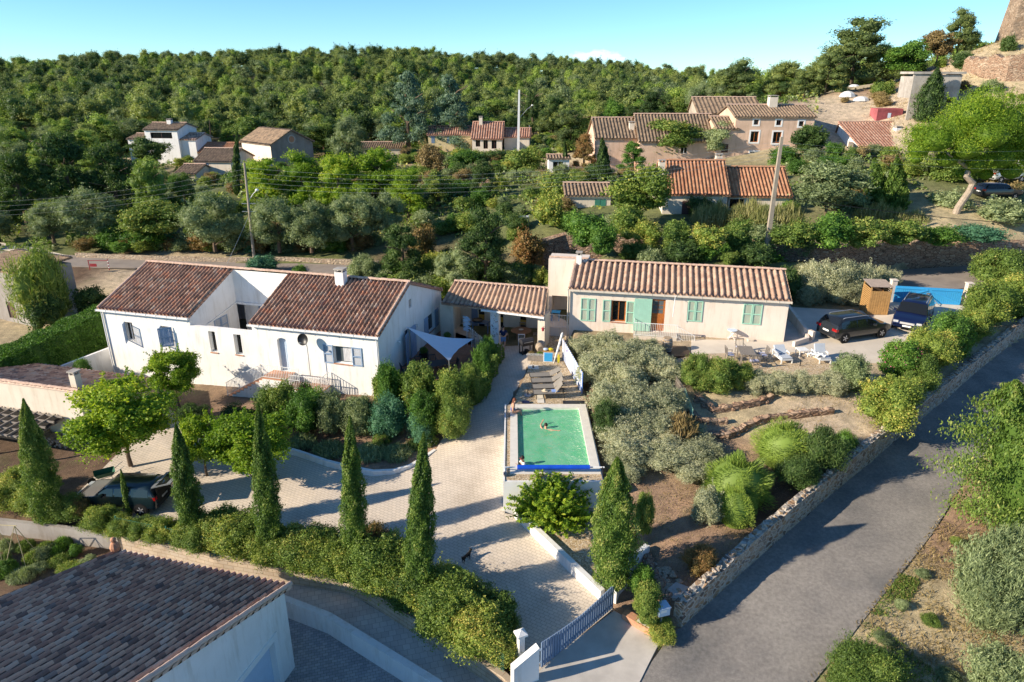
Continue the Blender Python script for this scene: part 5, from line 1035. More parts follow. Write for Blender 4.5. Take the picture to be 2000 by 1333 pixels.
# ================================================================ terrace of the pink house
dk = xy([(1262, 676, 1.0), (1340, 678, 1.0), (1352, 696, .98), (1290, 702, .95)])
o = MB().prism(dk, .8, 1.06).obj('wooden_deck', 'wood_dark'); tag(o, 'dark slatted wooden deck below the front steps of the pink house', 'deck')
p = G(1405, 656, 1.05); t = thing('bistro_chair', 'folding bistro chair with red and white back by the pink wall', 'chair', (p.x, p.y, 1.05), RB)
mb = MB().bar((-.2, -.2, 0), (-.2, .2, .45), .025).bar((.2, -.2, 0), (.2, .2, .45), .025).bar((-.2, .2, 0), (-.2, -.12, .45), .025).bar((.2, .2, 0), (.2, -.12, .45), .025).bar((-.2, .2, .45), (-.2, .25, .88), .025).bar((.2, .2, .45), (.2, .25, .88), .025); mb.obj('frame', 'white_paint', t); MB().box(-.21, .21, -.18, .2, .452, .475).obj('seat', 'pale_blue', t); MB().box(-.21, .21, .215, .235, .76, .88).obj('back_slat', 'dark_red', t); MB().box(-.21, .21, .205, .225, .6, .74).obj('back_slat', 'white_paint', t)
p = G(1428, 664, 1.05); t = thing('bistro_table', 'round light blue folding bistro table before the pink wall', 'table', (p.x, p.y, 1.05), RB); MB().lathe([(.34, .7), (.34, .725)], (0, 0, 0), 22).obj('tabletop', 'pale_blue', t); MB().bar((-.25, -.2, 0), (.22, .2, .7), .025).bar((.25, -.2, 0), (-.22, .2, .7), .025).bar((-.25, .2, 0), (.22, -.2, .7), .025).obj('leg_frame', 'white_paint', t)
p = G(1465, 668, 1.02); o = MB().box(-.18, .18, -.15, .15, 0, .16).obj('concrete_block', 'concrete_pale'); o.location = (p.x, p.y, 1.05); tag(o, 'small hollow block lying by the pink house wall', 'block')
p = G(1455, 706, .97); t = thing('garden_table', 'square weathered slatted wooden garden table on the gravel terrace', 'table', (p.x, p.y, .97), -.12); mb = MB()
for i in range(9): x = -.42 + i * .105; mb.box(x - .045, x + .045, -.75, .75, .72, .75)
mb.obj('tabletop', 'wood_grey', t)
for x in (-.38, .38):
 for y in (-.65, .65): MB().bar((x, y, 0), (x, y, .72), .08).obj('leg', 'wood_grey', t)
for lb, dx, dy, a, cu in [('weathered wooden armchair with blue cushion left of the square garden table', -1.0, .0, pi / 2, 1), ('weathered wooden armchair with blue cushion right of the square garden table', 1.05, -.05, -pi / 2, 1), ('weathered wooden chair behind the square garden table', .0, 1.15, 0, 0), ('weathered wooden chair in front of the square garden table', .2, -1.1, pi, 0)]:
 t = chair('garden_armchair', lb, (p.x + dx, p.y + dy, .97), a, 'wood_grey', arms=True, h=.98, group='wooden chairs of the garden table', w=.55)
 MB().box(-.24, .24, -.2, .2, .475, .53).obj('cushion', plain('cushion_blue', (.42, .45, .62), .9), t)
def lounge_chair(label, px, py, rz, up):
 p = G(px, py, .97); t = thing('cushioned_lounger', label, 'lounge chair', (p.x, p.y, .97), rz)
 mb = MB(); mb.bar((-.35, -.6, 0), (-.35, -.6, .34), .06).bar((.35, -.6, 0), (.35, -.6, .34), .06).bar((-.35, -.6, .03), (.35, -.6, .03), .05).bar((-.35, .6, 0), (-.35, .6, .62), .06).bar((.35, .6, 0), (.35, .6, .62), .06).box(-.38, .38, -.63, .63, .3, .36); mb.bar((-.38, -.1, .6), (-.38, .62, .6), .06).bar((.38, -.1, .6), (.38, .62, .6), .06).bar((-.38, -.1, .3), (-.38, -.1, .6), .05).bar((.38, -.1, .3), (.38, -.1, .6), .05); mb.obj('frame', 'white_paint', t)
 MB().box(-.33, .33, -.6, .25, .363, .47).obj('seat_cushion', 'cushion_grey', t); c = .62
 MB().add([(-.33, .26, .40), (.33, .26, .40), (.33, .26 + c * cos(up), .40 + c * sin(up)), (-.33, .26 + c * cos(up), .40 + c * sin(up)), (-.33, .15, .5), (.33, .15, .5), (.33, .15 + c * cos(up), .5 + c * sin(up)), (-.33, .15 + c * cos(up), .5 + c * sin(up))], [(0, 3, 2, 1), (4, 5, 6, 7), (0, 1, 5, 4), (1, 2, 6, 5), (2, 3, 7, 6), (3, 0, 4, 7)]).obj('back_cushion', 'cushion_grey', t); return t
lounge_chair('white framed lounger with grey cushions next to the garden table', 1527, 706, .12, .7); lounge_chair('white framed lounger with raised grey back and a cloth thrown over it', 1602, 706, .05, 1.15)
p = G(1565, 697, .97); t = thing('white_side_table', 'white metal side table between the two cushioned loungers', 'table', (p.x, p.y, .97), .1); MB().box(-.32, .32, -.3, .3, .5, .54).obj('tabletop', 'white_paint', t)
for x in (-.28, .28): MB().bar((x, -.26, 0), (x, -.26, .5), .05).bar((x, .26, 0), (x, .26, .5), .05).bar((x, -.26, .03), (x, .26, .03), .05).obj('leg_frame', 'white_paint', t)
p = G(1596, 697, 1.4); V = []; r = random.Random(9)
o = MB(); gx_ = [[(.9 * (i / 6 - .5), .6 * (j / 5 - .5), .08 * sin(i * 2.3 + j) + .06 * r.random()) for j in range(6)] for i in range(7)]
for i in range(6):
 for j in range(5): o.quad(gx_[i][j], gx_[i + 1][j], gx_[i + 1][j + 1], gx_[i][j + 1])
o = o.obj('crumpled_cloth', 'white_net', smooth=True); o.location = (p.x, p.y, 1.52); tag(o, 'crumpled pale cloth on the raised back lounger', 'cloth')
# picket fence in the dry garden
fq = [G(a, b_, z) for a, b_, z in ((1318, 760, .55), (1336, 785, .3), (1352, 830, .0))]; fn_ = thing('picket_fence', 'short grey and green picket fence running down beside the dry garden', 'fence', (0, 0, 0))
for a, b_, mt in ((fq[0], fq[1], 'wood_grey'), (fq[1], fq[2], 'green_paint')):
 n_ = 12; mb = MB()
 for i in range(n_): q = a + (b_ - a) * i / n_; mb.bar(q, q + Vector((0, 0, .85)), .07, .02)
 mb.bar(a + Vector((0, 0, .6)), b_ + Vector((0, 0, .6)), .04); mb.obj('pickets', mt, fn_)
# stone edging rows in the dry garden and the rockery
def rocks(name, label, pts, n, s0, s1, seed, mat='dry_stone', spread=.25, zf=BTF, each=False, group=None):
 r = random.Random(seed); P_ = [Vector(G(*p)) for p in pts]; L = sum((P_[i + 1] - P_[i]).length for i in range(len(P_) - 1))
 for k in range(n):
  d = L * (k + .5) / n; i = 0
  while i < len(P_) - 2 and d > (P_[i + 1] - P_[i]).length: d -= (P_[i + 1] - P_[i]).length; i += 1
  q = P_[i].lerp(P_[i + 1], min(1, d / (P_[i + 1] - P_[i]).length)); x = q.x + r.uniform(-spread, spread); y = q.y + r.uniform(-spread, spread); z = float(zf(np.array([x]), np.array([y]))[0]); s = r.uniform(s0, s1)
  mb = MB(); bmv = [(cos(a) * sin(t_) * r.uniform(.75, 1.15), sin(a) * sin(t_) * r.uniform(.6, 1.0), cos(t_) * r.uniform(.5, .75)) for t_ in (.5, 1.3, 2.1) for a in np.linspace(0, 5.5, 7)]
  mb.v = [(a * s, b_ * s, c * s) for a, b_, c in bmv]; mb.f = [tuple(range(7))] + [(j * 7 + m_, j * 7 + (m_ + 1) % 7, (j + 1) * 7 + (m_ + 1) % 7, (j + 1) * 7 + m_) for j in range(2) for m_ in range(7)] + [tuple(range(20, 13, -1))]
  o = mb.obj(name, mat); o.location = (x, y, z + s * .3); o.rotation_euler.z = r.uniform(0, 6); tag(o, label, 'rock', group)
rocks('edging_stone', 'reddish stone in the upper curved edging row of the dry garden', [(1365, 790, .3), (1395, 800, .3), (1440, 797, .35), (1480, 790, .4), (1500, 782, .45)], 26, .12, .24, 1, group='stones of the upper edging row')
rocks('edging_stone', 'reddish stone in the lower edging row behind the broom domes', [(1385, 845, .0), (1420, 850, -.1), (1460, 835, 0), (1500, 822, .1), (1560, 815, .2), (1625, 808, .3)], 30, .12, .26, 2, group='stones of the lower edging row')
rocks('rockery_stone', 'pale grey rubble stone in the rockery beside the gate', [(1285, 1100, -1.6), (1300, 1125, -1.65), (1320, 1150, -1.7), (1290, 1145, -1.7)], 34, .1, .2, 3, 'pale_stone', .35, group='pale stones of the rockery')
rocks('rockery_boulder', 'reddish brown boulder edging the rockery by the gate', [(1270, 1095, -1.8), (1272, 1130, -1.8), (1285, 1165, -1.9), (1310, 1185, -1.9)], 16, .22, .4, 4, 'dry_stone', .2, group='boulders edging the rockery')
o = MB().prism(xy([(1290, 1165, -1.7), (1320, 1140, -1.7), (1345, 1150, -1.7), (1325, 1178, -1.8)]), -2.2, -1.62).obj('flat_slab', 'concrete'); tag(o, 'flat grey slab on the rockery behind the letterbox', 'slab')
for nm_, L_ in (('upper', [(1358, 782, .3), (1395, 806, .25), (1440, 800, .3), (1480, 792, .4), (1506, 782, .45)]), ('lower', [(1378, 852, -.1), (1420, 856, -.15), (1460, 838, -.05), (1500, 826, .05), (1560, 820, .15), (1625, 812, .25)]), ('middle', [(1345, 810, .1), (1372, 828, .05), (1420, 826, .1)])):
 e_ = [tuple(G(a, b_, z)[:2]) for a, b_, z in L_]; wallrun('edging_wall', dense([(x, y, float(BTF(np.array([x]), np.array([y]))[0]) - .4, float(BTF(np.array([x]), np.array([y]))[0]) + .3) for x, y in e_], .3, .07, 3), .3, 'dry_stone', nm_ + ' low dry stone terrace edge in the dry garden', 'wall')
# drive gate
ga, gb_ = G(1056, 1308, -2.5), G(1197, 1188, -2.45); gv = gb_ - ga; gt = thing('drive_gate', 'grey blue gate of vertical boards across the drive', 'gate', tuple(ga), atan2(gv.y, gv.x)); L_ = gv.length; n_ = 30
mb = MB()
for i in range(n_): x = L_ * i / n_; h = 1.05 + .22 * abs(2 * (i + .5) / n_ - 1) ** 1.5; mb.box(x + .02, x + L_ / n_ - .02, -.02, .02, .08, h)
mb.obj('boards', 'slate_blue', gt)
for a, b_ in ((0, L_ / 2 - .01), (L_ / 2 + .01, L_)): MB().box(a, b_, .022, .07, .25, .33).box(a, b_, .022, .07, .85, .93).obj('rails', 'slate_blue', gt)
# letterbox
p = G(1288, 1233, -2.45); lb_ = thing('letterbox', 'pale blue metal letterbox on a post by the end of the stone wall', 'letterbox', (p.x, p.y, -2.5), .3)
MB().bar((0, 0, 0), (.03, 0, .95), .06).obj('post', 'metal_grey', lb_); MB().box(-.2, .26, -.2, .2, .95, 1.3).obj('box', 'pale_blue', lb_); MB().box(-.12, .12, -.206, -.201, 1.12, 1.24).obj('name_plate', 'white_paint', lb_); MB().box(-.23, .29, -.23, .23, 1.303, 1.325).obj('lid', 'pale_blue', lb_)
p = G(1250, 1225, -2.5); q = thing('terracotta_trough', 'pink terracotta trough with white pebbles beside the letterbox', 'trough', (p.x, p.y, -2.48), -.75); MB().box(-.75, .75, -.18, .18, 0, .3).obj('trough', 'terracotta', q); MB().box(-.1, .3, -.12, .12, .303, .32).box(.36, .68, -.12, .12, .303, .32).obj('pebbles', 'stone_coping', q)
# clay figure on the near roof corner
p = G(213, 1063, -.1); t = thing('clay_figure', 'small clay roof ornament on the far corner of the near tiled roof', 'ornament', tuple(FN.w(L_N - .0, .1, -.05))); MB().lathe([(.16, 0), (.2, .18), (.14, .34), (.08, .4)], (0, 0, 0), 10).obj('body', 'terracotta', t); MB().lathe([(.05, .4), (.11, .47), (.11, .55), (.04, .62)], (0, 0, 0), 10).obj('head', 'terracotta', t)
# bean poles, wire fence
p = G(35, 1100, -3.3); t = thing('bean_pole_frame', 'frame of thin bamboo bean poles in the vegetable plot', 'plant support', (p.x, p.y, -3.35)); ap = [(-1.0, .4, 1.9), (.1, .3, 1.9)]
for a in ap:
 for dx, dy in ((-.5, -.6), (.55, -.7), (.2, .6)): MB().tube([(a[0] + dx, a[1] + dy, 0), a], .018, 5).obj('pole', plain('bamboo', (.42, .36, .2), .6), t)
MB().tube([ap[0], (ap[1][0] + .1, ap[1][1], ap[1][2])], .02, 5).obj('ridge_pole', 'bamboo', t)
p = [tuple(G(a, b_, -2.45)[:2]) for a, b_ in [(232, 1040), (330, 1061), (420, 1084), (560, 1106), (672, 1124), (720, 1143), (860, 1233), (985, 1314)]]; wf = thing('wire_fence', 'green wire mesh fence along the top of the block wall', 'fence', (0, 0, 0)); plain('fence_green', (.05, .2, .15), .5)
for i in range(len(p) - 1):
 a, b_ = Vector((*p[i], -2.5)), Vector((*p[i + 1], -2.5)); n_ = max(1, int((b_ - a).length / 1.8)); 
 mb = MB()
 for z in np.linspace(.08, .88, 9): mb.bar(a + Vector((0, 0, z)), b_ + Vector((0, 0, z)), .012)
 mb.obj('wires', 'fence_green', wf)
 for k in range(n_): q = a + (b_ - a) * k / n_; MB().bar(q, q + Vector((0, 0, .98)), .045).obj('fence_post', 'fence_green', wf)
q = Vector((*p[0], -2.5)); MB().bar(q + Vector((.0, 0, .95)), q + Vector((-.35, -.1, 0)), .04).obj('brace', 'fence_green', wf)
# bin shelter and blue gate
a, b_ = G(1693, 614, 1.25), G(1733, 618, 1.22)
bs = thing('bin_shelter', 'tall wooden slatted bin shelter with corrugated roof beside the blue gate', 'shelter', (a.x, a.y, 1.2), -.12); w_ = (b_ - a).length * 1.03; hb_ = 2.15
mb = MB()
for i in range(9): x = w_ * i / 9; mb.box(x + .01, x + w_ / 9 - .01, -.03, .0, .05, 1.85)
mb.obj('front_panel', 'wood_new', bs); mb = MB()
for i in range(14): z = .05 + 2.0 * i / 14; mb.box(-.03, .0, .0, 1.6, z, z + .1); mb.box(w_, w_ + .03, .0, 1.6, z, z + .1)
mb.obj('side_panels', 'wood_new', bs)
for x in (0.03, w_ - .03):
 for y in (.03, 1.55): MB().box(x - .04, x + .04, y - .04, y + .04, 0, hb_).obj('post', 'wood_new', bs)
mb = MB()
for i in range(16): x = -.1 + (w_ + .2) * i / 16; mb.add([(x, -.15, hb_ + .03), (x + (w_ + .2) / 32, -.15, hb_ + .07), (x + (w_ + .2) / 16, -.15, hb_ + .03), (x, 1.7, hb_ + .13), (x + (w_ + .2) / 32, 1.7, hb_ + .17), (x + (w_ + .2) / 16, 1.7, hb_ + .13)], [(0, 1, 4, 3), (1, 2, 5, 4)])
mb.obj('corrugated_roof', plain('corrugated', (.28, .23, .20), .7), bs); MB().box(.05, w_ - .05, 1.5, 1.55, .0, 2.0).obj('back', 'wood_dark', bs)
ga, gb_ = G(1743, 591, 1.35), G(1874, 598, 1.38); gv = gb_ - ga; L_ = gv.length; gt = thing('blue_gate', 'wide bright blue double gate closing the parking court', 'gate', tuple(ga), atan2(gv.y, gv.x))
for k in (0, 1):
 mb = MB(); 
 for i in range(16): x = L_ / 2 * (k + i / 16); h = 1.35 - .0 * i; mb.box(x + .008, x + L_ / 32 - .008, -.02, .02, .06, h)
 lf = mb.obj('gate_leaf', 'gate_blue', gt); x0, x1 = L_ / 2 * k + .03, L_ / 2 * (k + 1) - .03
 MB().box(x0, x1, -.06, -.022, .12, .22).box(x0, x1, -.06, -.022, 1.15, 1.25).bar((x0 if k else x1, -.045, 1.15), (x1 if k else x0, -.045, .22), .04, .1).obj('frame', 'gate_blue', lf)
MB().box(L_ / 2 - .12, L_ / 2 + .12, -.1, -.062, .75, .95).bar((L_ / 2, -.1, .85), (L_ / 2 + .8, -.6, .1), .05).obj('latch', 'metal_grey', gt)
for a, b_, z, lb in ((1738, 590, 1.3, 'pale gate pillar left of the blue gate behind the shelter'), (1884, 597, 1.35, 'pale gate pillar right of the blue gate')):
 p = G(a, b_, z); o = MB().box(-.2, .2, -.2, .2, -.2, 1.75).box(-.24, .24, -.24, .24, 1.753, 1.82).obj('gate_pillar', 'pink_render'); o.location = (p.x, p.y, z); tag(o, lb, 'gate pillar')
# ================================================================ cars
def paint(name, c):
 if name in MATS: return name
 m, n, b = nodemat(name, .28, .5, .3); b.inputs['Base Color'].default_value = (*c, 1); b.inputs['Coat Weight'].default_value = .8; b.inputs['Coat Roughness'].default_value = .05; return name
paint('paint_grey', (.022, .026, .031)); paint('paint_blue', (.008, .015, .06)); paint('paint_green', (.012, .028, .033)); paint('paint_white', (.7, .7, .7)); paint('lamp_red', (.45, .01, .01)); paint('lamp_clear', (.6, .62, .65)); paint('chrome', (.55, .55, .56)); plain('tyre', (.02, .02, .02), .9)
def car(label, name, loc, rz, col, L=4.45, Wd=1.82, Hr=1.6, belt=.98, hood=1.02, old=False, tail_open=False, rails=True, group=None, detail=True):
 """length along x, nose at +x; one lofted shell with glass let in, wheels, lamps, plates"""
 t = thing(name, label, 'car', loc, rz, group); w = Wd / 2; h2 = L / 2
 if old: st = [(-h2, .45, .80, .9), (-h2 + .05, .30, 1.0, .97), (-h2 + .12, .28, 1.15, 1), (-h2 + .28, .28, Hr - .06, 1), (-h2 + .55, .28, Hr, 1), (-.3, .28, Hr, 1), (.28, .28, Hr - .03, 1), (.42, .28, Hr - .09, 1), (h2 - 1.25, .28, 1.0, 1), (h2 - 1.1, .28, .94, 1), (h2 - .35, .28, .86, .98), (h2 - .08, .3, .76, .95), (h2, .42, .62, .9)]
 else: st = [(-h2, .5, .78, .86), (-h2 + .06, .36, .98, .93), (-h2 + .14, .30, 1.12, .97), (-h2 + .3, .28, 1.32, 1), (-h2 + .52, .28, Hr - .04, 1), (-h2 + .85, .28, Hr, 1), (-.2, .28, Hr + .01, 1), (.3, .28, Hr - .02, 1), (.5, .28, Hr - .08, 1), (h2 - 1.1, .28, 1.06, 1), (h2 - .95, .28, hood, 1), (h2 - .45, .28, hood - .06, .98), (h2 - .15, .3, hood - .18, .93), (h2 - .03, .36, .7, .86), (h2, .45, .6, .8)]
 V = []; Fq = []; npt = 14
 for x, zb, zt, k in st:
  W_ = w * k; bz = min(belt, zt - .03); cab = max(0, zt - belt) / (Hr - belt); wt = W_ * (1 - .2 * cab) - .02
  half = [(0, zb), (W_ * .85, zb), (W_, zb + .12), (W_ * 1.0, (zb + bz) / 2), (W_ * .975, bz), (W_ * .975 * (1 - .5 * 0) + (wt - W_ * .975) * .85, bz + (zt - bz) * .8), (wt * .9, zt - .012 * (1 - 0)), (0, zt + .01)]
  sec = half + [(-y, z) for y, z in half[-2:0:-1]]
  V += [(x, y, z) for y, z in sec]
 m_ = len(half) * 2 - 2
 for i in range(len(st) - 1):
  for j in range(m_): Fq.append((i * m_ + j, i * m_ + (j + 1) % m_, (i + 1) * m_ + (j + 1) % m_, (i + 1) * m_ + j))
 Fq += [tuple(range(m_))[::-1], tuple((len(st) - 1) * m_ + j for j in range(m_))]
 bd_ = MB().add(V, Fq).obj('body', col, t, True)
 # glass slightly proud of the cabin
 ci = [i for i, s in enumerate(st) if s[2] > belt + .02]; i0, i1 = ci[0], ci[-1]
 sect = lambda i, j, e=0: Vector(V[i * m_ + j]) + Vector((0, e, 0))
 def lerp_st(x, j):
  for i in range(len(st) - 1):
   if st[i][0] <= x <= st[i + 1][0]: f = (x - st[i][0]) / (st[i + 1][0] - st[i][0]); return Vector(V[i * m_ + j]).lerp(Vector(V[(i + 1) * m_ + j]), f)
 xr, xf = -h2 + (.45 if not old else .35), .95 if not old else h2 - 1.45
 for sgn, (jb, jt) in ((1, (4, 5)), (-1, (m_ - 4, m_ - 5))):
  for a, b_ in ([(xr, -.72), (-.64, .12), (.2, xf)] if not old else [(xr, -.95), (-.88, -.1), (-.02, xf)]):
   mb = MB(); xs = np.linspace(a, b_, 6); e = Vector((0, sgn * .012, 0))
   for x0, x1 in zip(xs[:-1], xs[1:]):
    q = [lerp_st(x0, jb), lerp_st(x1, jb), lerp_st(x1, jt), lerp_st(x0, jt)]; q = [q[0] * .93 + q[3] * .07, q[1] * .93 + q[2] * .07, q[2] * .97 + q[1] * .03, q[3] * .97 + q[0] * .03]; mb.quad(*[v_ + e for v_ in q])
   mb.obj('side_window', 'glass_dark', t)
 def endglass(ia, ib, nm, f0=.1, f1=.92):
  mb = MB(); e = Vector((.02 if nm == 'windscreen' else -.035, 0, .025)); L0 = [Vector(V[ia * m_ + j]) for j in (5, 6, 7, 8, 9)]; L1 = [Vector(V[ib * m_ + j]) for j in (5, 6, 7, 8, 9)]
  A2 = [a.lerp(b2, f0) + e for a, b2 in zip(L0, L1)]; B2 = [a.lerp(b2, f1) + e for a, b2 in zip(L0, L1)]
  for j in range(4): mb.quad(A2[j], A2[j + 1], B2[j + 1], B2[j])
  mb.obj(nm, 'glass_dark', t)
 k = [i for i, s in enumerate(st) if s[0] > 0 and s[2] > Hr - .12][-1]; endglass(k + 1, k, 'windscreen')
 if not tail_open:
  k = 4 if not old else 3; endglass(k - 2 if not old else 2, k, 'rear_window', .25, .95)
 wr = .34 if not old else .29; xw = (-h2 + .82, h2 - .88)
 for x in xw:
  for s in (-1, 1):
   y = s * (w - .1); wh = MB().tube([(x, y - s * .11, wr), (x, y + s * .115, wr)], wr, 20).obj('wheel', 'tyre', t)
   rm = MB().tube([(x, y + s * .116, wr), (x, y + s * .122, wr)], wr * .66, 16).obj('rim', 'plastic_black', wh); mb = MB()
   for q in range(5): a = q * 1.257; mb.bar((x, y + s * .127, wr), (x + wr * .62 * cos(a), y + s * .127, wr + wr * .62 * sin(a)), .05, .012, up=(0, 1, 0))
   mb.obj('spokes', 'chrome', rm); MB().tube([(x, s * (w + .002) - s * .05, wr + .01), (x, s * (w + .004), wr + .01)], wr + .07, 22).obj('wheel_arch', 'plastic_black', t)
 for s in (-1, 1):
  MB().box(h2 - .28, h2 - .02, min(s * w * .55, s * w * .86), max(s * w * .55, s * w * .86), .66, .8).obj('headlight', 'lamp_clear', t)
  MB().box(-h2 - .005, -h2 + .2, min(s * w * .55, s * w * .97), max(s * w * .55, s * w * .97), .84, 1.0).obj('tail_light', 'lamp_red', t)
  MB().box(.62 if not old else .45, .78 if not old else .58, min(s * w * 1.0, s * (w + .18)), max(s * w * 1.0, s * (w + .18)), 1.0, 1.13).obj('mirror', col, t)
  if rails: MB().tube([(-h2 + .7, s * (w * .66), Hr - .01), (-h2 + .85, s * w * .68, Hr + .05), (.2, s * w * .68, Hr + .05), (.4, s * w * .68, Hr - .03)], .02, 6).obj('roof_rail', 'chrome', t)
 MB().box(h2 - .0, h2 + .02, -.26, .26, .42, .53).obj('number_plate', 'white_paint', t); MB().box(-h2 - .02, -h2 + .0, -.26, .26, .68, .79).obj('number_plate', 'white_paint', t)
 MB().box(h2 - .1, h2 + .012, -.45, .45, .6, .74).obj('grille', 'chrome' if not old else 'plastic_black', t); MB().box(-h2 - .012, -h2 + .1, -w * .85, w * .85, .38, .5).obj('bumper', 'plastic_black', t)
 return t
def place(pxr, pxf, z): a, b_ = G(*pxr, z), G(*pxf, z); c = (a + b_) / 2; return (c.x, c.y, z), atan2((b_ - a).y, (b_ - a).x)
loc, rz = place((1615, 668), (1722, 652), 1.1); car('dark grey sport utility car seen from behind on the parking court', 'parked_car', (loc[0], loc[1] + .35, 1.12), rz + .0, 'paint_grey', 4.85, 1.92, 1.62)
pa, pb_ = G(1806, 608, 1.25), G(1752, 657, 1.15); pc = (pa + pb_) / 2; car('dark blue sport utility car facing the camera beside the blue gate', 'parked_car', (pc.x, pc.y, 1.18), radians(-127), 'paint_blue', 4.95, 2.05, 1.8)
pc = G(243, 965, -1.7); oc = car('old dark green estate car with its tailgate raised behind the hedge', 'parked_car', (pc.x - .1, pc.y + .1, -2.38), radians(176), 'paint_green', 4.3, 1.72, 1.5, old=True, tail_open=True, rails=False)
MB().add([(-2.0, -.72, 1.47), (-2.0, .72, 1.47), (-3.0, .66, 1.72), (-3.0, -.66, 1.72), (-2.0, -.72, 1.53), (-2.0, .72, 1.53), (-3.0, .66, 1.78), (-3.0, -.66, 1.78)], [(0, 1, 2, 3), (7, 6, 5, 4), (0, 4, 5, 1), (1, 5, 6, 2), (2, 6, 7, 3), (3, 7, 4, 0)]).obj('tailgate', 'metal_grey', oc); MB().box(-2.17, -2.155, -.62, .62, .55, 1.36).obj('boot_opening', 'interior_dark', oc); MB().quad((-2.2, -.66, 1.785 - .2), (-2.2, .66, 1.585), (-2.75, .6, 1.722), (-2.75, -.6, 1.722)).obj('tailgate_window', 'glass_dark', oc)
for i, (a, b_, mt, lb, rz_) in enumerate([(1950, 392, 'paint_white', 'white parked car seen between shrubs near the right edge', .2), (1940, 405, 'paint_grey', 'grey parked car in front of the white one near the right edge', .1), (2010, 385, 'paint_white', 'white van like car cut by the right edge', .3)]):
 p = G(a, b_ + 8, 5.0); car(lb, 'parked_car', (p.x, p.y, gz1(p.x, p.y) + .05), rz_, mt, 4.2, 1.7, 1.5, old=True, rails=False)
# wheelbarrow
p = G(205, 938, -2.3); t = thing('wheelbarrow', 'dark green wheelbarrow between the firewood and the old car', 'wheelbarrow', (p.x, p.y, -2.38), .6)
MB().add([(-.3, -.22, .35), (.4, -.22, .35), (.4, .22, .35), (-.3, .22, .35), (-.45, -.33, .62), (.55, -.33, .6), (.55, .33, .6), (-.45, .33, .62)], [(0, 3, 2, 1), (0, 1, 5, 4), (1, 2, 6, 5), (2, 3, 7, 6), (3, 0, 4, 7)]).obj('tray', plain('barrow_green', (.02, .10, .06), .5), t)
MB().tube([(-.6, 0, .2), (-.6, .06, .2)], .2, 14).obj('wheel', 'tyre', t); MB().tube([(-.6, -.05, .2), (.3, -.25, .33), (1.0, -.3, .75)], .02, 6).tube([(-.6, .1, .2), (.3, .25, .33), (1.0, .3, .75)], .02, 6).bar((.35, -.25, 0), (.35, -.22, .33), .03).bar((.35, .25, 0), (.35, .22, .33), .03).obj('frame', 'metal_grey', t)
# road barrier
a, b_ = G(176, 528, .0), G(214, 528, .0); t = thing('road_barrier', 'red and white rail barrier with a small red sign beside the street', 'barrier', tuple(a), atan2((b_ - a).y, (b_ - a).x)); L_ = (b_ - a).length
MB().bar((0, 0, 0), (0, 0, 1.0), .06).bar((L_, 0, 0), (L_, 0, 1.1), .06).bar((0, 0, .95), (L_, 0, .95), .05).obj('rails', 'dark_red', t); MB().box(.1, .75, -.03, .0, .35, .65).obj('sign_plate', 'dark_red', t)
for k in range(3): MB().box(L_ - .04, L_ + .04, -.045, .045, .2 + .3 * k, .33 + .3 * k).obj('white_band', 'white_paint', t)
# kerb wall beyond the street
wallrun('low_kerb_wall', dense([tuple(G(a, b_, z)[:2]) + (z - .2, z + .45) for a, b_, z in [(150, 503, .05), (300, 509, .05), (430, 512, .08), (560, 512, .15), (740, 519, .2)]], 1.2, .04), .35, 'pale_stone', 'low pale stone kerb wall along the far side of the street', 'wall')
e = [tuple(G(a, b_, z)[:2]) + (z - .3, t_) for a, b_, z, t_ in [(1045, 528, .6, 3.2), (1100, 518, .8, 3.7), (1250, 519, .9, 3.9), (1400, 520, 1.1, 3.9), (1560, 533, 1.5, 3.9), (1700, 524, 1.6, 3.9), (1870, 518, 1.75, 3.9), (2100, 512, 1.9, 4.1)]]
wallrun('stone_embankment', dense(e, 1.0, .25, 5), 1.0, 'dry_stone', 'high reddish rubble stone embankment wall behind the upper street', 'retaining wall')
# ================================================================ poles and cables
def pole(name, label, base, z, top, r_, mat='concrete_pole', lamp=None, square=False, arms=None):
 b_ = G(*base, z); tp = GD(*top, b_.y); t = thing(name, label, 'utility pole', tuple(b_)); v = tp - b_
 (MB().add([(-r_, -r_, -.5), (r_, -r_, -.5), (r_, r_, -.5), (-r_, r_, -.5)] + [(v.x + sx * r_ * .6, sy * r_ * .6, v.z) for sx, sy in ((-1, -1), (1, -1), (1, 1), (-1, 1))], [(0, 3, 2, 1), (4, 5, 6, 7), (0, 1, 5, 4), (1, 2, 6, 5), (2, 3, 7, 6), (3, 0, 4, 7)]) if square else MB().tube([(0, 0, -.5), tuple(v * .5), tuple(v)], [r_, r_ * .8, r_ * .6], 10)).obj('pole', mat, t)
 if lamp:
  h, dx, dz = lamp; p0 = v * h; MB().tube([p0, p0 + Vector((dx * .6, 0, dz * .7)), p0 + Vector((dx, 0, dz))], .04, 6).obj('lamp_arm', 'metal_grey', t); l = MB().lathe([(.03, -.1), (.16, -.06), (.2, .04), (.1, .14)], tuple(p0 + Vector((dx, 0, dz))), 10).obj('lamp_head', 'white_paint', t)
 if arms:
  for h in arms: p0 = v * h; MB().bar(p0 + Vector((-.7, 0, 0)), p0 + Vector((.7, 0, 0)), .06).obj('crossarm', 'metal_grey', t)
 return b_, tp
pb, pt = pole('lamp_pole', 'tall concrete utility pole with street lamp behind the white house', (497, 512), .1, (477, 318), .16, lamp=(.62, 1.0, 1.1), arms=(.6, .52))
pb2, pt2 = pole('concrete_pole', 'leaning tapered concrete pole behind the pink house', (1497, 487), 3.9, (1527, 268), .19, square=True, arms=(.93,))
pole('white_lamp_pole', 'white lamp pole beside the red roofed house', (1012, 300), 4.8, (1014, 176), .24, 'white_paint', lamp=(.55, 2.3, 2.2), square=True)
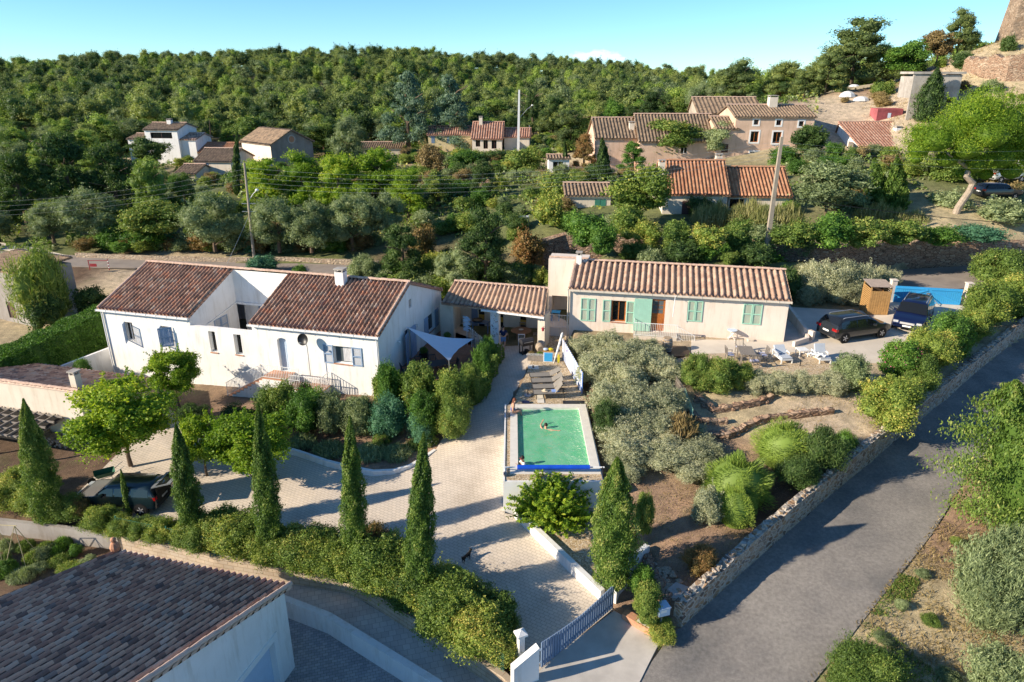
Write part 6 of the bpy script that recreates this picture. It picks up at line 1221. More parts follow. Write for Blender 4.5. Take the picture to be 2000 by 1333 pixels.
pole('wooden_pole', 'thin dark pole by the small white house', (414, 295), 2.6, (409, 235), .13, 'wood_dark'); pole('wooden_pole', 'short pole right of the white lamp pole', (1035, 290), 5.0, (1034, 245), .12, 'metal_grey'); pole('wooden_pole', 'leaning wooden pole left of the big umbrella pine', (1795, 350), 6.0, (1809, 286), .16, 'concrete_pole')
def cable(label, a, b_, sag, r_=.007, group=None):
 a, b_ = Vector(a), Vector(b_); o = MB().tube([a.lerp(b_, t_) - Vector((0, 0, sag * 4 * t_ * (1 - t_))) for t_ in np.linspace(0, 1, 12)], r_, 4, False).obj('overhead_cable', 'plastic_black' if r_ > .02 else 'metal_grey'); tag(o, label, 'cable', group)
for k in range(4): cable('thin overhead wire from the tall lamp pole to the left edge', pt - Vector((0, 0, .6 + k * .45)), GD(-250, 395 + k * 9, pt.y + 6), 1.2, group='overhead wires left of the tall lamp pole')
for k in range(5): cable('thin overhead wire between the lamp pole and the leaning concrete pole', pt - Vector((0, 0, .5 + k * .45)), pt2 - Vector((0, 0, .3 + k * .3)), 1.6, group='overhead wires between the two big poles')
for k in range(3): cable('thin overhead wire from the leaning concrete pole to the right edge', pt2 - Vector((0, 0, .4 + k * .35)), GD(2200, 280 + k * 22, pt2.y + 8), .8, group='overhead wires right of the leaning pole')
cable('thick dark cable sagging from the leaning pole over the reeds', (pt2 + pb2) / 2, GD(2200, 445, pt2.y + 3), .6, .03); cable('stay wire slanting down from the tall lamp pole', pb + Vector((0, 0, 4.6)), G(443, 516, .1), .05, .02)
# ================================================================ village houses
def vhouse(name, label, org, z, rot, xs, ye, yr, D, roof, wall, wins=(), rf=.5, pitch=.42, H0=-1.5, chim=(), over=.25, back=None, hip=False, mono=False):
 F = Fr(tuple(G(*org, z)), rot); t = thing(name, label, 'house', tuple(F.o), rot); x0, x1 = F.fr(xs[0], ye)[0], F.fr(xs[1], ye)[0]; xm = (xs[0] + xs[1]) / 2; ze = F.fr(xm, ye)[1]; yr_ = D * rf; zr = F.fr(xm, yr, yr_)[1]
 if mono: yr_ = D
 holes = [px2(F, *w[:4]) for w in wins]
 mb = MB(); mb.panel([(x0, H0), (x1, H0), (x1, ze), (x0, ze)], [rect(*h) for h in holes], lambda a, b_, d: (a, d, b_), .15)
 for x in (x0, x1): mb.panel([(0, H0), (D, H0), (D, ze if not mono else zr), (yr_, zr), (0, ze)] if not mono else [(0, H0), (D, H0), (D, zr), (0, ze)], [], lambda a, b_, d: (x, a, b_))
 mb.quad((x0, D, H0), (x1, D, H0), (x1, D, ze if not mono else zr), (x0, D, ze if not mono else zr)); mb.obj('wall', wall, t)
 s = (zr - ze) / yr_; o = over
 tile_roof(t, (x0 - o, -o, ze - o * s + .08), (x1 + o, -o, ze - o * s + .08), (x1 + o, yr_, zr + .08), (x0 - o, yr_, zr + .08), roof, pitch, .45, .1, 6)
 if not mono: tile_roof(t, (x1 + o, D + o, ze - o * s + .08), (x0 - o, D + o, ze - o * s + .08), (x0 - o, yr_, zr + .08), (x1 + o, yr_, zr + .08), roof, pitch, .45, .1, 6)
 caps(t, (x0 - o, yr_, zr + .14), (x1 + o, yr_, zr + .14), roof if roof != 'tiles_old' else 'ridge_tile', .13, .5)
 MB().box(x0 - .02, x1 + .02, -.12, -.004, ze - .2, ze - .02).obj('cornice', 'ridge_tile' if 'tan' in wall else 'white_paint', t)
 for h, w in zip(holes, wins):
  k = w[4]
  if k == 'shut': mb = MB(); c = (h[0] + h[2]) / 2; mb.box(h[0], c - .02, -.04, .05, h[1], h[3]).box(c + .02, h[2], -.04, .05, h[1], h[3]); mb.obj('shutter', w[5], t)
  elif k == 'trim': 
   window(t, h[0], h[2], h[1], h[3], 0, .13, w[5], 'glass_dark', 1, None, fw=.07); q = .2; MB().box(h[0] - q, h[0] - .003, -.03, -.003, h[1] - q, h[3] + q).box(h[2] + .003, h[2] + q, -.03, -.003, h[1] - q, h[3] + q).box(h[0], h[2], -.03, -.003, h[3] + .003, h[3] + q).box(h[0], h[2], -.03, -.003, h[1] - q, h[1] - .003).obj('window_trim', 'white_paint', t)
  else: window(t, h[0], h[2], h[1], h[3], 0, .13, w[5] if len(w) > 5 else 'white_paint', 'glass_dark', 1, None)
 for c in chim: xx, zz = F.fr(c[0], c[1], c[2]); chimney(t, xx, c[2], ze - .3, zz, c[3], c[3], 'cream_render' if wall != 'white_render' else 'white_render')
 return t, F, (x0, x1, ze, zr, yr_)
t, F, q = vhouse('orange_roof_house', 'beige house with bright orange tile roof and brown shutters above the embankment', (1300, 430), 4.4, -.05, (1296, 1422), 378, 316, 7, 'tiles_orange', 'cream_render', [(1333, 393, 1362, 424, 'shut', 'brown_paint')], .5, .36, chim=[(1293, 317, 2.0, .6), (1404, 305, 4.2, .6)])
o = MB().lathe([(.02, 0), (.35, .05), (.5, .14)], (0, 0, 0), 14).obj('dish', 'concrete', t); xx, zz = F.fr(1405, 318, 3.8); o.location = (xx, 3.6, zz); o.rotation_euler = (1.35, 0, .2)
vhouse('orange_roof_wing', 'lower wing of the orange roofed house with a dark window', (1425, 428), 4.4, -.05, (1424, 1543), 382, 329, 7, 'tiles_orange', 'cream_render', [(1426, 389, 1452, 408, 'win', 'brown_paint')], .5, .36)
vhouse('annex', 'small low annex with rusty tile roof and a green door', (1107, 418), 4.2, -.02, (1107, 1193), 383, 360, 4, 'tiles_old', 'cream_render', [(1162, 390, 1182, 418, 'shut', 'fence_green')], .98, .4)
vhouse('farmhouse_low_part', 'lower left part of the long farmhouse with a small chimney', (1165, 322), 6.0, .02, (1165, 1250), 270, 232, 9, 'tiles_old', 'tan_render', [], .5, .45, chim=[(1234, 241, 2.0, .7)])
vhouse('farmhouse', 'long old farmhouse with weathered brown roof behind an airy green tree', (1250, 325), 6.0, .0, (1250, 1400), 276, 225, 10, 'tiles_old', 'tan_render', [(1330, 288, 1342, 300, 'win')], .5, .45)
vhouse('farm_wing', 'narrow shaded wing between the farmhouse and the three storey house', (1402, 315), 6.8, .0, (1402, 1440), 252, 230, 6, 'tiles_old', 'tan_render', [(1410, 282, 1421, 298, 'shut', 'brown_paint')], .6, .45)
vhouse('three_storey_house', 'tan three storey house with white trimmed windows and overhanging roof', (1440, 312), 7.0, -.03, (1438, 1592), 229, 207, 9, 'tiles_old', 'tan_render', [(1473, 234, 1481, 244, 'trim', 'brown_paint'), (1517, 235, 1525, 245, 'trim', 'brown_paint'), (1561, 237, 1569, 247, 'trim', 'brown_paint'), (1467, 257, 1480, 278, 'trim', 'wood_orange'), (1511, 258, 1524, 280, 'trim', 'wood_orange'), (1465, 297, 1480, 306, 'trim', 'slate_blue')], .5, .42, chim=[(1510, 190, 4.0, 1.1)])
vhouse('white_village_house', 'white walled house with patchy brown tile roof left of the umbrella pine', (1690, 308), 7.6, .1, (1690, 1800), 296, 240, 8, 'tiles_red', 'white_render', [], .9, .42, chim=[(1753, 250, 4.5, .8)])
vhouse('red_roof_house', 'cream house with reddish tile roof beside the blue green cedars', (925, 298), 5.0, -.05, (922, 980), 271, 240, 8, 'tiles_red', 'cream_render', [(929, 274, 938, 287, 'win', 'brown_paint'), (944, 274, 953, 291, 'win', 'brown_paint'), (960, 274, 970, 291, 'win', 'brown_paint')], .5, .42, chim=[(939, 230, 3.5, .6)])
vhouse('yellow_wing', 'yellowish wing with blue shutters behind the cedars', (838, 292), 5.0, .0, (836, 921), 264, 248, 7, 'tiles_red', plain('yellow_render', (.62, .50, .28), .9).name, [(842, 266, 849, 280, 'shut', 'slate_blue'), (873, 268, 880, 280, 'shut', 'slate_blue')], .5, .42)
vhouse('lean_to', 'low lean to annex right of the red roofed house', (985, 296), 5.0, -.05, (985, 1034), 268, 252, 6, 'tiles_red', 'cream_render', [], .5, .42)
vhouse('low_bungalow', 'low bungalow with shallow brown roof behind the bright pines', (697, 304), 3.5, .05, (700, 790), 290, 279, 8, 'tiles_old', 'cream_render', [(712, 292, 735, 299, 'win')], .5, .42)
vhouse('carport_house', 'small white building with dark glazed front on the hillside', (1072, 345), 4.6, .0, (1072, 1112), 311, 304, 5, 'tiles_old', 'white_render', [(1080, 316, 1100, 334, 'win', 'white_paint')], .5, .42)
vhouse('villa', 'cream villa with old brown roof in front of the grey gabled house', (380, 342), 1.9, -.08, (380, 450), 316, 291, 9, 'tiles_old', 'cream_render', [(400, 319, 409, 336, 'shut', 'slate_blue')], .5, .45); vhouse('villa_wing', 'low brown roofed wing at the left of the cream villa', (342, 350), 1.9, -.08, (342, 380), 340, 322, 6, 'tiles_old', 'cream_render', [], .6, .45)
vhouse('yellow_villa', 'yellowish villa with orange roof behind the cream villa', (390, 312), 2.5, -.1, (388, 450), 298, 280, 8, 'tiles_orange', 'yellow_render', [], .5, .45)
vhouse('small_white_house', 'small white house with a dark window band before the wood', (280, 279), 5.6, -.1, (281, 345), 254, 241, 7, 'tiles_old', 'white_render', [(293, 259, 337, 271, 'win', 'brown_paint')], .5, .5, chim=[(331, 235, 3.0, .8)], H0=-5); vhouse('white_house_left_wing', 'left wing with brown tiles of the small white house', (250, 279), 5.6, -.1, (249, 280), 272, 262, 6, 'tiles_old', 'white_render', [], .6, .5, H0=-5); vhouse('white_house_right_wing', 'dark roofed right wing of the small white house', (347, 279), 5.6, -.1, (347, 381), 273, 261, 6, plain('slate', (.08, .08, .1), .6).name and 'tiles_mauve', 'white_render', [], .6, .5, H0=-5)
# gabled house seen on the corner
F = Fr(tuple(G(533, 326, 2.4)), radians(-42)); t = thing('grey_gabled_house', 'large house with grey gable end and round emblem behind the bright pines', 'house', tuple(F.o), F.r)
xl = F.fr(472, 281)[0]; ze = F.fr(533, 283)[1]; yd, _ = F.sd(610, 277); zr = F.sd(571, 254)[1]; mb = MB(); mb.panel([(xl, -2), (0, -2), (0, ze), (xl, ze)], [], lambda a, b_, d: (a, 0, b_)); mb.obj('front_wall', 'pink_render', t)
mb = MB(); mb.panel([(0, -2), (yd, -2), (yd, ze), (yd / 2, zr), (0, ze)], [], lambda a, b_, d: (0.003, a, b_)); mb.panel([(0, -2), (yd, -2), (yd, ze), (yd / 2, zr), (0, ze)], [], lambda a, b_, d: (xl, a, b_)); mb.quad((xl, yd, -2), (0, yd, -2), (0, yd, ze), (xl, yd, ze)); mb.obj('gable_wall', 'grey_render', t)
s = (zr - ze) / (yd / 2); tile_roof(t, (xl - .3, -.3, ze - .3 * s + .08), (.35, -.3, ze - .3 * s + .08), (.35, yd / 2, zr + .08), (xl - .3, yd / 2, zr + .08), 'tiles_old', .45, .45, .1, 6); tile_roof(t, (.35, yd + .3, ze - .3 * s + .08), (xl - .3, yd + .3, ze - .3 * s + .08), (xl - .3, yd / 2, zr + .08), (.35, yd / 2, zr + .08), 'tiles_old', .45, .45, .1, 6)
MB().tube([(0, yd / 2, zr - 1.6), (.08, yd / 2, zr - 1.6)], .75, 20).obj('emblem_ring', 'concrete', t); MB().tube([(.082, yd / 2, zr - 1.6), (.1, yd / 2, zr - 1.6)], .55, 20).obj('emblem_disc', 'terracotta', t)
# ruined stone roof above the farm
t, F, q = vhouse('ruined_barn', 'ruined stone barn with collapsed roof above the farm', (1375, 232), 11.6, -.05, (1365, 1490), 222, 192, 8, 'tiles_old', 'old_render', [], .7, .6)
wallrun('farm_yard_wall', [tuple(G(a, b_, z)[:2]) + (z - 1, z + 1.2) for a, b_, z in [(1560, 250, 8.5), (1600, 240, 9.2), (1650, 262, 8.8), (1660, 300, 8)]], .5, 'old_render', 'old rendered yard wall right of the three storey house', 'wall')
# container, concrete ruin, tower, ruins
def gp_(px, py, z0=None):
 """meet the land along a bearing"""
 r_ = ray(px, py); best = None
 for d in np.arange(60, 200, .5):
  t_ = d / r_[1]; P_ = r_ * t_ + np.array([0, 0, CH])
  if P_[2] <= float(gz1(P_[0], P_[1])): return Vector(P_)
 return GD(px, py, 120)
p = gp_(1710, 240); F = Fr(tuple(p), -.05); t = thing('shipping_container', 'faded red corrugated container with a small window on the hillside', 'container', tuple(p), F.r); x1, z1 = F.fr(1765, 213)
mb = MB(); n_ = 24
for i in range(n_): a, b_ = x1 * i / n_, x1 * (i + 1) / n_; mb.box(a, (a + b_) / 2, -.06, 0, 0, z1); mb.box((a + b_) / 2, b_, 0, .03, 0, z1)
mb.box(0, x1, .031, 2.4, 0, z1 + .02); mb.obj('body', plain('container_red', (.36, .10, .11), .8, var=.3, scale=1), t); MB().box(x1 * .42, x1 * .54, -.09, -.062, z1 * .35, z1 * .7).obj('window', 'pale_blue', t)
p = gp_(1768, 238); F = Fr(tuple(p), -.08); t = thing('concrete_ruin', 'roofless weathered concrete building on pillars behind the dark conifer', 'ruin', tuple(p), F.r); x1 = F.fr(1862, 236)[0]; zt = F.fr(1775, 145)[1]; zb = F.fr(1775, 192)[1]
MB().box(0, x1 * .58, 0, .3, zb, zt).box(x1 * .58 + .003, x1, .1, .4, zb, zt - .1).box(x1 - .3, x1, .403, 4, zb, zt).box(0, .3, .303, 4, zb, zt - .3).obj('wall', 'rough_cement', t); MB().box(-.2, x1 + .3, -.2, 4, zt + .003, zt + .3).obj('slab', 'rough_cement', t)
MB().box(.02, x1 * .5, .03, .3, -2.5, zb - .003).obj('lower_wall', 'rough_cement', t)
for x in (x1 * .72, x1 - .25): MB().bar((x, .3, -2), (x, .3, zb - .003), .5).obj('pillar', 'rough_cement', t)
p = gp_(1974, 82); F = Fr(tuple(p), -.3); t = thing('ruined_tower', 'ruined medieval stone tower on the crest, cut by the corner', 'tower', tuple(p), F.r); x1 = 9
V = [(-.4, 0, -1), (x1, 0, -1), (x1, 7, -1), (-.4, 7, -1), (.5, .5, 9), (x1, 1, 11), (x1, 6, 10), (.5, 6, 8)]
MB().add(V, [(0, 3, 2, 1), (4, 5, 6, 7), (0, 1, 5, 4), (1, 2, 6, 5), (2, 3, 7, 6), (3, 0, 4, 7)]).obj('masonry', 'tower_stone', t)
r = random.Random(5); mb = MB()
for i in range(14): x = .8 + i * .6; mb.box(x, x + .5, 1, 2.0, 9.0 + .2 * i * .8, 9.4 + .2 * i + r.uniform(0, .8))
mb.obj('broken_crown', 'dry_stone', t)
e = [gp_(a, b_) for a, b_ in [(1888, 138), (1925, 150), (1965, 158), (2010, 158), (2080, 150)]]; wallrun('ruined_rampart', dense([(q_.x, q_.y, q_.z - 1.5, q_.z + h) for q_, h in zip(e, (1.6, 2.6, 3.2, 3.8, 3.5))], .8, .35, 8), 1.4, 'dry_stone', 'remains of a rubble stone rampart on the slope below the tower', 'ruin')
# stones of the rocky cut in the middle
rr_ = random.Random(14)
for i in range(24):
 p = G(rr_.uniform(865, 960), rr_.uniform(352, 385), 4.0); s = rr_.uniform(.4, .9); mb = MB(); bmv = [(cos(a) * sin(t_) * rr_.uniform(.7, 1.1), sin(a) * sin(t_) * rr_.uniform(.7, 1.1), cos(t_) * .7) for t_ in (.5, 1.3, 2.1) for a in np.linspace(0, 5.4, 7)]
 mb.v = [(a * s, b_ * s, c * s) for a, b_, c in bmv]; mb.f = [tuple(range(7))] + [(j * 7 + m_, j * 7 + (m_ + 1) % 7, (j + 1) * 7 + (m_ + 1) % 7, (j + 1) * 7 + m_) for j in range(2) for m_ in range(7)] + [tuple(range(20, 13, -1))]
 o = mb.obj('cut_rock', 'dry_stone'); o.location = (p.x, p.y, gz1(p.x, p.y) + s * .2); tag(o, 'reddish rock in the stony cut below the red roofed house', 'rock', 'rocks of the stony cut')
p = G(1023, 440, 3.6); t = thing('water_tank', 'white plastic water tank in a metal cage on the slope', 'water tank', (p.x, p.y, gz1(p.x, p.y))); MB().box(-.5, .5, -.5, .5, .15, 1.15).obj('tank', 'white_paint', t); mb = MB()
for i in range(6):
 x = -.52 + i * .208; mb.bar((x, -.53, 0), (x, -.53, 1.2), .03)
 if i < 4: mb.bar((-.52, -.54, .3 + i * .27), (.52, -.54, .3 + i * .27), .03)
mb.obj('cage', 'metal_grey', t)
for i, (a, b_, lb) in enumerate([(1668, 170, 'white sheeted boat shape left on the hillside'), (1682, 198, 'white bags heaped on the hillside yard'), (1655, 190, 'white sheet lying on the hillside yard')]):
 p = gp_(a, b_); o = MB().lathe([(1.1, 0), (.9, .5), (.5, .8), (.05, .9)], (0, 0, 0), 9).obj('white_heap', 'white_net'); o.location = tuple(p); o.scale = (1.2, .7, .6 + .2 * i); tag(o, lb, 'heap')
# ================================================================ vegetation
def leafmesh(name, P, Nn, size, aspect, seed, tint, upright=0.0, core=None):
 """P points, Nn outward directions; one small folded leaf or spray (a rhomb) per point"""
 r = np.random.RandomState(seed); n = len(P)
 N_ = Nn * .55 + r.normal(0, .55, (n, 3)); N_ /= np.linalg.norm(N_, axis=1, keepdims=True) + 1e-9
 T = r.normal(0, 1, (n, 3)) * (1 - upright) + np.array([0, 0, 1.0]) * upright * 1.6 + Nn * .35
 T -= N_ * (T * N_).sum(1, keepdims=True); T /= np.linalg.norm(T, axis=1, keepdims=True) + 1e-9
 B = np.cross(N_, T); s = (size * r.uniform(.6, 1.4, (n, 1))); w = s * aspect
 V = np.stack([P - T * s * .5, P + B * w * .5 + N_ * w * .12, P + T * s * .5, P - B * w * .5 + N_ * w * .12], 1).reshape(-1, 3)
 Q = np.arange(4 * n).reshape(n, 4); tt = np.repeat(tint, 4)
 if core is not None:
  cv, cf = core; o = len(V); V = np.concatenate([V, cv]); Q = np.concatenate([Q, cf + o]); tt = np.concatenate([tt, np.full(len(cv), .3)])
 me = bpy.data.meshes.new(name); fastmesh(me, V, Q)
 a = me.attributes.new('tint', 'FLOAT', 'POINT'); a.data.foreach_set('value', tt.astype(np.float32)); me.materials.append(MATS['leaf_green']); return me
def corelump(cs, rs_, k=.74, seg=8):
 V = []; Fq = []
 for c, r_ in zip(cs, rs_):
  o = len(V)
  for i in range(5):
   th = pi * (i + .5) / 5
   for j in range(seg): a = 2 * pi * j / seg; V.append((c[0] + r_[0] * k * sin(th) * cos(a), c[1] + r_[1] * k * sin(th) * sin(a), c[2] + r_[2] * k * cos(th)))
  for i in range(4):
   for j in range(seg): Fq.append((o + i * seg + j, o + (i + 1) * seg + j, o + (i + 1) * seg + (j + 1) % seg, o + i * seg + (j + 1) % seg))
 return np.array(V, float), np.array(Fq, int)
def blobcrown(name, C, R, n, size, aspect, seed, upright=0., core=True, jit=.12, lo=-.45, sh=0, sl_=.3):
 r = np.random.RandomState(seed); C = np.array(C, float); R = np.array(R, float)
 w = (R[:, 0] * R[:, 2]); w = w / w.sum(); k = r.choice(len(C), int(n * 1.9), p=w)
 d = r.normal(0, 1, (len(k), 3)); d /= np.linalg.norm(d, axis=1, keepdims=True)
 d[:, 2] = np.where(d[:, 2] < lo, -d[:, 2], d[:, 2])
 f = 1 + r.normal(0, jit, len(k)) - .1 * r.rand(len(k))
 P = C[k] + d * R[k] * f[:, None]; w_ = P / R[:, 0].mean(); P = P + d * R[k] * (.16 * np.sin(w_[:, :1] * 2.3 + w_[:, 1:2] * 1.7 + seed) + .12 * np.sin(w_[:, 2:] * 4.1 + w_[:, :1] * 3.3 + seed * 2))
 keep = np.ones(len(P), bool)
 for c, q in zip(C, R): keep &= (((P - c) / q) ** 2).sum(1) > .5
 P, d, k = P[keep][:n], d[keep][:n], k[keep][:n]
 if sh:
  j = r.choice(len(P), sh); m = max(6, n // (sh * 7)); dd = d[j] + np.array([0, 0, .7]) + r.normal(0, .25, (sh, 3)); dd /= np.linalg.norm(dd, axis=1, keepdims=True); L_ = sl_ * R[:, 0].mean() * 2 * r.uniform(.4, 1.3, (sh, 1, 1)); tq = r.rand(sh, m, 1)
  Ps = P[j][:, None] + dd[:, None] * L_ * tq + r.normal(0, size * .35, (sh, m, 3)); P = np.concatenate([P, Ps.reshape(-1, 3)]); d = np.concatenate([d, np.repeat(dd, m, 0)]); k = np.concatenate([k, np.repeat(k[j], m)])
 bt = r.uniform(-.2, .2, len(C)); tint = np.clip(.45 + bt[k] + r.normal(0, .17, len(k)), 0, 1)
 return leafmesh(name, P, d, size, aspect, seed + 1, tint, upright, corelump(C, R) if core else None)
def rnd_blobs(seed, k, rx, ry, z0, z1, br, squash=.8, prof=None):
 r = np.random.RandomState(seed); C = []; R = []
 for i in range(k):
  a = 2 * pi * (i / k * 1.618 * 3 + r.rand() * .3); t = (i + .5) / k; q = prof(t) if prof else sqrt(max(0, 1 - (2 * t - 1) ** 2)) * .75 + .1
  q *= r.uniform(.6, 1.12); z = z0 + (z1 - z0) * min(1.1, max(0, t + r.uniform(-.09, .09))); b = br * r.uniform(.55, 1.3)
  C.append((rx * q * cos(a), ry * q * sin(a), z)); R.append((b, b, b * squash))
 return C, R
def trunkmesh(name, h, r0, limbs, seed, lean=0, bend=.06):
 r = random.Random(seed); mb = MB(); pts = [(lean * h * t + bend * h * sin(t * 4 + seed) * t, bend * h * cos(t * 3 + seed) * t * .6, h * t) for t in (0, .2, .4, .6, .8, 1)]
 mb.tube(pts, [r0 * 1.25, r0, r0 * .85, r0 * .68, r0 * .5, r0 * .28], 8)
 for i in range(limbs):
  t = r.uniform(.35, .95); a = r.uniform(0, 6.28); L = h * r.uniform(.25, .45); k = int(t * 5); p = Vector(pts[k]); d = Vector((cos(a), sin(a), .7)); q = p + d * L * .5; e = p + Vector((cos(a) * 1.1, sin(a) * 1.1, .55)) * L
  mb.tube([p, q, e], [r0 * .45, r0 * .3, r0 * .12], 5)
 me = bpy.data.meshes.new(name); me.from_pydata(mb.v, [], mb.f); me.materials.append(MATS['bark']); me.update(); return me
def cyprus_mesh(seed, n=9000, size=.17, sharp=1.0, loose=.12):
 """unit: height 1, radius 1"""
 r = np.random.RandomState(seed); t = r.rand(n) ** .85; a = r.rand(n) * 2 * pi
 ph = r.rand(6) * 6; lump = .13 * np.sin(a * 3 + t * 9 + ph[0]) + .12 * np.sin(a * 5 - t * 23 + ph[1]) + .11 * np.sin(a * 2 + t * 41 + ph[2]) + .05 * np.sin(a * 9 + t * 70 + ph[3])
 def prof(t): return np.clip((.72 + .28 * np.clip(t / .3, 0, 1)) * np.minimum(1, (t + .03) / .05) ** .5 * (1 - np.clip((t - .25) / .75, 0, 1) ** (1.7 * sharp)) ** .85, 0.02, 1)
 lump *= 1 + 2.2 * (loose > .38); rad = prof(t) * (1 + lump + r.normal(0, loose, n) * .7)
 return t, a, rad, prof, lump
def cypress(name, label, px, py, z, ptop, wpx, mat='leaf_cypress', seed=0, n=20000, size=.10, group=None, sharp=1.0, loose=.12, cat='cypress', aspect=.38):
 b = G(px, py, z); top = GD(*ptop, b.y); H_ = top.z - z; ax_ = b.y * cos(PITCH) + (CH - z) * sin(PITCH); R_ = wpx * .31 / FPX * ax_
 t, a, rad, prof, lump = cyprus_mesh(seed, n, size, sharp, loose); P = np.stack([rad * R_ * np.cos(a), rad * R_ * np.sin(a), t * H_ * .985 + .05], 1)
 lean = np.array([(top.x - b.x), 0, 0]); P += lean[None] * t[:, None] ** 1.3
 Nn = np.stack([np.cos(a), np.sin(a), np.full(len(a), .35)], 1)
 tint = np.clip(.42 + lump * (1.1 if loose < .38 else .25) + np.random.RandomState(seed).normal(0, .16, len(a)), 0, 1)
 tc_ = np.linspace(0.02, .97, 16); V = []; Fq = []
 for i, q in enumerate(tc_):
  for j in range(10): an = 2 * pi * j / 10; rr = float(prof(np.array([q]))[0]) * R_ * .78; V.append((rr * cos(an) + lean[0] * q ** 1.3, rr * sin(an), q * H_))
 for i in range(15):
  for j in range(10): Fq.append((i * 10 + j, i * 10 + (j + 1) % 10, (i + 1) * 10 + (j + 1) % 10, (i + 1) * 10 + j))
 me = leafmesh('crown', P, Nn, size, aspect, seed, tint, .75, (np.array(V), np.array(Fq)))
 t_ = thing(name, label, cat, tuple(b), 0, group)
 o = bpy.data.objects.new('crown', me); COL.objects.link(o); o.parent = t_; me.materials[0] = MATS[mat]
 MB().tube([(0, 0, -.3), (0, 0, H_ * .3)], .09 * max(1, R_)).obj('trunk', 'bark', t_)
 return t_
